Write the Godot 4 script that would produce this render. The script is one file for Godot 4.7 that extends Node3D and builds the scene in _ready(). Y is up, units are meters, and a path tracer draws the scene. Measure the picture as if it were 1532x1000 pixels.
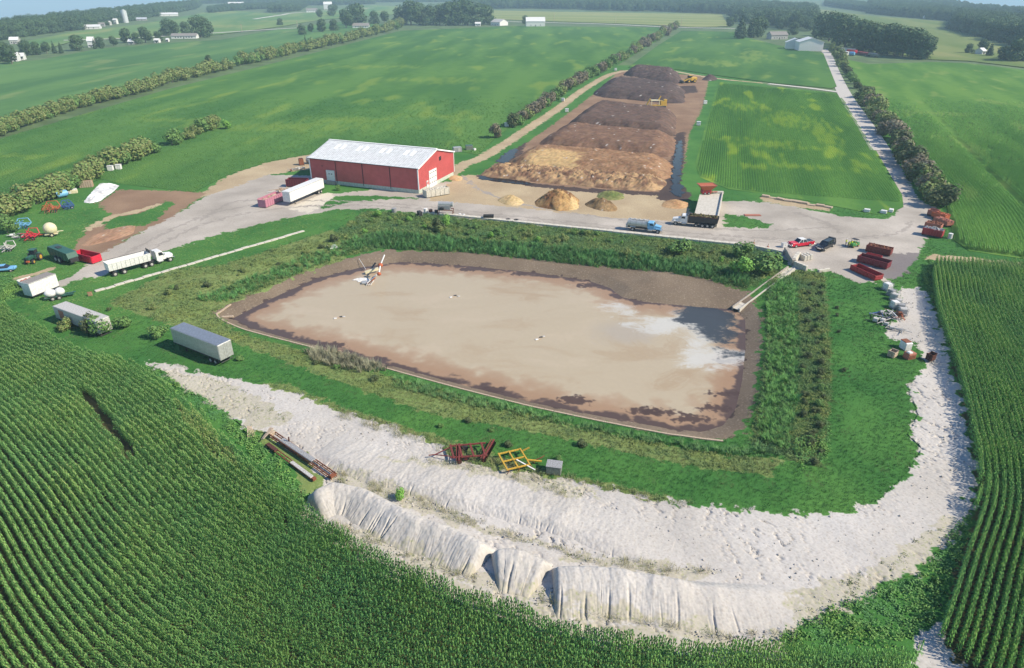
extends Node3D
# An aerial view of a farm composting yard: lagoon, red barn, windrows, crops to the horizon.
const CAM_H := 55.0          # camera height in metres
const FPX := 1000.0          # focal length in photograph pixels
var PITCH := atan(0.521)
var M := {}
var used := {}
var rng := RandomNumberGenerator.new()
var nz := FastNoiseLite.new()
var wl := PackedVector2Array()      # waterline of the lagoon (x, z)
var wl_box := Rect2()
const WATER := -2.2
const JOINED := ["side_posts", "tank_bands", "hoops", "guard_bars", "truss", "rusty_rods", "load", "door_bars", "cage"]      # too fine to pick apart in the photograph

class MB:
	var v := PackedVector3Array()
	var n := PackedVector3Array()
	var c := PackedColorArray()
	var col := Color(1, 1, 1)
	var T := Transform3D.IDENTITY
	func tri(a: Vector3, b: Vector3, d: Vector3, na: Vector3, nb: Vector3, nd: Vector3) -> void:
		if (b - a).cross(d - a).dot(na + nb + nd) > 0.0:
			v.append(a); v.append(d); v.append(b); n.append(na); n.append(nd); n.append(nb)
		else:
			v.append(a); v.append(b); v.append(d); n.append(na); n.append(nb); n.append(nd)
		c.append(col); c.append(col); c.append(col)
	func face(p: Array, nr: Vector3) -> void:
		var q := []
		for x in p: q.append(T * x)
		var m := (T.basis * nr).normalized()
		for i in range(1, q.size() - 1): tri(q[0], q[i], q[i + 1], m, m, m)
	func autoface(p: Array, mid: Vector3) -> void:
		var nr: Vector3 = (p[1] - p[0]).cross(p[2] - p[0])
		if nr.length() < 1e-9 and p.size() > 3: nr = (p[2] - p[0]).cross(p[3] - p[0])
		if nr.length() < 1e-9: return
		if nr.dot(p[0] - mid) < 0.0: nr = -nr
		face(p, nr.normalized())
	func box(cx: float, cy: float, cz: float, sx: float, sy: float, sz: float, bv := 0.03) -> void:
		var h := Vector3(sx, sy, sz) * 0.5
		var b: float = min(bv, min(h.x, min(h.y, h.z)) * 0.6)
		var o := Vector3(cx, cy, cz)
		for ax in 3:
			var u := (ax + 1) % 3
			var w := (ax + 2) % 3
			for s in [-1.0, 1.0]:
				var pts := []
				for q in [[-1, -1], [1, -1], [1, 1], [-1, 1]]:
					var p := Vector3()
					p[ax] = s * h[ax]; p[u] = q[0] * (h[u] - b); p[w] = q[1] * (h[w] - b)
					pts.append(o + p)
				var nn := Vector3(); nn[ax] = s
				face(pts, nn)
			if b > 0.001:
				for q in [[-1, -1], [1, -1], [1, 1], [-1, 1]]:
					var pts := []
					for k in [[0, -1], [0, 1], [1, 1], [1, -1]]:
						var p := Vector3()
						p[u] = q[0] * (h[u] - (b if k[0] == 1 else 0.0)); p[w] = q[1] * (h[w] - (b if k[0] == 0 else 0.0)); p[ax] = k[1] * (h[ax] - b)
						pts.append(o + p)
					var nn := Vector3(); nn[u] = q[0]; nn[w] = q[1]
					face(pts, nn.normalized())
	func bar(a: Vector3, b: Vector3, w: float, hh: float) -> void:
		var d := (b - a).normalized()
		var up := Vector3.UP if absf(d.y) < 0.95 else Vector3.RIGHT
		var s := d.cross(up).normalized() * w * 0.5
		var t := s.cross(d).normalized() * hh * 0.5
		hexa([a - s - t, a + s - t, b + s - t, b - s - t, a - s + t, a + s + t, b + s + t, b - s + t])
	func hexa(p: Array) -> void:      # four below, four above
		var m := Vector3()
		for x in p: m += x / 8.0
		for f in [[0, 1, 2, 3], [4, 5, 6, 7], [0, 1, 5, 4], [1, 2, 6, 5], [2, 3, 7, 6], [3, 0, 4, 7]]:
			autoface([p[f[0]], p[f[1]], p[f[2]], p[f[3]]], m)
	func cyl(a: Vector3, b: Vector3, r0: float, r1: float, seg := 12, caps := true) -> void:
		var d := (b - a).normalized()
		var up := Vector3.UP if absf(d.y) < 0.9 else Vector3.RIGHT
		var s := d.cross(up).normalized()
		var t := s.cross(d).normalized()
		var ca := []
		var cb := []
		for i in seg:
			var a0 := TAU * i / seg
			var a1 := TAU * (i + 1) / seg
			var n0 := s * cos(a0) + t * sin(a0)
			var n1 := s * cos(a1) + t * sin(a1)
			var q := [T * (a + n0 * r0), T * (a + n1 * r0), T * (b + n1 * r1), T * (b + n0 * r1)]
			var m0 := (T.basis * n0).normalized()
			var m1 := (T.basis * n1).normalized()
			tri(q[0], q[1], q[2], m0, m1, m1)
			tri(q[0], q[2], q[3], m0, m1, m0)
			ca.append(a + n0 * r0); cb.append(b + n0 * r1)
		if caps:
			if r0 > 0.001: face(ca, -d)
			if r1 > 0.001: face(cb, d)
	func tube(pts: Array, r: float, seg := 6) -> void:
		for i in pts.size() - 1: cyl(pts[i], pts[i + 1], r, r, seg, true)
	func prism(poly: PackedVector2Array, z0: float, z1: float) -> void:
		var idx := Geometry2D.triangulate_polygon(poly)
		for k in range(0, idx.size(), 3):
			for s in [[z0, -1.0], [z1, 1.0]]:
				face([Vector3(poly[idx[k]].x, poly[idx[k]].y, s[0]), Vector3(poly[idx[k + 1]].x, poly[idx[k + 1]].y, s[0]), Vector3(poly[idx[k + 2]].x, poly[idx[k + 2]].y, s[0])], Vector3(0, 0, s[1]))
		var cw := 1.0 if Geometry2D.is_polygon_clockwise(poly) else -1.0
		for i in poly.size():
			var a := poly[i]
			var b := poly[(i + 1) % poly.size()]
			var d := b - a
			face([Vector3(a.x, a.y, z0), Vector3(b.x, b.y, z0), Vector3(b.x, b.y, z1), Vector3(a.x, a.y, z1)], Vector3(-d.y * cw, d.x * cw, 0).normalized())
	func blob(o: Vector3, r: Vector3, lat := 6, lon := 10) -> void:
		for i in lat:
			for j in lon:
				var q := []
				var m := []
				for k in [[0, 0], [0, 1], [1, 1], [1, 0]]:
					var th: float = PI * (i + k[0]) / lat
					var ph: float = TAU * (j + k[1]) / lon
					var d := Vector3(sin(th) * cos(ph), cos(th), sin(th) * sin(ph))
					q.append(T * (o + d * r)); m.append((T.basis * (d / r)).normalized())
				if i > 0: tri(q[0], q[1], q[2], m[0], m[1], m[2])
				if i < lat - 1 or i == 0: tri(q[0], q[2], q[3], m[0], m[2], m[3])
	func mesh(m: Material = null) -> ArrayMesh:
		var a := []
		a.resize(Mesh.ARRAY_MAX)
		a[Mesh.ARRAY_VERTEX] = v; a[Mesh.ARRAY_NORMAL] = n; a[Mesh.ARRAY_COLOR] = c
		var am := ArrayMesh.new()
		am.add_surface_from_arrays(Mesh.PRIMITIVE_TRIANGLES, a)
		if m: am.surface_set_material(0, m)
		return am

# ---------- pixels to places: the distance comes from the ground (or the height given) ----------
func P(px: float, py: float, h := 0.0) -> Vector3:
	var dy := -(py - 500.0) / FPX
	var cc := cos(PITCH)
	var ss := sin(PITCH)
	var yy := dy * cc - ss
	var zz := -dy * ss - cc
	var t := (h - CAM_H) / yy
	return Vector3((px - 766.0) / FPX * t, h, zz * t)
func G(px: float, py: float) -> Vector3:
	var p := P(px, py)
	for i in 3: p = P(px, py, terr(p.x, p.z))
	return p
func depth(p: Vector3) -> float: return -p.z * cos(PITCH) + (CAM_H - p.y) * sin(PITCH)
func poly(pts: Array, h := 0.0) -> PackedVector2Array:
	var o := PackedVector2Array()
	for q in pts:
		var p := P(q[0], q[1], h)
		o.append(Vector2(p.x, p.z))
	return o
func smooth_line(pts: PackedVector2Array, step: float) -> PackedVector2Array:
	var cv := Curve2D.new()
	for i in pts.size():
		var a := pts[max(i - 1, 0)]
		var b := pts[min(i + 1, pts.size() - 1)]
		var t := (b - a) / 6.0
		cv.add_point(pts[i], -t, t)
	var o := PackedVector2Array()
	var l := cv.get_baked_length()
	var k := int(ceil(l / step))
	for i in k + 1: o.append(cv.sample_baked(l * i / k))
	return o
func terr(x: float, z: float) -> float:
	if wl.is_empty() or not wl_box.has_point(Vector2(x, z)): return 0.0
	var q := Vector2(x, z)
	var d := 1e9
	for i in wl.size():
		d = min(d, q.distance_squared_to(Geometry2D.get_closest_point_to_segment(q, wl[i], wl[(i + 1) % wl.size()])))
	d = sqrt(d)
	if Geometry2D.is_point_in_polygon(q, wl): return WATER - min(d * 0.3, 0.8)
	if d < 3.2: return WATER + d * 0.34
	return lerp(WATER + 1.088, 0.0, smoothstep(3.2, 15.0, d))

# ---------- naming and describing ----------
func numbered(s: String) -> String:
	if not used.has(s):
		used[s] = 0
		return s
	used[s] += 1
	return "%s_%03d" % [s, used[s]]
func tag(o: Node, label: String, category: String, group := "", kind := "") -> Node:
	if label: o.set_meta("label", label)
	if category: o.set_meta("category", category)
	if group: o.set_meta("group", group)
	if kind: o.set_meta("kind", kind)
	return o
func thing(called: String, label: String, category: String, at := Vector3.ZERO, turn := 0.0, group := "") -> Node3D:
	var o := Node3D.new()
	o.name = numbered(called)
	add_child(o)
	o.position = at
	o.rotation.y = turn
	tag(o, label, category, group)
	return o
func part(called: String, mb: MB, m: Material, parent: Node) -> MeshInstance3D:
	return mpart(called, mb.mesh(m), parent)
func mpart(called: String, me: Mesh, parent: Node) -> MeshInstance3D:
	var o := MeshInstance3D.new()
	o.mesh = me
	o.name = called
	if called.ends_with("ribs") or called in JOINED: o.set_meta("kind", "stuff")
	parent.add_child(o, true)
	return o
func single(called: String, mb: MB, m: Material, label: String, category: String, group := "", kind := "") -> MeshInstance3D:
	var o := MeshInstance3D.new()
	o.mesh = mb.mesh(m)
	o.name = numbered(called)
	add_child(o)
	tag(o, label, category, group, kind)
	return o
func copy(src: Node3D, at: Vector3, turn := 0.0, sc := 1.0, label := "") -> Node3D:
	var o := src.duplicate() as Node3D
	o.name = numbered(String(src.name).get_slice("_0", 0))
	add_child(o)
	o.position = at
	o.rotation.y = turn
	o.scale = Vector3.ONE * sc
	if label: o.set_meta("label", label)
	return o
# where a long thing stands: a and b are the two ends of its visible foot; w its width, so that its middle lies behind that foot
func lie(a: Array, b: Array, w := 0.0) -> Dictionary:
	var p := G(a[0], a[1])
	var q := G(b[0], b[1])
	var d := q - p
	d.y = 0.0
	var side := Vector3(-d.z, 0, d.x).normalized()
	var mid := (p + q) * 0.5
	if side.dot(mid) < 0.0: side = -side
	mid += side * w * 0.5
	return {"at": mid, "turn": atan2(-d.z, d.x), "len": d.length()}

# ---------- materials ----------
func noise_tex(sd: int, freq: float, a: Color, b: Color, size := 256, oct := 4, kind := FastNoiseLite.TYPE_SIMPLEX_SMOOTH) -> NoiseTexture2D:
	var t := NoiseTexture2D.new()
	t.width = size; t.height = size; t.seamless = true
	var f := FastNoiseLite.new()
	f.seed = sd; f.frequency = freq; f.fractal_octaves = oct; f.noise_type = kind
	t.noise = f
	var g := Gradient.new()
	g.set_color(0, a); g.set_color(1, b)
	t.color_ramp = g
	return t
func lin(r: float, g: float, b: float) -> Color: return Color(r, g, b).linear_to_srgb()
func mat(r: float, g: float, b: float, rough := 0.7, metal := 0.0, grime = null, sc := 0.35) -> StandardMaterial3D:
	var m := StandardMaterial3D.new()
	m.albedo_color = lin(r, g, b)
	m.roughness = rough; m.metallic = metal
	if grime:
		m.albedo_texture = grime
		m.uv1_triplanar = true
		m.uv1_scale = Vector3.ONE * sc
	return m
func leafmat(back := 0.35) -> StandardMaterial3D:
	var m := StandardMaterial3D.new()
	m.vertex_color_use_as_albedo = true
	m.roughness = 0.75
	m.metallic_specular = 0.3
	m.backlight_enabled = true
	m.backlight = Color(back, back, back)
	m.cull_mode = BaseMaterial3D.CULL_DISABLED
	return m
func make_materials() -> void:
	var dust := noise_tex(11, 0.02, Color(0.86, 0.85, 0.83), Color(1, 1, 1))
	var worn := noise_tex(12, 0.05, Color(0.7, 0.66, 0.62), Color(1, 1, 1), 256, 5)
	var rusty := noise_tex(13, 0.035, Color(0.6, 0.52, 0.5), Color(1.0, 0.95, 0.9), 256, 5)
	M.white = mat(0.74, 0.74, 0.73, 0.45, 0.0, dust)
	M.white_old = mat(0.6, 0.61, 0.6, 0.6, 0.0, worn)
	M.tyre = mat(0.025, 0.025, 0.027, 0.85)
	M.rim = mat(0.6, 0.6, 0.58, 0.5, 0.0, worn)
	M.chassis = mat(0.03, 0.03, 0.033, 0.6, 0.0, dust)
	M.glass = mat(0.02, 0.025, 0.03, 0.08)
	M.chrome = mat(0.7, 0.7, 0.72, 0.25, 1.0)
	M.alu = mat(0.5, 0.51, 0.5, 0.45, 0.4, dust)
	M.grey_roof = mat(0.3, 0.33, 0.38, 0.4, 0.5, dust)
	M.barn_red = mat(0.52, 0.1, 0.095, 0.55, 0.0, noise_tex(14, 0.012, Color(0.9, 0.88, 0.88), Color(1, 1, 1)), 0.1)
	M.barn_roof = mat(0.68, 0.7, 0.7, 0.5, 0.1, noise_tex(15, 0.02, Color(0.8, 0.8, 0.8), Color(1, 1, 1)), 0.12)
	M.trim = mat(0.78, 0.78, 0.76, 0.6)
	M.skylight = mat(0.85, 0.86, 0.84, 0.35)
	M.dark = mat(0.02, 0.02, 0.022, 0.7)
	M.concrete = mat(0.48, 0.45, 0.4, 0.9, 0.0, worn, 0.2)
	M.concrete_pale = mat(0.56, 0.53, 0.46, 0.9, 0.0, dust, 0.2)
	M.concrete_green = mat(0.5, 0.55, 0.47, 0.9, 0.0, dust, 0.2)
	M.pink = mat(0.55, 0.24, 0.34, 0.7, 0.0, worn)
	M.maroon = mat(0.21, 0.022, 0.035, 0.6, 0.0, worn)
	M.red = mat(0.42, 0.03, 0.035, 0.6, 0.0, worn)
	M.bright_red = mat(0.62, 0.02, 0.05, 0.3, 0.0, dust)
	M.oxide = mat(0.24, 0.05, 0.04, 0.75, 0.0, rusty)
	M.rust = mat(0.3, 0.12, 0.06, 0.85, 0.0, rusty)
	M.rust_dark = mat(0.12, 0.045, 0.03, 0.85, 0.0, rusty)
	M.orange = mat(0.55, 0.14, 0.05, 0.65, 0.0, worn)
	M.salmon = mat(0.5, 0.2, 0.14, 0.8, 0.0, worn)
	M.yellow = mat(0.68, 0.44, 0.05, 0.55, 0.0, worn)
	M.cream = mat(0.7, 0.64, 0.42, 0.6, 0.0, dust)
	M.blue = mat(0.05, 0.2, 0.45, 0.4, 0.0, dust)
	M.sky_blue = mat(0.17, 0.42, 0.68, 0.5, 0.0, dust)
	M.royal = mat(0.05, 0.12, 0.42, 0.5, 0.0, worn)
	M.green_dark = mat(0.025, 0.1, 0.07, 0.45, 0.0, dust)
	M.green = mat(0.05, 0.25, 0.06, 0.5, 0.0, dust)
	M.olive = mat(0.2, 0.24, 0.2, 0.7, 0.0, worn)
	M.black_paint = mat(0.012, 0.014, 0.018, 0.22)
	M.wood = mat(0.42, 0.28, 0.17, 0.85, 0.0, worn)
	M.wood_pale = mat(0.56, 0.46, 0.35, 0.9, 0.0, worn)
	M.grey = mat(0.38, 0.4, 0.42, 0.6, 0.0, worn)
	M.bark = mat(0.13, 0.1, 0.075, 0.95)
	M.shingle = mat(0.3, 0.29, 0.28, 0.9, 0.0, worn)
	M.silo_blue = mat(0.2, 0.23, 0.42, 0.5)
	M.silo = mat(0.55, 0.57, 0.58, 0.5, 0.3)
	M.leaf = leafmat()
	M.crop = leafmat(0.3)
	M.solid = StandardMaterial3D.new()
	M.solid.vertex_color_use_as_albedo = true
	M.solid.roughness = 0.9
	M.solid.metallic_specular = 0.2

# ---------- ground: what lies where, as outlines on the ground ----------
var zones := []
func make_zones() -> void:
	# class, height it is read at, outline
	var bank := [[318, 470], [345, 456], [450, 411], [530, 386], [580, 375], [700, 379], [840, 394], [950, 407], [1060, 424], [1122, 440], [1138, 470], [1140, 510], [1133, 580], [1112, 648], [1082, 661], [1000, 650], [900, 630], [800, 608], [700, 583], [600, 556], [500, 527], [430, 508], [370, 493], [335, 480]]
	zones = [
		[10, -0.4, [[500, 352], [545, 318], [640, 322], [900, 350], [1130, 375], [1165, 388], [1160, 412], [1115, 432], [950, 402], [840, 388], [700, 374], [580, 368], [520, 380]]],
		[10, -0.3, [[1150, 420], [1165, 405], [1232, 410], [1240, 480], [1245, 560], [1240, 640], [1225, 700], [1185, 690], [1120, 660], [1140, 580], [1150, 500]]],
		[1, -0.3, [[165, 455], [260, 405], [330, 400], [500, 345], [520, 385], [330, 460], [345, 490], [450, 520], [600, 562], [800, 615], [900, 640], [1060, 672], [1180, 690], [1150, 715], [1000, 690], [800, 645], [640, 620], [480, 560], [330, 500], [230, 480]]],
		[1, 0.0, [[330, 580], [420, 572], [520, 612], [660, 655], [760, 690], [900, 722], [1000, 745], [1000, 760], [860, 725], [680, 690], [600, 650], [450, 600]]],
		[2, 0.0, [[100, 418], [150, 380], [215, 345], [270, 318], [310, 292], [360, 275], [400, 262], [470, 262], [480, 292], [690, 270], [760, 290], [900, 300], [1040, 318], [1085, 300], [1150, 303], [1200, 312], [1270, 325], [1325, 328], [1350, 314], [1345, 285], [1400, 310], [1395, 330], [1380, 375], [1350, 395], [1330, 420], [1290, 425], [1235, 402], [1190, 404], [1165, 380], [1125, 370], [1000, 354], [900, 346], [700, 327], [640, 320], [560, 312], [500, 314], [420, 328], [330, 350], [240, 378], [150, 415]]],
		[14, 0.0, [[1300, 385], [1345, 380], [1380, 378], [1352, 412], [1335, 420], [1315, 410]]],
		[3, 0.0, [[285, 300], [340, 263], [400, 243], [470, 230], [472, 252], [400, 262], [340, 283]]],
		[3, 0.0, [[640, 300], [690, 262], [715, 262], [800, 276], [980, 292], [1010, 300], [1035, 315], [1030, 332], [900, 325], [760, 309], [690, 303]]],
		[4, 0.0, [[105, 378], [128, 347], [172, 327], [145, 305], [178, 284], [240, 285], [310, 288], [262, 322], [200, 352], [140, 386]]],
		[0, 0.0, [[150, 330], [215, 318], [250, 300], [262, 305], [225, 335], [165, 345]]],
		[4, 0.0, [[713, 266], [755, 236], [830, 185], [890, 140], [928, 105], [1062, 114], [1052, 160], [1032, 200], [1024, 250], [1010, 294], [850, 286]]],
		[8, 0.0, [[985, 290], [1003, 240], [1010, 200], [1026, 197], [1024, 240], [1018, 276], [1035, 290], [1030, 300], [985, 300]]],
		[8, 0.0, [[740, 243], [760, 228], [790, 212], [780, 232], [752, 246]]],
		[8, 0.0, [[713, 262], [780, 273], [880, 282], [990, 288], [980, 293], [850, 286], [730, 270]]],
		[8, 0.0, [[1000, 130], [1040, 128], [1045, 138], [1010, 142]]],
		[0, 0.0, [[484, 293], [560, 293], [628, 297], [560, 299], [515, 304], [480, 314]]],
		[0, 0.0, [[1085, 320], [1120, 325], [1152, 335], [1150, 342], [1085, 340]]],
		[9, 0.0, [[428, 312], [488, 288], [503, 294], [462, 320]]],
		[0, 0.0, [[1088, 284], [1145, 292], [1135, 302], [1085, 300]]],
		[3, 0.0, [[1140, 292], [1200, 300], [1240, 310], [1240, 316], [1190, 310], [1140, 301]]],
		[13, 0.0, [[-80, 430], [0, 470], [60, 506], [130, 542], [200, 562], [262, 604], [320, 652], [380, 707], [450, 772], [560, 844], [700, 906], [850, 958], [1000, 986], [1150, 995], [1375, 998], [1375, 1100], [-80, 1100]]],
		[13, 0.0, [[1398, 400], [1405, 470], [1434, 560], [1456, 650], [1467, 738], [1444, 830], [1412, 915], [1406, 960], [1440, 1000], [1480, 1040], [1900, 1040], [1900, 420], [1550, 405]]],
		[5, 0.0, [[212, 540], [260, 546], [300, 558], [380, 572], [450, 590], [520, 620], [600, 642], [660, 667], [690, 690], [760, 705], [850, 714], [900, 730], [1000, 752], [1100, 762], [1180, 767], [1270, 768], [1320, 745], [1360, 705], [1382, 670], [1360, 650], [1375, 620], [1360, 580], [1385, 548], [1375, 512], [1320, 505], [1345, 470], [1348, 428], [1380, 430], [1395, 450], [1415, 520], [1440, 600], [1455, 680], [1462, 740], [1442, 785], [1405, 820], [1370, 858], [1310, 880], [1270, 912], [1180, 945], [1100, 960], [1000, 952], [900, 928], [800, 902], [700, 876], [620, 850], [560, 822], [500, 792], [460, 765], [468, 722], [440, 682], [400, 660], [360, 635], [330, 612], [280, 582], [240, 555]]],
		[6, 0.0, [[235, 552], [300, 562], [360, 582], [440, 625], [420, 640], [380, 640], [330, 612], [280, 585]]],
		[6, 0.0, [[1180, 945], [1270, 912], [1310, 880], [1370, 858], [1442, 785], [1420, 770], [1380, 800], [1300, 850], [1190, 890]]],
		[6, 0.0, [[495, 702], [580, 720], [650, 752], [740, 788], [850, 823], [990, 842], [1085, 857], [1000, 866], [900, 850], [820, 824], [740, 802], [640, 770], [570, 747], [500, 722]]],
		[6, 0.0, [[680, 695], [760, 702], [830, 712], [900, 740], [850, 748], [780, 725], [700, 706], [560, 690], [600, 684]]],
		[6, 0.0, [[465, 765], [520, 800], [640, 852], [760, 888], [900, 925], [1100, 958], [1100, 945], [900, 910], [760, 870], [640, 832], [540, 795]]],
		[6, 0.0, [[455, 762], [560, 822], [700, 876], [850, 915], [1000, 950], [1100, 958], [1185, 945], [1185, 990], [1000, 986], [850, 958], [700, 908], [560, 846], [445, 772]]],
		[5, 0.0, [[1370, 1000], [1380, 945], [1405, 930], [1440, 990], [1450, 1010], [1370, 1010]]],
		[1, 0.0, [[370, 640], [400, 650], [480, 700], [490, 722], [455, 740], [440, 700]]],
		[3, 0.0, [[1395, 380], [1450, 385], [1532, 393], [1532, 400], [1440, 393], [1385, 388]]],
		[7, -1.3, bank],
	]
func strips() -> Array:      # class, half width in metres, line
	return [
		[3, 2.6, [[672, 262], [695, 246], [725, 234], [770, 206], [830, 166], [880, 130], [925, 108], [990, 103]]],
		[2, 3.6, [[1370, 335], [1352, 292], [1326, 240], [1296, 190], [1266, 145], [1250, 112], [1238, 78]]],
		[3, 2.0, [[1258, 137], [1170, 127], [1070, 117], [990, 103]]],
		[3, 1.2, [[130, 345], [165, 325], [200, 318], [240, 305]]],
		[3, 1.0, [[20, 418], [60, 408], [80, 402]]],
		[2, 1.6, [[60, 440], [100, 420], [150, 405]]],
		[15, 0.5, [[170, 390], [300, 325], [420, 302], [560, 303], [700, 316], [900, 337], [1100, 354], [1220, 358], [1340, 350], [1366, 330]]],
		[15, 0.45, [[180, 398], [310, 334], [430, 311], [560, 307.5], [700, 320], [900, 341], [1100, 359], [1230, 366]]],
		[15, 0.6, [[400, 300], [360, 300], [330, 310], [300, 330]]],
		[15, 0.5, [[690, 262], [720, 285], [780, 305], [900, 325], [1010, 335], [1120, 345], [1250, 340]]],
		[15, 0.8, [[1190, 318], [1240, 335], [1260, 350]]],
	]
# colours of the ground, each class: two tones mixed by broad noise, one of specks, share of specks
var PAL := [
	[[50, 96, 44], [80, 122, 56], [104, 128, 72], 40],      # grass
	[[96, 118, 62], [122, 134, 82], [146, 142, 106], 70],     # rough grass
	[[144, 137, 127], [182, 174, 163], [124, 117, 109], 64], # gravel
	[[176, 160, 130], [150, 132, 106], [190, 176, 148], 60], # pale dirt
	[[118, 94, 76], [146, 122, 98], [100, 80, 66], 70],      # brown dirt
	[[172, 167, 159], [188, 184, 178], [138, 131, 122], 84], # sand
	[[178, 172, 158], [166, 160, 144], [112, 120, 78], 80],  # sand with sparse weeds
	[[126, 112, 95], [96, 84, 71], [152, 140, 123], 70],  # lagoon bank
	[[84, 70, 64], [64, 55, 54], [104, 90, 82], 50],          # dark wet mud
	[[196, 188, 172], [186, 178, 162], [168, 160, 146], 40], # pale slab
	[[60, 88, 42], [76, 96, 52], [112, 104, 74], 60],        # under weeds
	[[58, 116, 42], [70, 124, 48], [92, 130, 60], 40],       # lawn
	[[148, 108, 72], [128, 92, 62], [172, 132, 90], 70],     # mulch
	[[64, 66, 40], [78, 72, 48], [52, 56, 36], 60],          # soil under crops
	[[112, 106, 106], [124, 118, 114], [96, 92, 92], 60],    # dark gravel
	[[138, 131, 122], [158, 151, 142], [116, 110, 103], 70],  # wheel tracks
]
class Canvas:
	var x0: float
	var z0: float
	var sx: float
	var sz: float
	var w: int
	var h: int
	var cls := PackedByteArray()
	var rgb := PackedByteArray()
	func _init(r: Rect2, ww: int, hh: int) -> void:
		x0 = r.position.x; z0 = r.position.y; w = ww; h = hh
		sx = ww / r.size.x; sz = hh / r.size.y
		cls.resize(w * h); rgb.resize(w * h * 3)
	func fill(p: PackedVector2Array, k: int) -> void:
		var lo := 1e9
		var hi := -1e9
		for q in p:
			lo = min(lo, q.y); hi = max(hi, q.y)
		for j in range(max(0, int((lo - z0) * sz)), min(h, int((hi - z0) * sz) + 1)):
			var zz := z0 + (j + 0.5) / sz
			var xs := []
			for i in p.size():
				var a := p[i]
				var b := p[(i + 1) % p.size()]
				if (a.y <= zz) != (b.y <= zz): xs.append(a.x + (zz - a.y) / (b.y - a.y) * (b.x - a.x))
			xs.sort()
			for m in range(0, xs.size() - 1, 2):
				for i in range(max(0, int((xs[m] - x0) * sx)), min(w, int((xs[m + 1] - x0) * sx))): cls[j * w + i] = k
	func at(x: float, z: float) -> int:
		var i := int((x - x0) * sx)
		var j := int((z - z0) * sz)
		if i < 0 or j < 0 or i >= w or j >= h: return 255
		return cls[j * w + i]
var near_c: Canvas
var mid_c: Canvas
var n_lo := PackedByteArray()
var n_hi := PackedByteArray()
var n_wa := PackedByteArray()
var n_wb := PackedByteArray()
func noise_bytes(sd: int, freq: float, oct: int) -> PackedByteArray:
	var f := FastNoiseLite.new()
	f.seed = sd; f.frequency = freq; f.fractal_octaves = oct
	f.noise_type = FastNoiseLite.TYPE_SIMPLEX_SMOOTH
	var im := f.get_seamless_image(1024, 1024)
	im.convert(Image.FORMAT_L8)
	return im.get_data()
var paint_to: Canvas
var paint_bands := 8
func paint_band(b: int) -> void:
	var cv := paint_to
	var w := cv.w
	var h := cv.h
	var flat := PackedFloat32Array()
	for c in PAL: flat.append_array(PackedFloat32Array([c[0][0], c[0][1], c[0][2], c[1][0], c[1][1], c[1][2], c[2][0], c[2][1], c[2][2], c[3]]))
	var out := PackedByteArray()
	var j0 := h * b / paint_bands
	var j1 := h * (b + 1) / paint_bands
	out.resize((j1 - j0) * w * 3)
	var o := 0
	var fx := 10.0 / cv.sx      # noise tiles are read per 0.1 m for the fine tone, coarser for the broad one
	var fz := 10.0 / cv.sz
	var kx := 1.6 * cv.sx / 128.0
	var kz := 1.6 * cv.sz / 128.0
	for j in range(j0, j1):
		var tz := int(j * fz) & 1023
		var rz := (int(j * fz * 0.45) & 1023) << 10
		for i in w:
			var tx := int(i * fx) & 1023
			var rx := int(i * fx * 0.45) & 1023
			var hi := n_hi[(tz << 10) + tx]
			var lo := n_lo[rz + rx]
			var wi := i + int((n_wa[(tz << 10) + tx] - 128) * kx)
			var wj := j + int((n_wb[(tz << 10) + tx] - 128) * kz)
			wi = clampi(wi, 0, w - 1); wj = clampi(wj, 0, h - 1)
			var p := cv.cls[wj * w + wi] * 10
			var t := lo / 255.0
			var s := clampf((hi - 255 + flat[p + 9] * 1.2) / 50.0, 0.0, 1.0) * 0.75
			var g := 0.88 + 0.24 * hi / 255.0
			var k := (1.0 - s) * g
			var kt := k * t
			k -= kt
			var ks := s * g
			out[o] = mini(int(flat[p] * k + flat[p + 3] * kt + flat[p + 6] * ks), 255)
			out[o + 1] = mini(int(flat[p + 1] * k + flat[p + 4] * kt + flat[p + 7] * ks), 255)
			out[o + 2] = mini(int(flat[p + 2] * k + flat[p + 5] * kt + flat[p + 8] * ks), 255)
			o += 3
	band_out[b] = out
var band_out := []
func paint(cv: Canvas) -> ImageTexture:
	paint_to = cv
	band_out = []
	band_out.resize(paint_bands)
	var id := WorkerThreadPool.add_group_task(paint_band, paint_bands)
	WorkerThreadPool.wait_for_group_task_completion(id)
	var all := PackedByteArray()
	for b in band_out: all.append_array(b)
	return ImageTexture.create_from_image(Image.create_from_data(cv.w, cv.h, false, Image.FORMAT_RGB8, all))
func strip_poly(pts: Array, hw: float) -> PackedVector2Array:
	var l := smooth_line(poly(pts), 4.0)
	var a := PackedVector2Array()
	var b := PackedVector2Array()
	for i in l.size():
		var d := (l[min(i + 1, l.size() - 1)] - l[max(i - 1, 0)]).normalized()
		var s := Vector2(-d.y, d.x) * hw
		a.append(l[i] + s); b.append(l[i] - s)
	b.reverse()
	a.append_array(b)
	return a
func planar(t: Texture2D, rough := 0.95) -> StandardMaterial3D:
	var m := StandardMaterial3D.new()
	m.albedo_texture = t
	m.roughness = rough
	m.metallic_specular = 0.25
	m.texture_repeat = false
	return m
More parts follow.
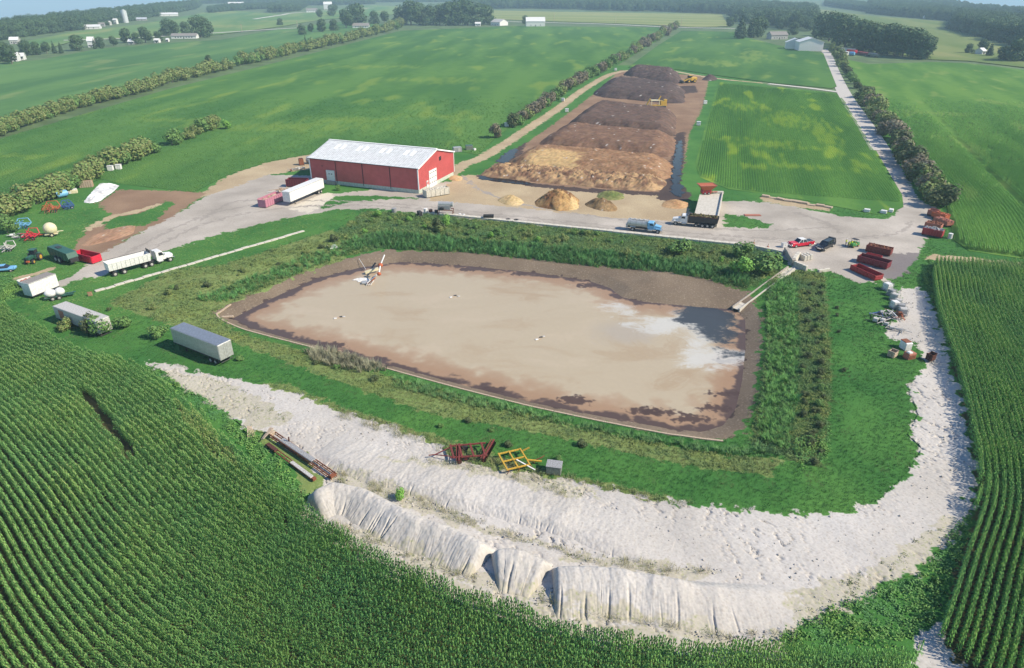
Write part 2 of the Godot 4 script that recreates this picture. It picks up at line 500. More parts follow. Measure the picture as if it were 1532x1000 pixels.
func grid_mesh(xs: PackedFloat32Array, zs: PackedFloat32Array, ht: Callable, keep: Callable, r: Rect2, mine := PackedByteArray(), which := 0) -> ArrayMesh:
	var st := SurfaceTool.new()
	st.begin(Mesh.PRIMITIVE_TRIANGLES)
	var w := xs.size()
	var need := PackedInt32Array()
	need.resize(w * zs.size())
	need.fill(-1)
	var count := 0
	for j in zs.size() - 1:
		for i in w - 1:
			if mine.is_empty():
				if not keep.call((xs[i] + xs[i + 1]) * 0.5, (zs[j] + zs[j + 1]) * 0.5): continue
			elif mine[j * (w - 1) + i] != which: continue
			var id := [j * w + i, j * w + i + 1, (j + 1) * w + i + 1, (j + 1) * w + i]
			for q in 4:
				var k: int = id[q]
				if need[k] < 0:
					var x := xs[k % w]
					var z := zs[k / w]
					st.set_uv(Vector2((x - r.position.x) / r.size.x, (z - r.position.y) / r.size.y))
					st.add_vertex(Vector3(x, ht.call(x, z), z))
					need[k] = count
					count += 1
			# z falls away from the camera: clockwise seen from above
			for q in [0, 1, 2, 0, 2, 3]: st.add_index(need[id[q]])
	if count == 0: return null
	st.generate_normals()
	return st.commit()
func lines(a: float, b: float, step: float) -> PackedFloat32Array:
	var o := PackedFloat32Array()
	var k := int(round(absf(b - a) / step))
	for i in k + 1: o.append(lerpf(a, b, float(i) / k))
	return o
func ground_piece(called: String, me: Mesh, m: Material) -> void:
	if me == null: return
	var o := MeshInstance3D.new()
	o.mesh = me
	o.name = called
	o.set_meta("kind", "structure")
	o.material_override = m
	add_child(o)
var ht_cache := {}
func ground_h(x: float, z: float) -> float:
	var k := Vector2i(roundi(x * 20), roundi(z * 20))
	if ht_cache.has(k): return ht_cache[k]
	var h := terr(x, z)
	if h == 0.0:
		h = nz.get_noise_2d(x * 1.5, z * 1.5) * 0.08
		var c := near_c.at(x, z)
		if c == 5 or c == 6: h -= 0.22
	ht_cache[k] = h
	return h
func sand_h(x: float, z: float) -> float:
	var h := terr(x, z) + nz.get_noise_2d(x * 1.5, z * 1.5) * 0.08
	h += nz.get_noise_2d(x * 4.0, z * 4.0) * 0.12 + nz.get_noise_2d(x * 60.0 + 500.0, z * 60.0) * 0.035
	var r: float = absf(nz.get_noise_2d(x * 9.0 + 90.0 + nz.get_noise_2d(x * 40.0, z * 40.0) * 3.0, z * 6.0))
	var gate := smoothstep(-0.05, 0.3, nz.get_noise_2d(x * 2.2 - 300.0, z * 2.2))
	h -= gate * 0.5 * clampf(1.0 - r / 0.04, 0.0, 1.0)
	var r2: float = absf(nz.get_noise_2d(x * 20.0 - 70.0, z * 20.0 + 31.0))
	h -= 0.22 * clampf(1.0 - r2 / 0.08, 0.0, 1.0) * smoothstep(0.0, 0.35, nz.get_noise_2d(x * 3.0 + 200.0, z * 3.0))
	return h
func make_ground() -> void:
	wl = poly([[350, 477], [400, 451], [470, 419], [540, 401], [600, 393], [700, 399], [800, 409], [880, 421], [912, 432], [930, 446], [965, 453], [1050, 461], [1100, 464], [1114, 480], [1114, 520], [1109, 570], [1099, 612], [1080, 637], [1050, 646], [1000, 641], [900, 623], [800, 603], [700, 578], [600, 551], [500, 523], [430, 506], [380, 492]], WATER)
	var lo := Vector2(1e9, 1e9)
	var hi := Vector2(-1e9, -1e9)
	for q in wl:
		lo = lo.min(q); hi = hi.max(q)
	wl_box = Rect2(lo, hi - lo).grow(16.0)
	n_lo = noise_bytes(3, 0.012, 4); n_hi = noise_bytes(4, 0.3, 4); n_wa = noise_bytes(5, 0.035, 5); n_wb = noise_bytes(6, 0.035, 5)
	make_zones()
	var rn := Rect2(-160, -250, 320, 236)
	var rm := Rect2(-100, -560, 260, 310)
	near_c = Canvas.new(rn, 2048, 1600)
	mid_c = Canvas.new(rm, 900, 900)
	for z in zones:
		var p := poly(z[2], z[1])
		near_c.fill(p, z[0]); mid_c.fill(p, z[0])
	for s in strips():
		var p := strip_poly(s[2], s[1])
		near_c.fill(p, s[0]); mid_c.fill(p, s[0])
	near_c.fill(wl, 8)
	var m := planar(paint(near_c))
	var m2 := planar(paint(mid_c))
	var xs := lines(-160, 160, 0.8)
	var zs := lines(-14, -250, 0.8)
	zs.reverse()
	var grp := {"ground": [0, 1, 10, 11, 13, 5, 6], "gravel_yard": [2, 9, 14, 15], "dirt_yard": [3, 4, 12, 8], "lagoon_bank": [7]}
	M.near = m
	var own := PackedInt32Array()
	own.resize(16)
	var nk := 0
	for k in grp:
		for c in grp[k]: own[c] = nk
		nk += 1
	var mine := PackedByteArray()
	for j in zs.size() - 1:
		var zc := (zs[j] + zs[j + 1]) * 0.5
		for i in xs.size() - 1:
			var c := near_c.at((xs[i] + xs[i + 1]) * 0.5, zc)
			if c == 8 and wl_box.has_point(Vector2(xs[i], zc)): c = 7
			mine.append(own[c])
	nk = 0
	for k in grp:
		ground_piece(k, grid_mesh(xs, zs, ground_h, func(_x, _z): return true, rn, mine, nk), m)
		nk += 1
	ground_piece("sand_track", grid_mesh(lines(-66, 66, 0.165), lines(-128, -30, 0.165), sand_h, func(x, z): return near_c.at(x, z) in [5, 6], rn), m)
	var flat := func(x, z): return nz.get_noise_2d(x * 1.5, z * 1.5) * 0.08 if z > -251.0 and absf(x) < 161.0 else 0.0
	ground_piece("compost_yard_ground", grid_mesh(lines(-100, 160, 5.0), lines(-560, -250, 5.0), flat, func(x, z): return true, rm), m2)
	# the land beyond, falling away past the plateau's rim on both sides
	var fx := PackedFloat32Array([-9000, -7000, -5500, -4500])
	fx.append_array(lines(-4000, -1000, 60)); fx.append_array(lines(-975, -160, 25)); fx.append_array(PackedFloat32Array([-100, -40, 20, 80, 160])); fx.append_array(lines(185, 1000, 25)); fx.append_array(lines(1060, 4000, 60)); fx.append_array(PackedFloat32Array([4500, 5500, 7000, 9000]))
	var fz := PackedFloat32Array([-14000, -11000, -9000, -7500, -6500])
	fz.append_array(lines(-6000, -2100, 75)); fz.append_array(lines(-2000, -585, 25)); fz.append_array(PackedFloat32Array([-560, -480, -400, -320, -250, -170, -90, -14, 60, 200, 600]))
	var far := StandardMaterial3D.new()
	far.albedo_color = lin(0.11, 0.17, 0.055)
	far.albedo_texture = noise_tex(31, 0.02, Color(0.65, 0.7, 0.62), Color(1, 1, 1), 512, 5)
	far.uv1_triplanar = true
	far.uv1_world_triplanar = true
	far.uv1_scale = Vector3.ONE * 0.004
	far.roughness = 0.95
	ground_piece("far_farmland", grid_mesh(fx, fz, rim, func(x, z): return not (absf(x) < 160.0 and z > -250.0 and z < -14.0) and not (x > -100.0 and x < 160.0 and z > -560.0 and z < -249.0), Rect2(0, 0, 100, 100)), far)
	# water of the lagoon
	make_water()
	# the pale liner edge along the lagoon's grassy sides
	var curb := MB.new()
	var cl := smooth_line(poly([[345, 456], [330, 466], [322, 471], [335, 480], [370, 493], [430, 508], [500, 527], [600, 556], [700, 583], [800, 608], [900, 630], [1000, 650], [1082, 661]], -1.1), 1.5)
	for i in cl.size() - 1: curb.bar(Vector3(cl[i].x, terr(cl[i].x, cl[i].y) + 0.06, cl[i].y), Vector3(cl[i + 1].x, terr(cl[i + 1].x, cl[i + 1].y) + 0.06, cl[i + 1].y), 0.3, 0.2)
	ground_piece("liner_edge", curb.mesh(), M.wood_pale)
	# standing water by the compost
	var wet := mat(0.012, 0.014, 0.02, 0.12)
	wet.metallic_specular = 0.16
	for z in [[[1006, 288], [1004, 262], [1009, 236], [1014, 214], [1020, 210], [1021, 240], [1017, 268], [1022, 284], [1016, 296]], [[742, 242], [756, 230], [772, 222], [768, 236], [754, 245]], [[714, 263], [745, 266], [800, 275], [790, 277], [740, 271], [716, 267]], [[940, 292], [990, 293], [1010, 296], [1005, 303], [960, 302], [935, 298]]]:
		var pd := MB.new()
		var pp := smooth_line(poly(z + [z[0]]), 1.2)
		pp.remove_at(pp.size() - 1)
		for i in pp.size(): pp[i] += Vector2(nz.get_noise_2d(pp[i].x * 12.0, pp[i].y * 12.0), nz.get_noise_2d(pp[i].x * 12.0 + 60.0, pp[i].y * 12.0)) * 1.6
		var ix := Geometry2D.triangulate_polygon(pp)
		for k in range(0, ix.size(), 3):
			var tq := []
			for u in 3: tq.append(Vector3(pp[ix[k + u]].x, 0.12, pp[ix[k + u]].y))
			pd.tri(tq[0], tq[1], tq[2], Vector3.UP, Vector3.UP, Vector3.UP)
		if ix.size() > 0: ground_piece(numbered("puddle"), pd.mesh(), wet)
func rim(x: float, z: float) -> float:
	var r := Vector2(x, z).length()
	if z > -200.0: return 0.0
	var az := rad_to_deg(atan2(x, -z))
	var k := 0.0
	var tab := [[-60, 1150], [-35, 1330], [-31, 1600], [-27, 2100], [-24, 3000], [-20, 5000], [0, 7000], [25, 6000], [29, 3600], [32, 2300], [36, 1900], [60, 1700]]
	k = 1150.0 if az < -60 else 1700.0
	for i in tab.size() - 1:
		if az >= tab[i][0] and az <= tab[i + 1][0]:
			k = lerpf(tab[i][1], tab[i + 1][1], (az - tab[i][0]) / float(tab[i + 1][0] - tab[i][0]))
	return 0.0 if r < k else -(r - k) * 0.075
func make_water() -> void:
	var w := 800
	var h := 520
	var r := wl_box.grow(-16.0)
	var data := PackedByteArray()
	data.resize(w * h * 3)
	var st := FastNoiseLite.new()
	st.seed = 77; st.frequency = 0.05; st.fractal_octaves = 4
	st.domain_warp_enabled = true; st.domain_warp_amplitude = 22.0; st.domain_warp_frequency = 0.03
	var foam_at := smooth_line(poly([[950, 474], [1000, 484], [1040, 480], [1056, 505], [1035, 526], [1066, 556], [1088, 532]], WATER), 2.5)
	var dark_at := smooth_line(poly([[1040, 474], [1072, 471], [1062, 495], [1088, 514], [1092, 498]], WATER), 2.0)
	var grey_at := poly([[935, 500]], WATER)[0]
	var spots := poly([[495, 517], [660, 572], [735, 585], [862, 600], [965, 617], [985, 618], [1040, 628], [1075, 612], [1090, 590], [880, 428], [700, 404], [780, 411], [1085, 540]], WATER)
	var bed := PackedVector2Array()
	for q in wl: bed.append(q)
	var cell := 8
	var gw := w / cell + 2
	var dist := PackedFloat32Array()
	for j in h / cell + 2:
		for i in gw:
			var q := Vector2(r.position.x + i * cell * r.size.x / w, r.position.y + j * cell * r.size.y / h)
			var d := 1e9
			for k in wl.size(): d = min(d, q.distance_squared_to(Geometry2D.get_closest_point_to_segment(q, wl[k], wl[(k + 1) % wl.size()])))
			dist.append(sqrt(d))
	for j in h:
		for i in w:
			var x := r.position.x + (i + 0.5) * r.size.x / w
			var z := r.position.y + (j + 0.5) * r.size.y / h
			var gi := i / cell
			var gj := j / cell
			var u := float(i % cell) / cell
			var vv := float(j % cell) / cell
			var d := lerpf(lerpf(dist[gj * gw + gi], dist[gj * gw + gi + 1], u), lerpf(dist[(gj + 1) * gw + gi], dist[(gj + 1) * gw + gi + 1], u), vv)
			var n := st.get_noise_2d(x * 0.7, z * 1.4)
			var f := nz.get_noise_2d(x * 26.0, z * 26.0)
			var g := nz.get_noise_2d(x * 7.0 + 40.0, z * 7.0)
			var c := Vector3(0.655, 0.605, 0.515)
			c = c.lerp(Vector3(0.6, 0.52, 0.415), smoothstep(0.0, 0.6, n) * 0.6)
			c = c.lerp(Vector3(0.685, 0.63, 0.545), smoothstep(0.05, 0.6, -n) * 0.6)
			c = c.lerp(Vector3(0.56, 0.44, 0.34), smoothstep(7.0 + g * 5.0, 2.0, d) * 0.75)
			# sludge along the rim, with a ragged edge
			var rimw := 0.9 + g * 1.7 + f * 0.5
			if x < -32.0: rimw += 0.4
			c = c.lerp(Vector3(0.3, 0.25, 0.235), smoothstep(rimw + 0.7, rimw - 0.3, d) * 0.92)
			if d < 9.0: for s in spots:
				var e := Vector2((x - s.x) * 0.45, (z - s.y)).length()
				if e < 2.0: c = c.lerp(Vector3(0.29, 0.235, 0.215), smoothstep(1.3, 0.7, e + f * 0.9 + g * 0.7) * 0.9)
			# pale scum and the dark plume by the inlet
			var q := Vector2(x, z)
			c = c.lerp(Vector3(0.62, 0.585, 0.53), smoothstep(7.0, 2.0, (q - grey_at).length() + n * 4.0) * 0.8)
			if x > 14.0:
				var a := 1e9
				for k in foam_at: a = min(a, q.distance_squared_to(k))
				a = sqrt(a)
				if a < 9.0:
					c = c.lerp(Vector3(0.73, 0.73, 0.71), smoothstep(5.0, 0.0, a + n * 9.0 + f * 1.0) * 0.8)
					var e := 1e9
					for k in dark_at: e = min(e, q.distance_squared_to(k))
					c = c.lerp(Vector3(0.21, 0.23, 0.25), smoothstep(3.6, 0.4, sqrt(e) + n * 8.0 + f * 1.4) * 0.92)
			c *= 0.99 + f * 0.012
			var o := (j * w + i) * 3
			data[o] = clampi(int(c.x * 255), 0, 255); data[o + 1] = clampi(int(c.y * 255), 0, 255); data[o + 2] = clampi(int(c.z * 255), 0, 255)
	var m := planar(ImageTexture.create_from_image(Image.create_from_data(w, h, false, Image.FORMAT_RGB8, data)), 0.27)
	var idx := Geometry2D.triangulate_polygon(bed)
	var sf := SurfaceTool.new()
	sf.begin(Mesh.PRIMITIVE_TRIANGLES)
	var ring := Geometry2D.offset_polygon(wl, 0.3)[0]
	idx = Geometry2D.triangulate_polygon(ring)
	for k in range(0, idx.size(), 3):
		var t := [ring[idx[k]], ring[idx[k + 1]], ring[idx[k + 2]]]
		if (t[1] - t[0]).cross(t[2] - t[0]) < 0.0: t = [t[0], t[2], t[1]]
		for q in t:
			sf.set_normal(Vector3.UP)
			sf.set_uv(Vector2((q.x - r.position.x) / r.size.x, (q.y - r.position.y) / r.size.y))
			sf.add_vertex(Vector3(q.x, WATER + 0.06, q.y))
	ground_piece("lagoon_water", sf.commit(), m)

# ---------- plants ----------
func leaf(mb: MB, pts: Array, side: Vector3, widths: Array, cl: Color) -> void:
	mb.col = cl
	for i in pts.size() - 1:
		var a: Vector3 = pts[i]
		var b: Vector3 = pts[i + 1]
		var nr := (b - a).cross(side)
		if nr.y < 0.0: nr = -nr
		nr = nr.normalized()
		mb.tri(a - side * widths[i], a + side * widths[i], b + side * widths[i + 1], nr, nr, nr)
		if widths[i + 1] > 0.0: mb.tri(a - side * widths[i], b + side * widths[i + 1], b - side * widths[i + 1], nr, nr, nr)
func vary(c: Color, a: float) -> Color:
	var k := 1.0 + rng.randf_range(-a, a)
	return Color(c.r * k * rng.randf_range(0.93, 1.07), c.g * k, c.b * k * rng.randf_range(0.93, 1.07))
func corn_mesh(count: int, gap: float, hgt: float, leaves: int, fat: float, cl := Color(0.155, 0.32, 0.09)) -> ArrayMesh:
	var mb := MB.new()
	for k in count:
		var x := (k - (count - 1) * 0.5) * gap
		var z := rng.randf_range(-0.06, 0.06)
		var h := hgt * rng.randf_range(0.9, 1.08)
		leaf(mb, [Vector3(x, 0, z), Vector3(x, h, z)], Vector3(1, 0, 0), [0.02, 0.012], cl * 0.8)
		for i in leaves:
			var t := (i + 0.6) / leaves
			var y := h * (0.22 + 0.7 * t)
			var az := PI * i + rng.randf_range(-0.9, 0.9) + PI * 0.5
			var d := Vector3(cos(az), 0, sin(az))
			var l := (0.46 - 0.16 * t) * rng.randf_range(0.75, 1.3)
			var o := Vector3(x, y, z)
			var s := Vector3(-d.z, 0, d.x) * 0.05 * fat
			leaf(mb, [o, o + d * l * 0.5 + Vector3(0, 0.24 * (0.6 + t), 0), o + d * l + Vector3(0, 0.12 * t - 0.04, 0)], s, [0.5, 1.0, 0.0], vary(cl, 0.25))
		leaf(mb, [Vector3(x, h, z), Vector3(x + 0.02, h + 0.22, z)], Vector3(0.5, 0, 0.8), [0.05, 0.02], cl.lerp(Color(0.3, 0.34, 0.14) * cl.g * 3.4, 0.6))
	return mb.mesh(M.crop)
func clump_mesh(count: int, sx: float, sy: float, sz: float, lf: float, cl: Color, spread := 0.22, flat := 0.5) -> ArrayMesh:
	var mb := MB.new()
	for i in count:
		var a := rng.randf() * TAU
		var r := sqrt(rng.randf())
		var up := rng.randf()
		var o := Vector3(cos(a) * r * sx, sy * (0.15 + 0.85 * up) * sqrt(max(0.15, 1.0 - r * r * 0.8)), sin(a) * r * sz)
		var nr := (Vector3(cos(a) * r, flat + up, sin(a) * r) + Vector3(rng.randf_range(-0.5, 0.5), rng.randf_range(-0.3, 0.3), rng.randf_range(-0.5, 0.5))).normalized()
		var s := nr.cross(Vector3(rng.randf_range(-1, 1), rng.randf_range(-1, 1), rng.randf_range(-1, 1))).normalized()
		var t := nr.cross(s)
		var l := lf * rng.randf_range(0.7, 1.3)
		mb.col = vary(cl, spread)
		var q := [o - s * l * 0.6, o - t * l, o + s * l * 0.6, o + t * l]
		mb.tri(q[0], q[1], q[2], nr, nr, nr); mb.tri(q[0], q[2], q[3], nr, nr, nr)
	return mb.mesh(M.crop)
func blade_mesh(count: int, hgt: float, rad: float, wid: float, cl: Color, lean := 0.5, spread := 0.2) -> ArrayMesh:
	var mb := MB.new()
	for i in count:
		var a := rng.randf() * TAU
		var d := Vector3(cos(a), 0, sin(a))
		var o := d * rad * sqrt(rng.randf())
		var h := hgt * rng.randf_range(0.6, 1.15)
		var s := Vector3(-d.z, 0, d.x) * wid
		leaf(mb, [o, o + Vector3(0, h * 0.6, 0) + d * lean * h * 0.3, o + Vector3(0, h, 0) + d * lean * h], s, [0.5, 0.4, 0.0], vary(cl, spread))
	return mb.mesh(M.crop)
class Many:
	var buf := PackedFloat32Array()
	func add(p: Vector3, turn: float, s: Vector3, c: Color) -> void:
		var cs := cos(turn)
		var sn := sin(turn)
		buf.append_array(PackedFloat32Array([cs * s.x, 0.0, sn * s.z, p.x, 0.0, s.y, 0.0, p.y, -sn * s.x, 0.0, cs * s.z, p.z, c.r, c.g, c.b, 1.0]))
func many(called: String, label: String, category: String, me: Mesh, mm: Many) -> void:
	if mm.buf.is_empty(): return
	var m := MultiMesh.new()
	m.transform_format = MultiMesh.TRANSFORM_3D
	m.use_colors = true
	m.mesh = me
	m.instance_count = mm.buf.size() / 16
	m.buffer = mm.buf
	var o := MultiMeshInstance3D.new()
	o.multimesh = m
	o.name = numbered(called)
	add_child(o)
	tag(o, label, category, "", "stuff")
# rows parallel to a guide line
func rows(guide: PackedVector2Array, o0: float, o1: float, gap: float, step: float, keep: Callable, put: Callable) -> void:
	var g := smooth_line(guide, step)
	var nr := PackedVector2Array()
	for i in g.size():
		var d := (g[min(i + 3, g.size() - 1)] - g[max(i - 3, 0)]).normalized()
		nr.append(Vector2(-d.y, d.x))
	var k := int((o1 - o0) / gap)
	for r in k + 1:
		var off := o0 + r * gap
		var wob := rng.randf_range(-0.06, 0.06)
		var last := Vector2(1e9, 1e9)
		for i in g.size():
			var q := g[i] + nr[i] * (off + wob)
			if q.distance_to(last) < step * 0.7: continue
			last = q
			if keep.call(q): put.call(q, atan2(nr[i].x, nr[i].y), r)
func box_of(p: PackedVector2Array) -> Rect2:
	var r := Rect2(p[0], Vector2.ZERO)
	for q in p: r = r.expand(q)
	return r
func spread_over(p: PackedVector2Array, per_m2: float, put: Callable) -> void:
	var b := box_of(p)
	for i in int(b.size.x * b.size.y * per_m2):
		var q := Vector2(rng.randf_range(b.position.x, b.end.x), rng.randf_range(b.position.y, b.end.y))
		if Geometry2D.is_point_in_polygon(q, p): put.call(q)

func near_line(q: Vector2, l: PackedVector2Array, d: float) -> bool:
	for p in l:
		if absf(p.x - q.x) < d * 1.2 and absf(p.y - q.y) < d * 1.2: return true
	return false
func make_corn() -> void:
	var edge := smooth_line(poly([[-60, 428], [0, 463], [60, 500], [130, 536], [200, 556], [262, 598], [320, 646], [380, 701], [450, 764], [560, 836], [700, 896], [850, 946], [1000, 974], [1150, 984], [1290, 986], [1375, 988]]), 2.0)
	var fieldp := edge.duplicate()
	fieldp.append_array(PackedVector2Array([Vector2(30, -34), Vector2(-60, -34), Vector2(-125, -90)]))
	var guide := PackedVector2Array([Vector2(-130, -119), Vector2(-105, -104), Vector2(-82, -90.5), Vector2(-66, -79.0), Vector2(-52, -67.1), Vector2(-39.5, -55.8), Vector2(-28.5, -47.6), Vector2(-16.4, -41.5), Vector2(-4, -37), Vector2(12, -32.8), Vector2(30, -31), Vector2(48, -30)])
	var a := Many.new()
	var b := Many.new()
	var c := Many.new()
	var trio := [a, b, c]
	var track := smooth_line(poly([[128, 598], [165, 645], [200, 690]]), 0.8)
	var pale := poly([[258, 600], [300, 628], [350, 690], [370, 718], [330, 700], [280, 650]])
	rows(guide, -26.0, 40.0, 0.76, 0.36, func(q): return Geometry2D.is_point_in_polygon(q, fieldp) and not near_line(q, track, 0.45), func(q, turn, r):
		if rng.randf() < 0.04: return
		var n := nz.get_noise_2d(q.x * 3.0, q.y * 3.0)
		var s := 1.0 + n * 0.2 + rng.randf_range(-0.14, 0.12)
		var t := Color(1.0 + n * 0.25, 1.0 + n * 0.1, 1.0)
		if Geometry2D.is_point_in_polygon(q, pale):
			t = t.lerp(Color(1.7, 1.15, 1.3), 0.4 + 0.6 * rng.randf()); s *= rng.randf_range(0.55, 0.9)
		trio[rng.randi() % 3].add(Vector3(q.x, 0, q.y), turn + (PI if rng.randf() < 0.5 else 0.0), Vector3(1, s, 0.72), t))
	for k in 3: many("corn_field", "tall green corn in curving rows across the field outside the sand banks", "corn", corn_mesh(2, 0.18, 2.2, 8, 1.25), trio[k])
	# the corn beside the sand track, along its far side
	var left := poly([[1393, 398], [1400, 470], [1430, 560], [1452, 650], [1463, 738], [1440, 830], [1408, 915], [1402, 960], [1440, 1000], [1480, 1030], [1560, 1060], [1700, 1000], [1700, 480], [1545, 402]])
	var guide2 := poly([[1385, 360], [1393, 400], [1403, 470], [1432, 560], [1453, 650], [1463, 738], [1432, 835], [1400, 930], [1350, 1060]])
	var mm := [Many.new(), Many.new()]
	rows(guide2, -60.0, 12.0, 0.76, 0.36, func(q): return Geometry2D.is_point_in_polygon(q, left), func(q, turn, r):
		if rng.randf() < 0.05: return
		var n := nz.get_noise_2d(q.x * 3.0, q.y * 3.0)
		var s := 1.02 + n * 0.14 + rng.randf_range(-0.08, 0.08)
		mm[rng.randi() % 2].add(Vector3(q.x, 0, q.y), turn + (PI if rng.randf() < 0.5 else 0.0), Vector3(1, s, 0.78), Color(0.85 + n * 0.25, 0.92 + n * 0.15, 0.8)))
	for k in 2: many("corn_field", "tall dark green corn along the outer side of the sand track", "corn", corn_mesh(2, 0.18, 2.3, 8, 1.25), mm[k])

var fields := []
class Field:
	var r: Rect2
	var w := 256
	var data := PackedByteArray()
	func color(q: Vector2) -> Color:
		var i := clampi(int((q.x - r.position.x) / r.size.x * w), 0, w - 1)
		var j := clampi(int((q.y - r.position.y) / r.size.y * w), 0, w - 1)
		var o := (j * w + i) * 3
		return Color(data[o] / 255.0, data[o + 1] / 255.0, data[o + 2] / 255.0).srgb_to_linear()
func field(called: String, label: String, pts: Array, h: float, a: Color, b: Color, d: Color, along: Vector2, blobs := [], speck := 0.3, lift := 0.0) -> Field:
	var p := poly(pts, lift)
	var f := Field.new()
	f.r = box_of(p)
	var u := along.normalized()
	var bl := []
	for e in blobs:
		var c := P(e[0], e[1])
		var k := depth(c) / FPX
		bl.append([Vector2(c.x, c.z), e[2] * k, e[3] * k * (-c.z / 40.0) * 0.5])
	f.data.resize(f.w * f.w * 3)
	var dk: float = 1.0 / max(1.0, -f.r.get_center().y / 260.0)
	for j in f.w:
		for i in f.w:
			var q := f.r.position + Vector2((i + 0.5) / f.w * f.r.size.x, (j + 0.5) / f.w * f.r.size.y)
			var s := q.dot(u)
			var t := q.dot(Vector2(-u.y, u.x))
			var n := nz.get_noise_2d(s * 0.35 * dk, t * 2.2 * dk) * 0.9 + nz.get_noise_2d(q.x * 8.0 * dk + 70, q.y * 8.0 * dk) * speck
			var c := a.lerp(b, clampf(0.5 + n * 1.4, 0.0, 1.0))
			var y := smoothstep(0.28, 0.6, nz.get_noise_2d(s * 0.8 * dk + 900.0, t * 3.0 * dk)) * 0.55
			for e in bl:
				var v: Vector2 = q - e[0]
				var m := Vector2(v.dot(u) / e[2], v.dot(Vector2(-u.y, u.x)) / e[1]).length() + n * 0.8
				y = max(y, smoothstep(1.5, 0.2, m + nz.get_noise_2d(s * 2.5 * dk, t * 14.0 * dk + 33.0) * 1.3) * 0.45)
			c = c.lerp(d, y)
			var o := (j * f.w + i) * 3
			f.data[o] = clampi(int(c.r * 255), 0, 255); f.data[o + 1] = clampi(int(c.g * 255), 0, 255); f.data[o + 2] = clampi(int(c.b * 255), 0, 255)
	var m := planar(ImageTexture.create_from_image(Image.create_from_data(f.w, f.w, false, Image.FORMAT_RGB8, f.data)), 1.0)
	m.metallic_specular = 0.1
	m.albedo_color = Color(0.97, 0.97, 0.97)
	var st := SurfaceTool.new()
	st.begin(Mesh.PRIMITIVE_TRIANGLES)
	var idx := Geometry2D.triangulate_polygon(p)
	for k in range(0, idx.size(), 3):
		var t := [p[idx[k]], p[idx[k + 1]], p[idx[k + 2]]]
		if (t[1] - t[0]).cross(t[2] - t[0]) < 0.0: t = [t[0], t[2], t[1]]
		for q in t:
			st.set_normal(Vector3.UP); st.set_uv((q - f.r.position) / f.r.size); st.add_vertex(Vector3(q.x, h, q.y))
	for i in p.size():
		var q := p[i]
		var e := p[(i + 1) % p.size()]
		var nr := Vector3(-(e - q).y, 0, (e - q).x).normalized()
		if Geometry2D.is_point_in_polygon((q + e) * 0.5 + Vector2(nr.x, nr.z) * 0.5, p): nr = -nr
		for w in [[q, h], [e, h], [e, -0.2], [q, h], [e, -0.2], [q, -0.2]]:
			st.set_normal(nr); st.set_uv((w[0] - f.r.position) / f.r.size); st.add_vertex(Vector3(w[0].x, w[1], w[0].y))
	var o := MeshInstance3D.new()
	o.mesh = st.commit()
	o.material_override = m
	o.name = numbered(called)
	add_child(o)
	tag(o, label, "field", "", "stuff")
	return f
func dirpx(x0: float, y0: float, x1: float, y1: float) -> Vector2:
	var d := P(x1, y1) - P(x0, y0)
	return Vector2(d.x, d.z)
func c8(r: float, g: float, b: float) -> Color: return Color(r / 255.0, g / 255.0, b / 255.0)
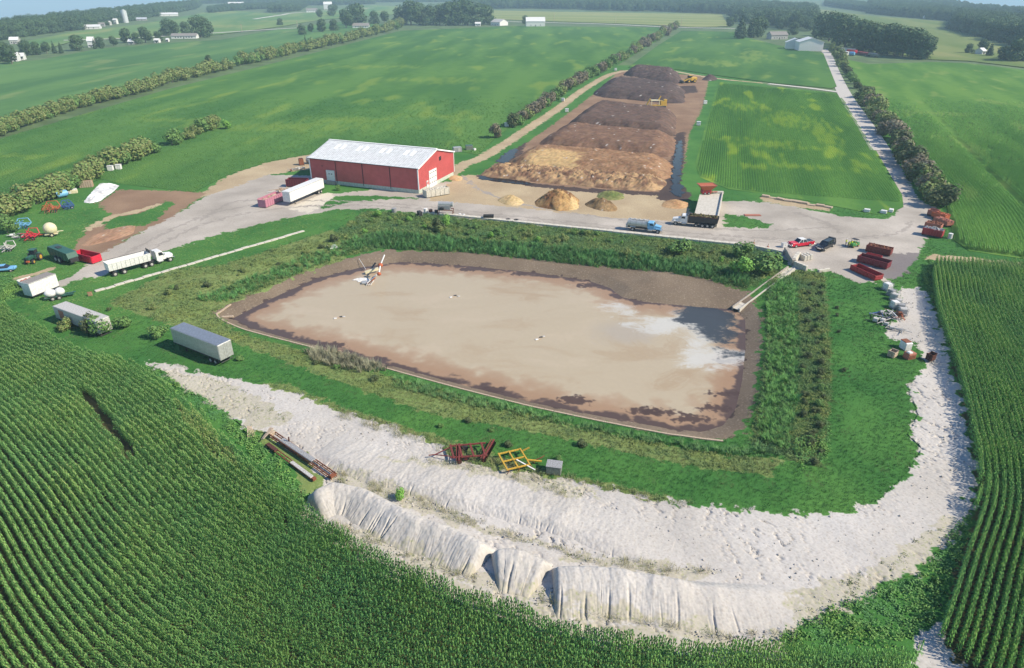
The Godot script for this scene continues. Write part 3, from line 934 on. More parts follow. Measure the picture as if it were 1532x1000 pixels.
func make_fields() -> void:
	var dk := c8(66, 105, 55)
	var md := c8(86, 122, 62)
	var yl := c8(128, 146, 66)
	var big := [[-30, 335], [-30, 218], [0, 208], [250, 134], [420, 92], [600, 46], [770, 39], [985, 41], [998, 52], [925, 97], [840, 142], [745, 203], [715, 232], [685, 226], [600, 216], [470, 230], [400, 242], [340, 262], [290, 288], [185, 276], [150, 268]]
	var f1 := field("soybean_field", "broad green soybean field with yellowish streaks behind the red barn", big, 0.08, dk, md, yl, dirpx(0, 210, 600, 46), [[440, 190, 130, 10], [520, 180, 60, 6], [640, 120, 70, 5], [560, 100, 50, 4], [660, 175, 60, 4], [40, 235, 60, 5], [250, 180, 50, 4]])
	var f2 := field("crop_field", "far green crop field between the roadside houses and the hedge of shrubs", [[-30, 205], [-30, 99], [0, 95], [60, 90], [150, 73], [260, 64], [330, 60], [420, 43], [520, 32], [590, 38], [480, 66], [330, 103], [250, 122], [130, 156]], 0.3, c8(72, 108, 66), c8(92, 126, 74), c8(128, 140, 88), dirpx(0, 150, 400, 60), [], 0.2)
	var f5 := field("soybean_field", "soybean field in straight rows with yellow patches between the compost yard and the lane", [[1075, 122], [1160, 130], [1250, 139], [1268, 152], [1350, 292], [1352, 310], [1335, 318], [1310, 321], [1200, 299], [1090, 283], [1048, 266], [1040, 245], [1058, 180]], 0.06, c8(72, 112, 56), c8(90, 128, 62), c8(162, 172, 62), dirpx(1045, 265, 1075, 122), [[1180, 180, 30, 16], [1150, 215, 40, 8], [1230, 200, 14, 30], [1110, 160, 20, 8], [1290, 250, 15, 12], [1200, 250, 50, 5], [1130, 250, 30, 6]])
	var f4 := field("soybean_field", "soybean field behind the compost heaps reaching to the white sheds", [[940, 101], [985, 68], [1020, 46], [1100, 48], [1112, 55], [1180, 72], [1232, 80], [1252, 130], [1245, 133], [1160, 125], [1070, 113], [990, 101]], 0.3, c8(64, 102, 56), c8(82, 118, 62), c8(138, 152, 76), dirpx(1030, 46, 945, 100), [[1080, 95, 40, 5], [1130, 85, 20, 12], [1020, 90, 25, 4]])
	var f6 := field("corn_field", "wide green corn field beyond the shrub lined lane", [[1262, 88], [1300, 96], [1395, 93], [1450, 95], [1560, 108], [1560, 400], [1532, 388], [1450, 376], [1428, 360], [1415, 300], [1345, 205], [1302, 148]], 0.1, c8(74, 113, 52), c8(95, 130, 61), c8(124, 142, 76), dirpx(1400, 290, 1270, 90), [[1400, 170, 40, 4]], 0.35)
	field("crop_field", "tan green crop field beyond the grove of dark trees", [[1218, 14], [1245, 16], [1300, 24], [1420, 33], [1428, 45], [1470, 56], [1540, 72], [1560, 75], [1560, 105], [1450, 92], [1395, 90], [1330, 80], [1270, 55], [1235, 30]], 0.5, c8(98, 116, 66), c8(120, 130, 80), c8(138, 138, 92), dirpx(1300, 24, 1560, 90), [], 0.2)
	field("crop_field", "pale tan field in front of the long wood", [[595, 14], [700, 15], [830, 18], [1080, 21], [1090, 40], [1040, 41], [985, 38], [940, 36], [820, 32], [690, 27], [600, 22]], 0.5, c8(118, 130, 78), c8(138, 144, 92), c8(150, 146, 100), dirpx(600, 20, 1080, 30), [], 0.2)
	field("crop_field", "striped green and tan fields below the grain silos", [[40, 62], [110, 48], [200, 38], [290, 22], [330, 14], [420, 22], [560, 8], [600, 10], [590, 22], [480, 30], [420, 40], [330, 52], [200, 58], [110, 62], [55, 78]], 0.5, c8(86, 120, 74), c8(112, 134, 82), c8(150, 146, 96), dirpx(40, 62, 330, 20), [[330, 40, 60, 3], [430, 32, 50, 2]], 0.2)
	# plants standing on the nearer fields, tinted by the field's own patches
	var soy := clump_mesh(22, 0.6, 0.5, 0.42, 0.13, Color(1, 1, 1), 0.25)
	var m1 := Many.new()
	var p1 := poly(big)
	var hg := poly([[0, 210], [250, 134], [600, 46]])
	hg.insert(0, hg[0] - (hg[1] - hg[0]).normalized() * 180.0)
	rows(hg, -16.0, 470.0, 1.05, 1.1, func(q): return q.y > -400.0 and Geometry2D.is_point_in_polygon(q, p1), func(q, turn, r):
		if rng.randf() < (-q.y - 160.0) / 235.0: return
		q += Vector2(rng.randf_range(-0.6, 0.6), rng.randf_range(-0.6, 0.6))
		m1.add(Vector3(q.x, 0.0, q.y), turn + rng.randf_range(-0.3, 0.3), Vector3.ONE * rng.randf_range(0.8, 1.25), f1.color(q) * 1.55))
	many("soybean_plants", "leafy soybean plants covering the field behind the red barn", "soybeans", soy, m1)
	var p5 := poly([[1077, 125], [1248, 141], [1262, 150], [1346, 292], [1348, 308], [1310, 318], [1200, 297], [1090, 281], [1050, 264], [1044, 245], [1062, 180]])
	var m5 := Many.new()
	rows(poly([[1040, 280], [1046, 250], [1060, 180], [1075, 122]]), 0.0, 85.0, 0.76, 0.8, func(q): return Geometry2D.is_point_in_polygon(q, p5), func(q, turn, r):
		if rng.randf() < 0.04: return
		m5.add(Vector3(q.x, 0.15, q.y), turn, Vector3(0.9, rng.randf_range(1.0, 1.5), 0.5), f5.color(q) * 1.9))
	many("soybean_plants", "rows of soybean plants between the compost yard and the lane", "soybeans", soy, m5)
	var rut := smooth_line(poly([[1400, 116], [1380, 134], [1376, 150], [1395, 171], [1420, 196], [1470, 250], [1530, 310]]), 0.8)
	var m6 := Many.new()
	var tall := corn_mesh(3, 0.42, 1.5, 7, 1.9, Color(1, 1, 1))
	var p6 := poly([[1275, 110], [1300, 100], [1450, 100], [1560, 115], [1560, 398], [1532, 386], [1450, 374], [1432, 360], [1418, 300], [1348, 205], [1306, 148]])
	rows(poly([[1445, 400], [1415, 300], [1345, 205], [1302, 148], [1262, 88]]), -2.0, 230.0, 0.95, 1.15, func(q): return q.y > -400.0 and Geometry2D.is_point_in_polygon(q, p6), func(q, turn, r):
		if rng.randf() < 0.04 + max(0.0, (-q.y - 180.0) / 215.0) or near_line(q, rut, 0.9): return
		var near := 1.0 - 0.6 * smoothstep(-220.0, -400.0, q.y)
		m6.add(Vector3(q.x + rng.randf_range(-0.1, 0.1), 0.1, q.y), turn, Vector3(1, rng.randf_range(0.85, 1.1) * near, 1), f6.color(q) * 2.0))
	many("corn_plants", "green corn plants covering the field beyond the shrub lined lane", "corn", tall, m6)

var plot := PackedVector2Array()
func lawn_tint(q: Vector2, n: float) -> Color:
	var k := clampf(0.45 + n * 0.9 + nz.get_noise_2d(q.x * 0.9, q.y * 0.9 + 50.0) * 0.5, 0.0, 1.0)
	var c := Color(0.032, 0.125, 0.036).lerp(Color(0.08, 0.19, 0.055), k)
	c = c.lerp(Color(0.16, 0.19, 0.085), smoothstep(0.2, 0.55, nz.get_noise_2d(q.x * 6.0 + 300.0, q.y * 6.0)) * 0.8)
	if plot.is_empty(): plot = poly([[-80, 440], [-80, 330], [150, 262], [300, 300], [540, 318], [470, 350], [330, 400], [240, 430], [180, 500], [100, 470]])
	return c.lerp(Color(0.21, 0.345, 0.1), 0.35 + k * 0.55) if Geometry2D.is_point_in_polygon(q + Vector2(n, -n) * 6.0, plot) else c      # sunlit glare on the machinery plot, painted in as a lighter, yellower tint
func make_grass() -> void:
	var tuft := blade_mesh(12, 0.13, 0.24, 0.03, Color(1, 1, 1), 0.5, 0.3)
	var tuft2 := clump_mesh(12, 0.34, 0.34, 0.34, 0.09, Color(1, 1, 1), 0.3)
	var reed := blade_mesh(12, 1.7, 0.42, 0.075, Color(1, 1, 1), 0.28)
	var dry := blade_mesh(12, 0.75, 0.45, 0.03, Color(1, 1, 1), 0.5)
	var a := Many.new()
	var b := Many.new()
	var lawn := poly([[-60, 430], [-60, 335], [0, 322], [150, 262], [300, 270], [470, 245], [640, 280], [700, 232], [760, 240], [1040, 240], [1080, 280], [1360, 300], [1425, 350], [1470, 388], [1420, 420], [1390, 520], [1400, 640], [1400, 760], [1300, 790], [1000, 770], [700, 720], [480, 640], [200, 570], [0, 470]])
	spread_over(lawn, 11.0, func(q):
		var c := near_c.at(q.x, q.y)
		if not (c in [0, 1, 10, 11]): return
		if rng.randf() < (-q.y - 60.0) / 140.0: return
		var n := nz.get_noise_2d(q.x * 4.0, q.y * 4.0)
		var far: float = 1.0 + max(0.0, (-q.y - 90.0) / 120.0)
		var h := terr(q.x, q.y)
		if c == 0:
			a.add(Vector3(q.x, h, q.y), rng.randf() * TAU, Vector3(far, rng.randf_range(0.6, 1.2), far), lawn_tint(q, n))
		elif n > -0.1 or c == 10:
			b.add(Vector3(q.x, h, q.y), rng.randf() * TAU, Vector3.ONE * rng.randf_range(0.5, 1.3) * far, Color(0.14 + n * 0.09, 0.21 + n * 0.05, 0.07))
		else:
			a.add(Vector3(q.x, h, q.y), rng.randf() * TAU, Vector3(far, rng.randf_range(1.0, 2.2), far), Color(0.21, 0.25, 0.1)))
	many("grass", "short green grass around the lagoon and the yard", "grass", tuft, a)
	many("weeds", "low mixed weeds on the lagoon banks", "weeds", tuft2, b)
	# reeds on the lagoon's banks
	var bands := [
		["dense green reeds on the slope below the concrete wall", [[575, 352], [700, 362], [840, 374], [960, 388], [1060, 402], [1120, 418], [1120, 432], [1060, 420], [950, 404], [840, 391], [700, 376], [590, 371], [545, 370]], 3.2, Color(0.085, 0.21, 0.065), 0.72],
		["dense green reeds along the bank beside the rough grass west of the lagoon", [[335, 432], [450, 388], [540, 358], [575, 352], [548, 370], [500, 385], [400, 424], [330, 452], [290, 450]], 2.6, Color(0.1, 0.24, 0.07), 0.5],
		["tall green reeds in a strip along the lagoon's far end beside the lawn", [[1148, 440], [1172, 418], [1192, 430], [1195, 520], [1192, 610], [1180, 680], [1140, 660], [1135, 640], [1148, 570], [1152, 500]], 4.5, Color(0.13, 0.29, 0.075), 0.45],
		["pale dry reeds at the lagoon's edge facing the sand track", [[455, 522], [510, 522], [560, 538], [580, 552], [540, 556], [470, 540]], 4.0, Color(0.27, 0.26, 0.17), 0.75],
		["leafy reeds beside the lagoon edge facing the sand track", [[590, 562], [700, 588], [800, 613], [900, 636], [1000, 655], [1080, 668], [1150, 668], [1180, 690], [1080, 680], [960, 660], [840, 635], [700, 605], [590, 578]], 2.6, Color(0.12, 0.24, 0.08), 0.42],
	]
	for e in bands:
		var m := Many.new()
		spread_over(poly(e[1], -0.6), e[2], func(q):
			var n := nz.get_noise_2d(q.x * 5.0, q.y * 5.0)
			var s: float = e[4] * (1.0 + n * 0.5) * rng.randf_range(0.75, 1.2)
			m.add(Vector3(q.x, terr(q.x, q.y), q.y), rng.randf() * TAU, Vector3(1.1, s, 1.1), e[3] * (1.0 + n * 0.5)))
		many("reeds", e[0], "reeds", reed, m)
	# dry weeds in the ditch between the sand banks and at the sand's edges
	var d := Many.new()
	for z in [[[500, 704], [580, 722], [650, 754], [740, 788], [850, 824], [990, 843], [1080, 857], [1000, 862], [900, 848], [820, 822], [740, 800], [640, 768], [570, 745], [505, 722]], [[480, 770], [640, 840], [900, 918], [1100, 950], [1180, 945], [1100, 960], [900, 928], [640, 852], [470, 772]], [[700, 695], [760, 706], [830, 718], [850, 748], [780, 722], [600, 686]], [[500, 608], [620, 648], [760, 690], [900, 724], [1050, 756], [1000, 760], [860, 722], [680, 685], [590, 655], [500, 622]]]:
		spread_over(poly(z), 6.0, func(q):
			var n := nz.get_noise_2d(q.x * 9.0, q.y * 9.0)
			if n > -0.12: d.add(Vector3(q.x, 0, q.y), rng.randf() * TAU, Vector3.ONE * rng.randf_range(0.3, 0.95), Color(0.25 + n * 0.1, 0.26, 0.13)))
	many("dry_weeds", "dry olive weeds in the ditch and along the edges of the sand", "weeds", dry, d)
	# sparse weeds dotted on the sand
	var w := Many.new()
	for z in zones:
		if z[0] == 6: spread_over(poly(z[2]), 1.4, func(q):
			if nz.get_noise_2d(q.x * 7.0, q.y * 7.0) > 0.02: w.add(Vector3(q.x, -0.03, q.y), rng.randf() * TAU, Vector3.ONE * rng.randf_range(0.4, 1.0), Color(0.14, 0.17, 0.07)))
	many("sand_weeds", "small green weeds scattered on the pale sand", "weeds", tuft2, w)
	# loose clods on the sand, thicker along the feet of the banks
	var cm := MB.new()
	cm.blob(Vector3(0, 0.2, 0), Vector3(0.6, 0.42, 0.5), 4, 6)
	cm.blob(Vector3(0.35, 0.12, 0.2), Vector3(0.3, 0.3, 0.35), 4, 5)
	var cd := Many.new()
	var clod := func(q):
		var s := 0.05 + 0.22 * pow(rng.randf(), 3.0)
		cd.add(Vector3(q.x, -0.02, q.y), rng.randf() * TAU, Vector3(s, s * rng.randf_range(0.6, 1.2), s), Color(0.4, 0.375, 0.34) * rng.randf_range(0.7, 1.1))
	for z in zones:
		if z[0] == 5: spread_over(poly(z[2]), 0.9, clod)
	spread_over(poly([[470, 750], [640, 822], [800, 872], [1000, 930], [1150, 945], [1100, 962], [900, 930], [640, 852], [480, 782]]), 7.0, clod)
	spread_over(poly([[600, 735], [740, 782], [900, 826], [1080, 852], [1080, 862], [900, 842], [740, 800], [600, 752]]), 5.0, clod)
	many("sand_clods", "loose pale clods scattered over the sand", "clods", cm.mesh(M.solid), cd)
	# rank green growth at the corner of the sand and the corn
	var g := Many.new()
	for z in [[[1175, 945], [1260, 905], [1320, 880], [1375, 862], [1420, 800], [1450, 770], [1455, 790], [1420, 870], [1395, 930], [1340, 965], [1250, 968], [1160, 962]], [[215, 548], [240, 556], [330, 612], [400, 668], [460, 740], [455, 758], [400, 706], [330, 640], [262, 590]], [[1180, 660], [1240, 640], [1240, 690], [1200, 700]], [[1390, 390], [1420, 400], [1440, 410], [1430, 470], [1405, 470], [1380, 420]], [[20, 412], [40, 425], [42, 440], [10, 452], [-30, 440], [-30, 412]]]:
		var p := poly(z)
		spread_over(p, 5.0, func(q):
			var n := nz.get_noise_2d(q.x * 5.0, q.y * 5.0)
			g.add(Vector3(q.x, 0, q.y), rng.randf() * TAU, Vector3(1.3, rng.randf_range(1.0, 2.2) * (1.0 + n), 1.3), Color(0.13 + n * 0.08, 0.27 + n * 0.08, 0.07)))
	many("rank_weeds", "rank bright green weeds between the sand and the corn", "weeds", tuft2, g)

# ---------- trees and shrubs ----------
func crown_mesh(lobes: Array, leaves: int, lf: float, a: Color, b: Color) -> ArrayMesh:
	var mb := MB.new()
	var tot := 0.0
	for l in lobes: tot += l[1] * l[1]
	for l in lobes:
		var o: Vector3 = l[0]
		var rr: float = l[1]
		var sq: float = l[2] if l.size() > 2 else 1.0
		for i in int(leaves * rr * rr / tot):
			var d := Vector3(rng.randfn(), rng.randfn(), rng.randfn()).normalized()
			var r := rr * (0.62 + 0.45 * rng.randf())
			var p := o + Vector3(d.x, d.y * sq, d.z) * r
			var inside := false
			for k in lobes:
				if k != l and p.distance_to(k[0]) < k[1] * 0.55: inside = true
			if inside: continue
			var nr := (d + Vector3(rng.randf_range(-0.6, 0.6), rng.randf_range(-0.3, 0.7), rng.randf_range(-0.6, 0.6))).normalized()
			var s := nr.cross(Vector3(rng.randf_range(-1, 1), rng.randf_range(-1, 1), rng.randf_range(-1, 1))).normalized()
			var t := nr.cross(s)
			var e := lf * rng.randf_range(0.6, 1.4)
			mb.col = vary(a.lerp(b, rng.randf()), 0.2)
			var q := [p - s * e, p - t * e * 0.8, p + s * e, p + t * e * 0.8]
			mb.tri(q[0], q[1], q[2], nr, nr, nr); mb.tri(q[0], q[2], q[3], nr, nr, nr)
	return mb.mesh(M.leaf)
func trunk_mesh(h: float, r: float, limbs: int, spread: float) -> ArrayMesh:
	var mb := MB.new()
	mb.cyl(Vector3(0, -0.2, 0), Vector3(0.1, h, 0.05), r, r * 0.55, 7)
	for i in limbs:
		var az := TAU * i / limbs + rng.randf()
		var o := Vector3(0.06, h * rng.randf_range(0.55, 0.95), 0.03)
		mb.cyl(o, o + Vector3(cos(az) * spread, h * 0.7, sin(az) * spread), r * 0.45, r * 0.12, 5)
	return mb.mesh(M.bark)
var kinds := {}
const LOOK := {"olive": "olive brown", "mauve": "grey mauve, bare looking", "green": "green", "dark": "dark", "bright": "bright green"}
func make_kinds() -> void:
	# each kind: crown and trunk, one metre... the crown reaches the height given
	var ev := [Color(0.045, 0.085, 0.035), Color(0.075, 0.125, 0.05)]
	for k in 3:
		var lb := []
		for i in 14:
			var a := rng.randf() * TAU
			var rr := rng.randf_range(1.2, 3.2)
			lb.append([Vector3(cos(a) * rr, rng.randf_range(2.2, 9.2), sin(a) * rr), rng.randf_range(1.8, 2.8)])
		lb.append([Vector3(0, 8.5, 0), 3.0])
		kinds["broad%d" % k] = [12.0, crown_mesh(lb, 2200, 0.4, ev[0], ev[1]), trunk_mesh(4.0, 0.35, 5, 2.2)]
	var cl := []
	for i in 8: cl.append([Vector3(0, 1.6 + i * 1.25, 0), 2.5 - i * 0.28, 0.6])
	kinds["conifer"] = [11.4, crown_mesh(cl, 1100, 0.34, Color(0.035, 0.07, 0.035), Color(0.06, 0.1, 0.045)), trunk_mesh(6.0, 0.25, 0, 0.0)]
	var sets := {"olive": [Color(0.13, 0.21, 0.06), Color(0.21, 0.225, 0.085)], "mauve": [Color(0.2, 0.165, 0.125), Color(0.14, 0.14, 0.08)], "green": [Color(0.09, 0.18, 0.05), Color(0.15, 0.25, 0.075)], "dark": [Color(0.055, 0.09, 0.038), Color(0.11, 0.125, 0.055)], "bright": [Color(0.13, 0.29, 0.055), Color(0.19, 0.37, 0.075)]}
	for k in sets:
		for j in 2:
			var lb := []
			for i in 7:
				var a := rng.randf() * TAU
				var rr := rng.randf_range(0.3, 1.0)
				lb.append([Vector3(cos(a) * rr, rng.randf_range(0.5, 2.3), sin(a) * rr), rng.randf_range(0.6, 0.95)])
			kinds["%s%d" % [k, j]] = [3.1, crown_mesh(lb, 1000, 0.15, sets[k][0], sets[k][1]), trunk_mesh(1.2, 0.08, 4, 0.5)]
	kinds.keys()
func plant(called: String, label: String, category: String, group: String, at: Vector3, hgt: float, kind: String, wide := 1.0) -> void:
	var k: Array = kinds[kind]
	var o := thing(called, label, category, at, rng.randf() * TAU, group)
	var s: float = hgt / k[0]
	o.scale = Vector3(s * wide, s, s * wide)
	mpart("trunk", k[2], o)
	mpart("crown", k[1], o)
func hpx(p: Vector3, px: float) -> float: return px * depth(p) / FPX
# shrubs set along a line of pixels: spacing and height in pixels change linearly
func hedge(label: String, group: String, ln: Array, gap0: float, gap1: float, h0: float, h1: float, ks: Array, wide := 1.1, skip := []) -> void:
	var g := PackedVector2Array()
	for q in ln: g.append(Vector2(q[0], q[1]))
	var cv := smooth_line(g, 1.0)
	var s := 0.0
	while s < cv.size():
		var t := s / cv.size()
		var q := cv[int(s)]
		s += lerpf(gap0, gap1, t) * rng.randf_range(0.8, 1.2)
		var out := false
		for k in skip: if q.x > k[0] and q.x < k[1]: out = true
		if out: continue
		var p := P(q.x, q.y + rng.randf_range(-1, 1))
		var kd: String = ks[rng.randi() % ks.size()]
		plant("hedge_shrub", label % LOOK[kd], "shrub", group, p, hpx(p, lerpf(h0, h1, t)) * rng.randf_range(0.9, 1.25), kd + str(rng.randi() % 2), wide * rng.randf_range(0.95, 1.3))
func make_trees() -> void:
	hedge("%s shrub in the long hedgerow between two green fields", "hedgerow between the far fields", [[0, 204], [60, 181], [130, 159], [200, 141], [260, 123], [330, 106], [380, 94], [440, 80], [500, 67], [560, 52], [603, 41]], 8.0, 4.6, 20.0, 12.5, ["olive", "olive", "olive", "green"], 1.0, [[343, 356]])
	hedge("%s shrub in the broken hedge at the farm machinery plot", "hedge beside the machinery plot", [[0, 328], [45, 310], [90, 292], [125, 276], [148, 264]], 12.0, 11.0, 32.0, 26.0, ["olive", "olive", "green"], 1.05)
	hedge("%s shrub in the short middle piece of the broken hedge", "short middle piece of the broken hedge", [[170, 251], [200, 240], [230, 228]], 13.0, 13.0, 25.0, 25.0, ["olive", "olive", "green"], 1.05)
	hedge("%s shrub in the last piece of the broken hedge, out in the soybeans", "last piece of the broken hedge", [[258, 217], [290, 204], [325, 190]], 13.0, 12.0, 20.0, 18.0, ["green", "olive"], 1.0)
	var bp := P(338, 193)
	plant("hedge_shrub", "bright green vine covered shrub ending the broken hedge", "shrub", "", bp, hpx(bp, 15), "bright0", 1.2)
	hedge("%s shrub in the row beside the pale dirt track", "shrubs along the dirt track", [[775, 186], [800, 170], [830, 150], [860, 131], [900, 107], [940, 85], [975, 64], [1012, 43]], 7.5, 4.4, 19.0, 12.0, ["mauve", "olive", "mauve", "green"], 1.0, [[840, 846]])
	hedge("%s shrub in the tall row shading the gravel lane", "shrubs along the gravel lane", [[1402, 308], [1385, 282], [1362, 250], [1338, 214], [1312, 176], [1292, 146]], 9.0, 6.0, 32.0, 21.0, ["mauve", "mauve", "dark", "olive"], 1.15)
	hedge("low %s shrub on the lane stretch leading to the white sheds", "low shrubs at the far lane", [[1284, 134], [1272, 118], [1262, 104]], 6.0, 5.0, 11.0, 12.0, ["dark", "green"], 1.2)
	hedge("tall %s shrub where the lane reaches the white sheds", "shrubs by the white sheds", [[1260, 100], [1252, 86], [1246, 78]], 5.0, 5.0, 16.0, 14.0, ["dark", "olive"], 1.0)
	var one := func(x, y, h, k, lb, wide = 1.0):
		var p := G(x, y)
		plant("shrub", lb, "shrub", "", p, hpx(p, h), k, wide)
	one.call(740, 207, 24, "mauve0", "grey bare looking shrub alone beside the dirt track behind the barn", 0.9)
	one.call(768, 190, 26, "dark0", "dark green shrub next to the grey bare shrub by the dirt track")
	one.call(596, 748, 27, "bright1", "single bright green shrub in the ditch between the sand banks", 0.8)
	one.call(185, 490, 28, "green0", "round green bush beside the old grey box trailer", 1.0)
	one.call(152, 503, 33, "green1", "leafy bush against the rear of the old grey box trailer", 1.0)
	one.call(134, 500, 38, "dark1", "slender dark sapling in front of the old grey box trailer", 0.55)
	one.call(102, 492, 22, "olive0", "yellowish bush by the front of the old grey box trailer", 1.2)
	one.call(240, 505, 22, "green1", "low spreading bush just left in the shadow side of the silver trailer", 1.4)
	one.call(360, 539, 11, "green0", "little bush in the grass beyond the silver trailer's tailgate", 1.3)
	one.call(1012, 379, 30, "green0", "large round green bush below the concrete wall near the dump truck", 1.35)
	one.call(1110, 384, 26, "green1", "green bush below the concrete wall near the orange cones", 1.3)
	one.call(1140, 408, 42, "green0", "big dark green bush beside the timber chute", 1.35)
	one.call(1105, 412, 32, "bright0", "bright green bush on the bank beside the timber chute", 1.2)
	one.call(500, 362, 14, "dark0", "small dark bush near the white board on the grass slope", 1.2)
	one.call(655, 345, 20, "dark1", "dark bush under the concrete wall below the feed hopper", 1.1)
	one.call(665, 338, 24, "bright1", "light green bush touching the concrete wall below the feed hopper", 0.8)
	one.call(505, 285, 9, "green1", "small bush at the barn's small white door", 1.0)
	one.call(12, 350, 30, "green1", "dark green tree like bush at the end of the machinery row", 1.0)
	# the weedy slope under the wall: shrubs one can count
	for i in 62:
		var t := i / 61.0
		var x := lerpf(548, 1160, t) + rng.randf_range(-6, 6)
		var y := lerpf(338, 394, t) + rng.randf_range(-10, 12) - (8.0 if x > 560 and x < 900 else 0.0)
		var p := G(x, y)
		var kd: String = ["green", "olive", "green", "bright"][rng.randi() % 4]
		plant("bank_shrub", "%s shrub on the weedy slope under the long concrete wall" % LOOK[kd], "shrub", "shrubs on the slope under the wall", p, rng.randf_range(0.7, 2.1), kd + str(i % 2), rng.randf_range(0.9, 1.5))
	for i in 16:
		var t := i / 15.0
		var p := G(lerpf(165, 520, t) + rng.randf_range(-25, 25), lerpf(470, 352, t) + rng.randf_range(-8, 25))
		var kd: String = ["dark", "olive", "green"][rng.randi() % 3]
		plant("bank_shrub", "small %s shrub in the rough grass between slab row and lagoon" % LOOK[kd], "shrub", "shrubs in the rough grass", p, rng.randf_range(0.5, 1.5), kd + str(i % 2), 1.3)
	for i in 44:
		var t := i / 43.0
		var p := G(1215 + rng.randf_range(-14, 20) - 4.0 * t, lerpf(425, 690, t) + rng.randf_range(-4, 4))
		plant("bank_shrub", "dark weedy shrub in the strip between the reeds and the lawn", "shrub", "shrubs between reeds and lawn", p, rng.randf_range(0.6, 1.35), ["dark", "dark", "green"][rng.randi() % 3] + str(i % 2), 1.25)
	for i in 9:
		var p := G([472, 505, 560, 660, 700, 735, 760, 835, 870][i], [545, 552, 570, 640, 632, 645, 668, 690, 668][i])
		plant("bank_shrub", "low bush on the grass between the lagoon and the sand track", "shrub", "bushes between lagoon and sand track", p, rng.randf_range(0.6, 1.2), ["dark", "green"][i % 2] + str(i % 2), 1.5)
	for e in [[1252, 462], [1252, 473], [1255, 498], [1262, 556]]:
		var p := G(e[0], e[1])
		plant("thistle", "small dark thistle clump alone on the mown lawn", "plant", "thistles on the lawn", p, 0.8, "dark0", 1.1)
	# trees by their places: pixel, base, height in pixels, kind
	var sets := [
		["broad leafy tree among the roadside houses beyond the far field", "trees by the roadside houses", [[5, 92, 30, 0], [18, 96, 26, 1], [40, 84, 22, 2], [55, 82, 18, 0], [70, 80, 16, 1], [116, 76, 22, 2], [150, 70, 14, 0], [170, 69, 14, 1], [190, 64, 20, 2], [205, 66, 16, 0], [218, 64, 22, 1], [238, 62, 14, 2], [252, 54, 24, 0], [262, 54, 20, 1], [278, 52, 18, 2], [300, 56, 30, 0], [308, 54, 26, 1]]],
		["broad tree in the clump beside the low house at the hedgerow's end", "clump at the hedgerow's end", [[452, 52, 14, 0], [466, 48, 12, 1], [482, 48, 18, 2], [500, 46, 16, 0], [518, 42, 26, 1], [536, 38, 30, 2], [560, 36, 18, 0], [575, 34, 16, 1]]],
		["large dark tree in the row behind the broad soybean field", "tree row behind the soybean field", [[600, 37, 26, 0], [615, 38, 34, 1], [628, 37, 30, 2], [645, 38, 28, 0], [658, 37, 28, 1], [672, 38, 32, 2], [686, 38, 36, 0], [700, 38, 34, 1], [716, 38, 30, 2], [730, 37, 26, 0]]],
		["tall dark tree in the grove along the field behind the parked trailers", "grove behind the parked trailers", [[1228, 58, 36, 0], [1240, 62, 40, 1], [1252, 66, 42, 2], [1264, 70, 42, 0], [1276, 73, 40, 1], [1288, 76, 42, 2], [1300, 78, 40, 0], [1312, 80, 40, 1], [1325, 81, 42, 2], [1338, 83, 40, 0], [1350, 85, 40, 1], [1362, 87, 42, 2], [1374, 88, 36, 0], [1385, 89, 32, 1], [1245, 54, 30, 2], [1270, 60, 32, 0], [1300, 68, 30, 1], [1335, 74, 30, 2]]],
		["tree standing around the farmhouse near the white sheds", "trees around the farmhouse", [[1128, 56, 28, 0], [1138, 54, 26, 1], [1165, 44, 18, 2], [1186, 52, 18, 0], [1098, 36, 14, 1], [1092, 40, 14, 2], [1180, 40, 14, 0]]],
		["tree in the small clump around the white cottage across the fields", "clump around the white cottage", [[1449, 80, 14, 0], [1468, 78, 18, 1], [1500, 90, 20, 2], [1518, 92, 34, 0], [1524, 90, 30, 1], [1532, 88, 30, 2], [1540, 92, 30, 0]]],
		["far round tree on its own in the distant tan field", "lone far trees", [[419, 38, 10, 0], [479, 27, 12, 1], [498, 24, 16, 2], [786, 36, 12, 0]]],
	]
	for s in sets:
		for e in s[2]:
			var p := P(e[0], e[1])
			plant("broadleaf_tree", s[0], "tree", s[1], p, hpx(p, e[2] * 1.08), "broad%d" % e[3], 1.15)
	for e in [[82, 80, 18, "dark conifer among the roadside houses"], [92, 80, 17, "dark conifer among the roadside houses"], [142, 73, 15, "dark conifer among the roadside houses"], [152, 73, 17, "dark conifer among the roadside houses"]]:
		var p := P(e[0], e[1])
		plant("conifer_tree", e[3], "tree", "roadside conifers", p, hpx(p, e[2]), "conifer", 1.0)
	var q := P(1107, 58)
	plant("conifer_tree", "big dense conifer standing at the field's edge by the farmhouse", "tree", "", q, hpx(q, 34), "conifer", 1.35)
	q = P(1480, 84)
	plant("conifer_tree", "dark pyramid conifer beside the white cottage across the fields", "tree", "", q, hpx(q, 20), "conifer", 1.3)
	q = P(458, 72)
	plant("conifer_tree", "narrow dark conifer poking out of the long hedgerow", "tree", "", q, hpx(q, 19), "conifer", 0.6)
	q = P(313, 96)
	plant("broadleaf_tree", "single dark round tree growing out of the long hedgerow", "tree", "", q, hpx(q, 14), "broad1", 1.0)
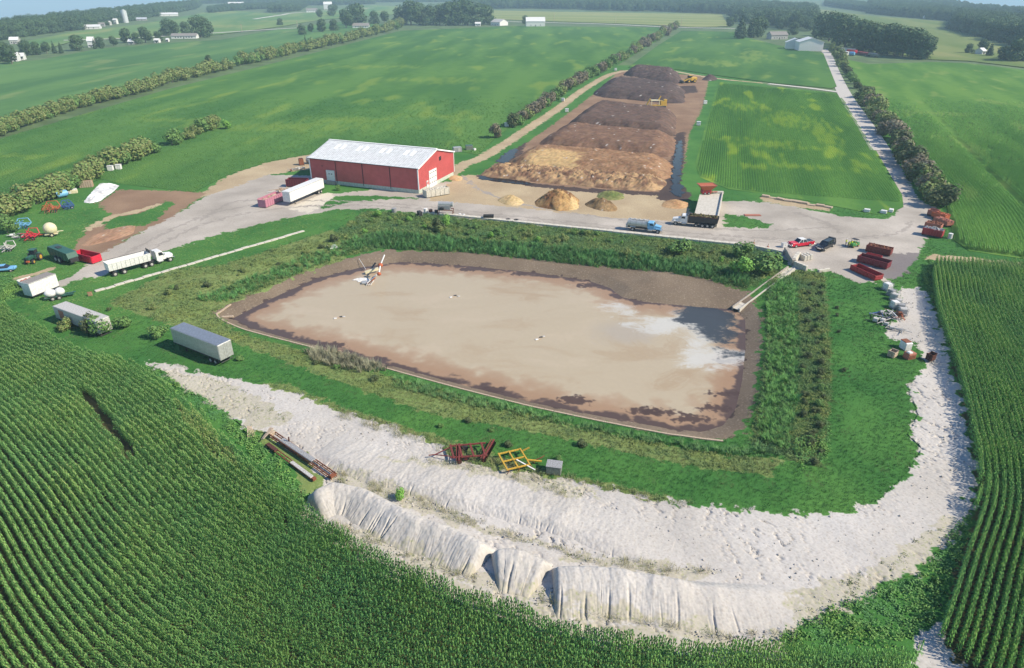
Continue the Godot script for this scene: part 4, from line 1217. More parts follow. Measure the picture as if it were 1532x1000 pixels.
	# far woods, each one mass of trees
	var woods := [
		["dense dark wood behind the grain silos", [[-30, 66], [0, 60], [70, 51], [130, 43], [200, 31], [290, 14], [300, 8], [200, 20], [100, 34], [0, 48], [-30, 52]], 17.0],
		["long dense wood across the middle distance behind the tan field", [[690, 14], [800, 13], [900, 16], [1000, 18], [1090, 22], [1100, 34], [1150, 40], [1215, 48], [1222, 30], [1215, 18], [1100, 8], [900, 5], [690, 4]], 20.0],
		["dark wood standing beyond the white cottage", [[1424, 44], [1470, 56], [1540, 74], [1560, 76], [1560, 46], [1500, 38], [1430, 28]], 19.0],
		["wood behind the far white barns across the tan field", [[1300, 20], [1360, 26], [1425, 32], [1430, 24], [1380, 12], [1300, 6]], 17.0],
		["thin belt of trees at the far edge of the tan field", [[1235, 9], [1262, 13], [1300, 18], [1300, 12], [1262, 4], [1235, 2]], 14.0],
		["dark belt of trees below the far white barn", [[312, 20], [345, 17], [400, 13], [400, 9], [345, 11], [312, 16]], 11.0],
		["wood around the far farmhouse with the white barn", [[404, 19], [430, 18], [448, 16], [462, 8], [500, 8], [560, 6], [560, 0], [440, 2], [404, 12]], 14.0],
		["far blue green wood along the horizon", [[1300, 3], [1420, 16], [1530, 34], [1560, 36], [1560, 24], [1430, 6], [1300, -4]], 15.0],
		["distant belt of trees on the skyline", [[290, 6], [400, 4], [690, 3], [690, -3], [400, -3], [290, 1]], 16.0],
	]
	for w in woods:
		var mm := Many.new()
		var p := poly(w[1])
		var bx := box_of(p)
		var dens: float = 1.0 / 55.0
		dens = min(dens, 9000.0 / (bx.size.x * bx.size.y))
		spread_over(p, dens, func(v):
			var s: float = w[2] / 12.0 * rng.randf_range(0.8, 1.2)
			mm.add(Vector3(v.x, rim(v.x, v.y), v.y), rng.randf() * TAU, Vector3(s * 1.1, s, s * 1.1), Color(1, 1, 1) * rng.randf_range(0.8, 1.25)))
		many("wood", w[0], "wood", kinds["broad%d" % (rng.randi() % 3)][1], mm)

# ---------- heaps ----------
func heap(called: String, label: String, category: String, q: Array, hgt: float, su: float, sv: float, cell: float, rough: float, pal: Array, patch = null, group := "", side_patch := []) -> void:
	var c := []
	for e in q:
		var p := P(e[0], e[1])
		c.append(Vector2(p.x, p.z))
	var o: Vector2 = (c[0] + c[1] + c[2] + c[3]) * 0.25
	var lu: float = (c[1] - c[0]).length()
	var lv: float = (c[3] - c[0]).length()
	var nu := int(lu / cell)
	var nv := int(lv / cell)
	var st := SurfaceTool.new()
	st.begin(Mesh.PRIMITIVE_TRIANGLES)
	for j in nv + 1:
		for i in nu + 1:
			var u := float(i) / nu
			var v := float(j) / nv
			var a: Vector2 = c[0].lerp(c[1], u)
			var b: Vector2 = c[3].lerp(c[2], u)
			var p := a.lerp(b, v)
			p += Vector2(nz.get_noise_2d(p.x * 4.0, p.y * 4.0), nz.get_noise_2d(p.x * 4.0 + 99, p.y * 4.0)) * 1.0 * min(1.0, hgt / 3.0)
			var eu: float = clampf(min(u, 1.0 - u) * lu / su, 0.0, 1.0)
			var ev: float = clampf(min(v, 1.0 - v) * lv / sv, 0.0, 1.0)
			var e := 1.0 - sqrt((1.0 - eu) * (1.0 - eu) + (1.0 - ev) * (1.0 - ev))
			e = clampf(e, 0.0, 1.0)
			e = sin(e * PI * 0.5)
			var h := hgt * e * (1.0 + nz.get_noise_2d(p.x * 2.6, p.y * 2.6) * 0.1)
			h += e * rough * (nz.get_noise_2d(p.x * 17.0, p.y * 17.0) * 1.2 + nz.get_noise_2d(p.x * 45.0, p.y * 45.0) + rng.randf_range(-0.25, 0.25))
			if e <= 0.001: h = -0.15
			var k: Color = pal[0].lerp(pal[1], clampf(0.5 + nz.get_noise_2d(p.x * 6.0, p.y * 6.0) * 1.3, 0, 1))
			if patch and u < patch[1] and u > patch[2]:
				var t := smoothstep(0.0, 0.06, min(patch[1] - u, u - patch[2]) + nz.get_noise_2d(p.x * 9.0, p.y * 9.0) * 0.08) * smoothstep(0.62, 0.45, v)
				k = k.lerp(patch[0], t)
			k = vary(k, 0.24)
			if rng.randf() < 0.004: k = Color(0.5, 0.47, 0.42)
			st.set_color(k)
			st.add_vertex(Vector3(p.x - o.x, max(h, -0.15), p.y - o.y))
	var flip: bool = (c[1] - c[0]).cross(c[3] - c[0]) < 0.0
	for j in nv:
		for i in nu:
			var id := [j * (nu + 1) + i, j * (nu + 1) + i + 1, (j + 1) * (nu + 1) + i + 1, (j + 1) * (nu + 1) + i]
			for t in ([0, 2, 1, 0, 3, 2] if flip else [0, 1, 2, 0, 2, 3]): st.add_index(id[t])
	st.generate_normals()
	st.set_material(M.solid)
	var m := MeshInstance3D.new()
	m.mesh = st.commit()
	m.name = numbered(called)
	add_child(m)
	m.position = Vector3(o.x, 0, o.y)
	tag(m, label, category, group)
func make_heaps() -> void:
	var br := [Color(0.2, 0.115, 0.065), Color(0.27, 0.165, 0.095)]
	var mid := [Color(0.14, 0.085, 0.06), Color(0.19, 0.115, 0.075)]
	var dk := [Color(0.1, 0.068, 0.055), Color(0.13, 0.085, 0.066)]
	var blk := [Color(0.075, 0.056, 0.052), Color(0.105, 0.076, 0.066)]
	var g := "compost windrows"
	heap("compost_windrow", "low lumpy strip of mulch in front of the tall tan windrow", "compost heap", [[713, 265], [988, 289], [1002, 268], [738, 246]], 1.9, 6, 6, 0.4, 0.75, [Color(0.15, 0.09, 0.06), Color(0.36, 0.24, 0.13)])
	heap("compost_windrow", "tall windrow of coarse mulch with a tan patch on its face", "compost heap", [[744, 254], [1004, 275], [1009, 240], [798, 219]], 3.6, 10, 13, 0.5, 0.24, br, [Color(0.42, 0.29, 0.14), 0.47, 0.1])
	heap("compost_windrow", "windrow of medium brown compost behind the tan faced one", "compost heap", [[798, 219], [1008, 238], [1012, 207], [843, 190]], 3.8, 9, 9, 0.6, 0.16, mid)
	heap("compost_windrow", "dark brown windrow facing the yellow turning machine", "compost heap", [[843, 190], [1011, 206], [1013, 172], [888, 157]], 4.2, 9, 9, 0.7, 0.14, dk)
	heap("compost_windrow", "dark windrow directly behind the yellow turning machine", "compost heap", [[881, 144], [1024, 157], [1026, 133], [912, 120]], 4.4, 12, 14, 0.9, 0.18, blk)
	heap("compost_windrow", "grey brown lumpy ridge on the back of the dark windrow", "compost heap", [[902, 126], [985, 134], [988, 124], [915, 118]], 3.2, 12, 12, 1.2, 1.1, [Color(0.13, 0.095, 0.08), Color(0.18, 0.13, 0.1)])
	heap("compost_windrow", "blackish heap with tipped ridges at the yard's far end", "compost heap", [[928, 115], [1022, 128], [1016, 108], [945, 101]], 4.4, 14, 18, 1.2, 0.6, blk)
	heap("compost_pile", "small dark pile beyond the yellow loader", "compost heap", [[1050, 121], [1074, 121], [1072, 116], [1052, 116]], 3.0, 6, 8, 1.2, 0.3, blk)
	heap("mulch_pile", "big mound of mixed brown and straw mulch by the road", "mulch pile", [[793, 312], [872, 318], [866, 292], [808, 290]], 3.0, 8, 7, 0.28, 0.6, [Color(0.15, 0.08, 0.04), Color(0.36, 0.23, 0.1)], [Color(0.46, 0.33, 0.16), 1.0, 0.75])
	heap("mulch_pile", "low spread of pale straw mulch beside the big mound", "mulch pile", [[742, 306], [786, 310], [780, 293], [748, 292]], 1.3, 5, 5, 0.3, 0.2, [Color(0.4, 0.29, 0.14), Color(0.5, 0.38, 0.2)])
	heap("mulch_pile", "small dark brown mulch pile on the other flank of the big mound", "mulch pile", [[873, 312], [928, 319], [918, 304], [880, 298]], 2.0, 5, 5, 0.3, 0.35, [Color(0.12, 0.08, 0.045), Color(0.3, 0.2, 0.1)])
	heap("leaf_pile", "flat green pile of fresh clippings at the puddle", "clippings pile", [[890, 299], [938, 301], [932, 286], [896, 285]], 1.0, 5, 5, 0.4, 0.35, [Color(0.11, 0.14, 0.045), Color(0.2, 0.2, 0.08)])
	heap("mulch_pile", "flat orange mulch spread beside the concrete ramp", "mulch pile", [[985, 312], [1034, 314], [1030, 300], [995, 298]], 0.9, 5, 4, 0.4, 0.15, [Color(0.34, 0.2, 0.1), Color(0.42, 0.27, 0.14)])
	heap("lime_pile", "bright white lime pile at the edge of the soybeans", "lime pile", [[118, 307], [148, 304], [184, 276], [150, 271]], 0.6, 6, 4, 0.35, 0.7, [Color(0.5, 0.5, 0.49), Color(0.8, 0.8, 0.78)])
	heap("mulch_pile", "patch of reddish mulch on the ground by the gravel road", "mulch pile", [[112, 374], [200, 352], [205, 334], [140, 348]], 0.35, 5, 4, 0.5, 0.12, [Color(0.27, 0.16, 0.1), Color(0.34, 0.21, 0.13)])
	heap("mulch_pile", "straw spilled at the barn's far corner", "mulch pile", [[668, 270], [692, 272], [694, 264], [674, 262]], 0.5, 3, 2, 0.4, 0.15, [Color(0.42, 0.29, 0.15), Color(0.48, 0.34, 0.18)])
func sand_ridge(called: String, label: String, crest_px: Array, h0: float, w_in: float, w_out: float, gullies: float, ends: float, ends2: float, sd: int) -> void:
	rng.seed = sd
	var step := 0.07
	var g := smooth_line(poly(crest_px, h0), step)
	var n_in := 24
	var n_out := 22
	var gl := []
	var s := 0.5
	while s < g.size() * step:
		var big := rng.randf() < 0.13
		gl.append([s, rng.randf_range(0.09, 0.15) * (1.25 if big else 1.0), rng.randf_range(0.02, 0.065) * (7.0 if big else 1.0) * gullies, rng.randf_range(0.15, 0.75), rng.randf_range(-0.5, 0.5)])
		s += rng.randf_range(0.1, 0.55)
	var st := SurfaceTool.new()
	st.begin(Mesh.PRIMITIVE_TRIANGLES)
	var w := n_in + n_out + 1
	for i in g.size():
		var d := (g[min(i + 4, g.size() - 1)] - g[max(i - 4, 0)]).normalized()
		var nr := Vector2(-d.y, d.x)
		if nr.dot(g[i]) < 0.0: nr = -nr       # away from the camera: the inner side
		var si := i * step
		var endf: float = clampf(min(si / ends, ((g.size() - 1) * step - si) / ends2), 0.0, 1.0)
		if si / ends < ((g.size() - 1) * step - si) / ends2 or ends2 < 3.0: endf = sqrt(1.0 - (1.0 - endf) * (1.0 - endf))
		var hc := h0 * (1.0 + nz.get_noise_2d(g[i].x * 5.0, g[i].y * 5.0) * 0.25) * endf
		var wo: float = w_out * (1.0 + nz.get_noise_2d(g[i].x * 7.0 + 40.0, g[i].y * 7.0) * 0.12)
		for j in w:
			var k := float(j - n_in)
			var y: float
			var off: float
			if k < 0.0:
				var t := -k / n_in
				off = t * w_in
				y = hc * (1.0 - smoothstep(0.0, 1.0, t)) 
			else:
				var t := k / n_out
				off = -t * wo
				y = hc * (1.0 - (sqrt(t * t + 0.06) - 0.245) / 0.785)
				var gd := 0.0
				for e in gl:
					var ds: float = si - e[0] - e[4] * t + sin(t * 7.0 + e[0]) * 0.05
					if absf(ds) < e[1] * 2.5 and t > e[3] * 0.6: gd = max(gd, e[2] * max(0.0, 1.0 - absf(ds) / e[1]) * smoothstep(e[3] * 0.6, e[3] + 0.25, t) * (1.0 - smoothstep(0.85, 1.0, t)))
				y -= gd * endf
			var p := g[i] + nr * off
			y += (nz.get_noise_2d(p.x * 14.0, p.y * 14.0) * 0.07 + nz.get_noise_2d(p.x * 45.0, p.y * 45.0) * 0.07) * endf - 0.13
			if j == 0 or j == w - 1: y = -0.25
			st.set_uv(Vector2((p.x + 160.0) / 320.0, (p.y + 250.0) / 236.0))
			st.add_vertex(Vector3(p.x, y, p.y))
	for i in g.size() - 1:
		for j in w - 1:
			var id := [i * w + j, (i + 1) * w + j, (i + 1) * w + j + 1, i * w + j + 1]
			for t in [0, 1, 2, 0, 2, 3]: st.add_index(id[t])
	st.generate_normals()
	st.set_material(M.near)
	var o := MeshInstance3D.new()
	o.mesh = st.commit()
	o.name = numbered(called)
	add_child(o)
	tag(o, label, "sand bank", "")
func make_ridges() -> void:
	M.sand = mat(0.46, 0.425, 0.38, 0.95, 0.0, noise_tex(41, 0.02, Color(0.85, 0.83, 0.8), Color(1, 1, 1), 256, 5), 0.15)
	M.sand.metallic_specular = 0.2
	sand_ridge("sand_bank", "long pale sand bank with gullied face beside the rusty conveyors", [[462, 738], [498, 722], [535, 729], [574, 749], [621, 774], [665, 788], [700, 804], [728, 819]], 1.9, 2.2, 3.6, 1.0, 1.4, 0.9, 5)
	sand_ridge("sand_bank", "short stub of sand bank standing between two deep notches", [[736, 826], [756, 823], [780, 826], [802, 832], [819, 840]], 1.9, 2.0, 4.0, 0.9, 0.7, 0.7, 6)
	sand_ridge("sand_bank", "longest sand bank with deep gullies fading into the wide sand", [[827, 849], [850, 849], [900, 850], [960, 858], [1040, 869], [1110, 872], [1170, 872], [1215, 868]], 1.8, 2.0, 5.2, 0.85, 0.9, 16.0, 7)
	sand_ridge("sand_bank", "inner sand bank along the ditch, smooth on top with a fluted face", [[470, 668], [520, 690], [560, 705], [626, 722], [691, 742], [757, 757], [835, 779], [940, 816], [1000, 838], [1050, 850]], 0.85, 7.5, 1.7, 0.6, 12.0, 16.0, 8)

# ---------- vehicles and equipment: +x is forward, +y up ----------
func wheel(t: Node, x: float, z: float, r: float, w: float, rm: Material = null, y := -1.0) -> void:
	var cy := r if y < 0.0 else y
	var mb := MB.new()
	var s := signf(z)
	mb.cyl(Vector3(x, cy, z - w * 0.42), Vector3(x, cy, z + w * 0.42), r, r, 16)
	mb.cyl(Vector3(x, cy, z - w * 0.5), Vector3(x, cy, z + w * 0.5), r * 0.88, r * 0.88, 16)
	var o := part("wheel", mb, M.tyre, t)
	var rb := MB.new()
	rb.cyl(Vector3(x, cy, z + s * w * 0.3), Vector3(x, cy, z + s * w * 0.52), r * 0.6, r * 0.52, 12)
	rb.cyl(Vector3(x, cy, z + s * w * 0.5), Vector3(x, cy, z + s * w * 0.6), r * 0.2, r * 0.16, 8)
	part("rim", rb, rm if rm else M.rim, o)
func solid(called: String, t: Node, m: Material, boxes: Array, bv := 0.03) -> MeshInstance3D:
	var mb := MB.new()
	for b in boxes: mb.box(b[0], b[1], b[2], b[3], b[4], b[5], bv)
	return part(called, mb, m, t)
func open_box(called: String, label: String, cat: String, e: Dictionary, w: float, h: float, m: Material, inner: Material, group := "", y0 := 0.15, ribs := 7, fill_h := 0.0, fill_m: Material = null, slope := 0.0) -> Node3D:
	var l: float = e.len
	var t := thing(called, label, cat, e.at, e.turn, group)
	var k := 0.07
	solid("floor", t, inner, [[0, y0 + 0.05, 0, l - 0.02, 0.1, w - 0.02]])
	for s in [-1.0, 1.0]:
		solid("side_wall", t, m, [[0, y0 + h * 0.5, s * (w * 0.5 - k * 0.5), l, h, k]])
		var rb := MB.new()
		for i in ribs: rb.box(lerpf(-l * 0.5 + 0.15, l * 0.5 - 0.15, i / float(ribs - 1)), y0 + h * 0.48, s * (w * 0.5 + 0.05), 0.12, h * 0.9, 0.1, 0.02)
		part("side_ribs", rb, m, t)
		solid("top_rail", t, m, [[0, y0 + h + 0.03, s * (w * 0.5 - 0.02), l + 0.04, 0.12, 0.16]])
	solid("end_wall", t, m, [[-l * 0.5 + k * 0.5, y0 + h * 0.48, 0, k, h * 0.96, w - 0.15]])
	var door := solid("tailgate", t, m, [[l * 0.5 - k * 0.5, y0 + h * 0.48, 0, k, h * 0.96, w - 0.15]])
	solid("door_bars", door, m, [[l * 0.5 + 0.03, y0 + h * 0.3, 0, 0.06, 0.1, w - 0.3], [l * 0.5 + 0.03, y0 + h * 0.7, 0, 0.06, 0.1, w - 0.3]])
	solid("skids", t, M.chassis, [[0, y0 * 0.5, -w * 0.28, l * 0.98, y0, 0.15], [0, y0 * 0.5, w * 0.28, l * 0.98, y0, 0.15]], 0.01)
	if fill_m:
		var mb := MB.new()
		for i in 40:
			var x := rng.randf_range(-l * 0.44, l * 0.44)
			mb.T = Transform3D(Basis(Vector3(rng.randf(), rng.randf(), rng.randf()).normalized(), rng.randf() * 3.0), Vector3(x, y0 + fill_h - 0.15 + rng.randf() * 0.3, rng.randf_range(-w * 0.38, w * 0.38)))
			mb.box(0, 0, 0, rng.randf_range(0.3, 0.9), rng.randf_range(0.15, 0.4), rng.randf_range(0.3, 0.7), 0.05)
		mb.T = Transform3D.IDENTITY
		mb.box(0, y0 + fill_h * 0.5 - 0.05, 0, l - 0.2, fill_h - 0.1, w - 0.2)
		part("load", mb, fill_m, t)
	return t
func box_trailer(called: String, label: String, e: Dictionary, w: float, h: float, floor_y: float, side: Material, roof: Material, group := "", wheels := true, front_legs := true) -> Node3D:
	var l: float = e.len
	var t := thing(called, label, "trailer", e.at, e.turn, group)
	var mb := MB.new()
	mb.box(0, floor_y + h * 0.5, 0, l, h, w, 0.06)
	var body := part("body", mb, side, t)
	var rb := MB.new()
	for i in int(l / 0.6):
		for s in [-1, 1]: rb.box(-l * 0.5 + 0.3 + i * 0.6, floor_y + h * 0.5, s * (w * 0.5 + 0.008), 0.05, h - 0.3, 0.022, 0.0)
	part("side_posts", rb, side, body)
	solid("roof", t, roof, [[0, floor_y + h + 0.02, 0, l - 0.1, 0.05, w - 0.1]])
	solid("top_rail", t, M.alu, [[0, floor_y + h - 0.05, w * 0.5 + 0.02, l + 0.03, 0.12, 0.05], [0, floor_y + h - 0.05, -w * 0.5 - 0.02, l + 0.03, 0.12, 0.05]], 0.01)
	solid("bottom_rail", t, M.chassis, [[0, floor_y + 0.08, w * 0.5 + 0.015, l + 0.02, 0.18, 0.05], [0, floor_y + 0.08, -w * 0.5 - 0.015, l + 0.02, 0.18, 0.05]], 0.01)
	for s in [-1.0, 1.0]:
		var d := solid("rear_door", t, side, [[l * 0.5 + 0.02, floor_y + h * 0.5, s * w * 0.245, 0.05, h - 0.2, w * 0.46]])
		solid("lock_bar", d, M.alu, [[l * 0.5 + 0.06, floor_y + h * 0.5, s * w * 0.12, 0.04, h - 0.25, 0.04]], 0.0)
	if wheels:
		solid("axle_frame", t, M.chassis, [[l * 0.5 - 2.2, floor_y - 0.22, 0, 3.4, 0.25, 1.1], [l * 0.5 - 0.15, floor_y - 0.45, 0, 0.12, 0.14, w - 0.3]])
		for x in [l * 0.5 - 1.6, l * 0.5 - 2.85]:
			for s in [-1.0, 1.0]: wheel(t, x, s * (w * 0.5 - 0.3), 0.5, 0.5)
	if front_legs:
		for s in [-1.0, 1.0]: solid("landing_leg", t, M.chassis, [[-l * 0.5 + 2.4, floor_y * 0.5, s * 0.75, 0.14, floor_y, 0.14], [-l * 0.5 + 2.4, 0.04, s * 0.75, 0.4, 0.08, 0.3]], 0.01)
	return t
func truck_cab(t: Node, x: float, m: Material, w := 2.3, hood := 1.9, roofh := 2.9, z_sleeper := 0.0) -> void:
	# the cab's back is at x, the bonnet ends at x + 1.7 + hood
	var cab := MB.new()
	cab.prism(PackedVector2Array([Vector2(x, 0.95), Vector2(x + 1.75, 0.95), Vector2(x + 1.75, 1.95), Vector2(x + 1.35, roofh - 0.05), Vector2(x + 1.2, roofh), Vector2(x, roofh)]), -w * 0.5, w * 0.5)
	var c := part("cab", cab, m, t)
	var gl := MB.new()
	gl.hexa([Vector3(x + 1.77, 1.98, -w * 0.44), Vector3(x + 1.77, 1.98, w * 0.44), Vector3(x + 1.79, 1.96, w * 0.44), Vector3(x + 1.79, 1.96, -w * 0.44), Vector3(x + 1.4, roofh - 0.14, -w * 0.42), Vector3(x + 1.4, roofh - 0.14, w * 0.42), Vector3(x + 1.42, roofh - 0.12, w * 0.42), Vector3(x + 1.42, roofh - 0.12, -w * 0.42)])
	part("windscreen", gl, M.glass, c)
	for s in [-1.0, 1.0]:
		var sw := MB.new()
		var zz: float = s * (w * 0.5 + 0.012)
		sw.hexa([Vector3(x + 0.55, 1.98, zz), Vector3(x + 1.6, 1.98, zz), Vector3(x + 1.6, 1.98, zz - s * 0.02), Vector3(x + 0.55, 1.98, zz - s * 0.02), Vector3(x + 0.55, roofh - 0.25, zz), Vector3(x + 1.3, roofh - 0.25, zz), Vector3(x + 1.3, roofh - 0.25, zz - s * 0.02), Vector3(x + 0.55, roofh - 0.25, zz - s * 0.02)])
		part("side_window", sw, M.glass, c)
		solid("mirror", c, M.chrome, [[x + 1.7, 2.2, s * (w * 0.5 + 0.25), 0.06, 0.5, 0.2]])
		solid("fender", t, m, [[x + 1.75 + hood * 0.55, 1.15, s * (w * 0.5 - 0.18), 1.25, 0.35, 0.45]], 0.12)
		solid("step_tank", t, M.alu, [[x + 0.7, 0.72, s * (w * 0.5 - 0.12), 1.3, 0.5, 0.5]], 0.15)
		wheel(t, x + 1.75 + hood * 0.55, s * (w * 0.5 - 0.16), 0.52, 0.3)
		solid("headlight", t, M.chrome, [[x + 1.72 + hood, 1.2, s * (w * 0.36), 0.08, 0.2, 0.3]])
		var st := MB.new()
		st.cyl(Vector3(x - 0.15, 1.0, s * (w * 0.5 - 0.2)), Vector3(x - 0.15, roofh + 0.35, s * (w * 0.5 - 0.2)), 0.08, 0.08, 8)
		part("exhaust_stack", st, M.chrome, t)
	var hd := MB.new()
	hd.hexa([Vector3(x + 1.7, 0.95, -w * 0.4), Vector3(x + 1.7, 0.95, w * 0.4), Vector3(x + 1.75 + hood, 0.85, w * 0.36), Vector3(x + 1.75 + hood, 0.85, -w * 0.36), Vector3(x + 1.7, 1.98, -w * 0.4), Vector3(x + 1.7, 1.98, w * 0.4), Vector3(x + 1.7 + hood, 1.65, w * 0.32), Vector3(x + 1.7 + hood, 1.65, -w * 0.32)])
	var b := part("bonnet", hd, m, t)
	solid("grille", b, M.chrome, [[x + 1.76 + hood, 1.25, 0, 0.05, 0.7, w * 0.5]])
	solid("bumper", t, M.chrome, [[x + 1.9 + hood, 0.65, 0, 0.14, 0.32, w]])
func chassis(t: Node, x0: float, x1: float) -> void:
	solid("chassis", t, M.chassis, [[(x0 + x1) * 0.5, 0.85, -0.4, x1 - x0, 0.28, 0.12], [(x0 + x1) * 0.5, 0.85, 0.4, x1 - x0, 0.28, 0.12], [x0 + 0.3, 0.85, 0, 0.15, 0.25, 0.8], [(x0 + x1) * 0.5, 0.85, 0, 0.15, 0.25, 0.8]], 0.01)
func duals(t: Node, x: float, w := 2.4, r := 0.52) -> void:
	for s in [-1.0, 1.0]: wheel(t, x, s * (w * 0.5 - 0.3), r, 0.56)
func tub(mb: MB, x0: float, x1: float, y0: float, y1: float, w0: float, w1: float, lean0 := 0.0, lean1 := 0.0, k := 0.06) -> void:
	# an open trough: floor, two sides, two ends, each with thickness
	for s in [-1.0, 1.0]:
		mb.hexa([Vector3(x0, y0, s * w0), Vector3(x1, y0, s * w0), Vector3(x1, y0, s * (w0 - k)), Vector3(x0, y0, s * (w0 - k)), Vector3(x0 - lean0, y1, s * w1), Vector3(x1 + lean1, y1, s * w1), Vector3(x1 + lean1, y1, s * (w1 - k)), Vector3(x0 - lean0, y1, s * (w1 - k))])
	mb.hexa([Vector3(x0, y0, -w0 + k), Vector3(x0, y0, w0 - k), Vector3(x0 + k, y0, w0 - k), Vector3(x0 + k, y0, -w0 + k), Vector3(x0 - lean0, y1, -w1 + k), Vector3(x0 - lean0, y1, w1 - k), Vector3(x0 + k - lean0, y1, w1 - k), Vector3(x0 + k - lean0, y1, -w1 + k)])
	mb.hexa([Vector3(x1, y0, -w0 + k), Vector3(x1, y0, w0 - k), Vector3(x1 - k, y0, w0 - k), Vector3(x1 - k, y0, -w0 + k), Vector3(x1 + lean1, y1, -w1 + k), Vector3(x1 + lean1, y1, w1 - k), Vector3(x1 + lean1 - k, y1, w1 - k), Vector3(x1 + lean1 - k, y1, -w1 + k)])
	mb.box((x0 + x1) * 0.5, y0 + 0.04, 0, x1 - x0 - 0.02, 0.08, w0 * 2.0 - 0.02, 0.0)
func semi_dump() -> void:
	var e := lie([166, 416], [262, 390], 2.5)
	var t := thing("semi_truck", "white semi truck with a long white open dump trailer on the grass edge", "truck", e.at, e.turn)
	var l: float = e.len
	var f := l * 0.5
	truck_cab(t, f - 3.7, M.white, 2.35, 1.9, 2.95)
	chassis(t, f - 6.6, f - 0.2)
	duals(t, f - 5.0); duals(t, f - 6.3)
	var mb := MB.new()
	tub(mb, -f + 0.2, f - 5.0, 1.35, 3.0, 1.05, 1.25, 0.15, 0.25)
	var tb := part("dump_body", mb, M.white, t)
	solid("top_rail", tb, M.white, [[-2.4, 3.03, 1.22, l - 4.8, 0.14, 0.14], [-2.4, 3.03, -1.22, l - 4.8, 0.14, 0.14]])
	var rb := MB.new()
	for i in 9: for s in [-1.0, 1.0]: rb.bar(Vector3(-f + 0.9 + i * (l - 6.4) / 8.0, 1.4, s * 1.09), Vector3(-f + 0.9 + i * (l - 6.4) / 8.0, 2.95, s * 1.28), 0.1, 0.06)
	part("side_ribs", rb, M.white, tb)
	solid("tarp_roll", tb, M.chassis, [[-2.4, 3.14, -1.25, l - 5.2, 0.13, 0.13]], 0.04)
	solid("headboard", tb, M.chassis, [[f - 4.72, 3.3, 0, 0.08, 0.9, 2.3]])
	solid("tailgate", tb, M.white, [[-f + 0.08, 2.2, 0, 0.09, 1.7, 2.4]])
	solid("trailer_frame", t, M.chassis, [[-1.9, 1.15, 0, l - 5.0, 0.28, 0.9]])
	duals(t, -f + 1.0, 2.5); duals(t, -f + 2.9, 2.5)
func tanker() -> void:
	var e := lie([936, 345], [988, 351], 2.4)
	var t := thing("tank_truck", "blue cabbed tank truck with a bare metal tank parked on the gravel", "truck", e.at, e.turn)
	var f: float = e.len * 0.5
	truck_cab(t, f - 3.4, M.sky_blue, 2.2, 1.6, 2.6)
	chassis(t, -f + 0.2, f - 0.2)
	var mb := MB.new()
	mb.T = Transform3D(Basis.from_scale(Vector3(1, 0.85, 1)), Vector3(0, 1.95, 0))
	mb.cyl(Vector3(-f + 0.3, 0, 0), Vector3(f - 3.6, 0, 0), 1.15, 1.15, 20)
	var tk := part("tank", mb, M.alu, t)
	var hp := MB.new()
	for i in 4: hp.cyl(Vector3(-f + 0.9 + i * 1.15, 2.85, 0), Vector3(-f + 0.9 + i * 1.15, 3.05, 0), 0.25, 0.25, 10)
	hp.box(-0.9, 2.93, 0.45, 4.2, 0.05, 0.25)
	part("hatches", hp, M.white_old, tk)
	var bd := MB.new()
	for i in 3:
		bd.T = Transform3D(Basis.from_scale(Vector3(1, 0.85, 1)), Vector3(-f + 1.0 + i * 1.5, 1.95, 0))
		bd.cyl(Vector3(-0.04, 0, 0), Vector3(0.04, 0, 0), 1.18, 1.18, 20)
	part("tank_bands", bd, M.grey, tk)
	solid("side_skirt", t, M.chassis, [[-0.3, 1.0, 1.05, 3.2, 0.35, 0.1], [-0.3, 1.0, -1.05, 3.2, 0.35, 0.1]])
	solid("hose_cabinet", t, M.white_old, [[-f + 0.15, 1.2, 0, 0.5, 0.9, 1.8]])
	duals(t, -f + 1.7, 2.3, 0.5)
	for s in [-1.0, 1.0]: solid("mudguard", t, M.white, [[-f + 1.7, 1.12, s * 0.9, 1.4, 0.1, 0.55]], 0.04)
func dump_truck() -> void:
	var e := lie([1071, 343], [1005, 337], 2.5)
	var t := thing("dump_truck", "white cabbed dump truck with a black body full of mulch", "truck", e.at, e.turn)
	var f: float = e.len * 0.5
	truck_cab(t, f - 3.7, M.white, 2.3, 1.9, 2.75)
	chassis(t, -f + 0.2, f - 0.2)
	var mb := MB.new()
	tub(mb, -f - 0.2, f - 4.0, 1.3, 2.75, 1.1, 1.22, 0.25, 0.0)
	var b := part("dump_body", mb, M.chassis, t)
	var rb := MB.new()
	for i in 7: for s in [-1.0, 1.0]: rb.bar(Vector3(-f + 0.3 + i * (e.len - 4.6) / 6.0, 1.35, s * 1.14), Vector3(-f + 0.3 + i * (e.len - 4.6) / 6.0, 2.75, s * 1.26), 0.12, 0.07)
	part("side_ribs", rb, M.chassis, b)
	solid("top_rail", b, M.rust_dark, [[-1.9, 2.78, 1.2, e.len - 3.8, 0.12, 0.12], [-1.9, 2.78, -1.2, e.len - 3.8, 0.12, 0.12]])
	solid("cab_shield", b, M.chassis, [[f - 3.8, 2.95, 0, 0.7, 0.06, 2.2]])
	solid("body_plate", b, M.white_old, [[-1.6, 2.2, 1.27, 0.45, 0.22, 0.03]], 0.0)
	var ld := MB.new()
	for i in 60: 
		ld.T = Transform3D(Basis(Vector3(rng.randf(), rng.randf(), rng.randf()).normalized(), rng.randf() * 3.0), Vector3(rng.randf_range(-f + 0.2, f - 4.4), 2.5 + rng.randf() * 0.25, rng.randf_range(-0.9, 0.9)))
		ld.box(0, 0, 0, 0.9, 0.25, 0.7, 0.08)
	part("load", ld, mat(0.12, 0.1, 0.04, 0.95), t)
	duals(t, -f + 0.9); duals(t, -f + 2.15); duals(t, -f + 3.4); duals(t, -f + 5.0, 2.4, 0.46)
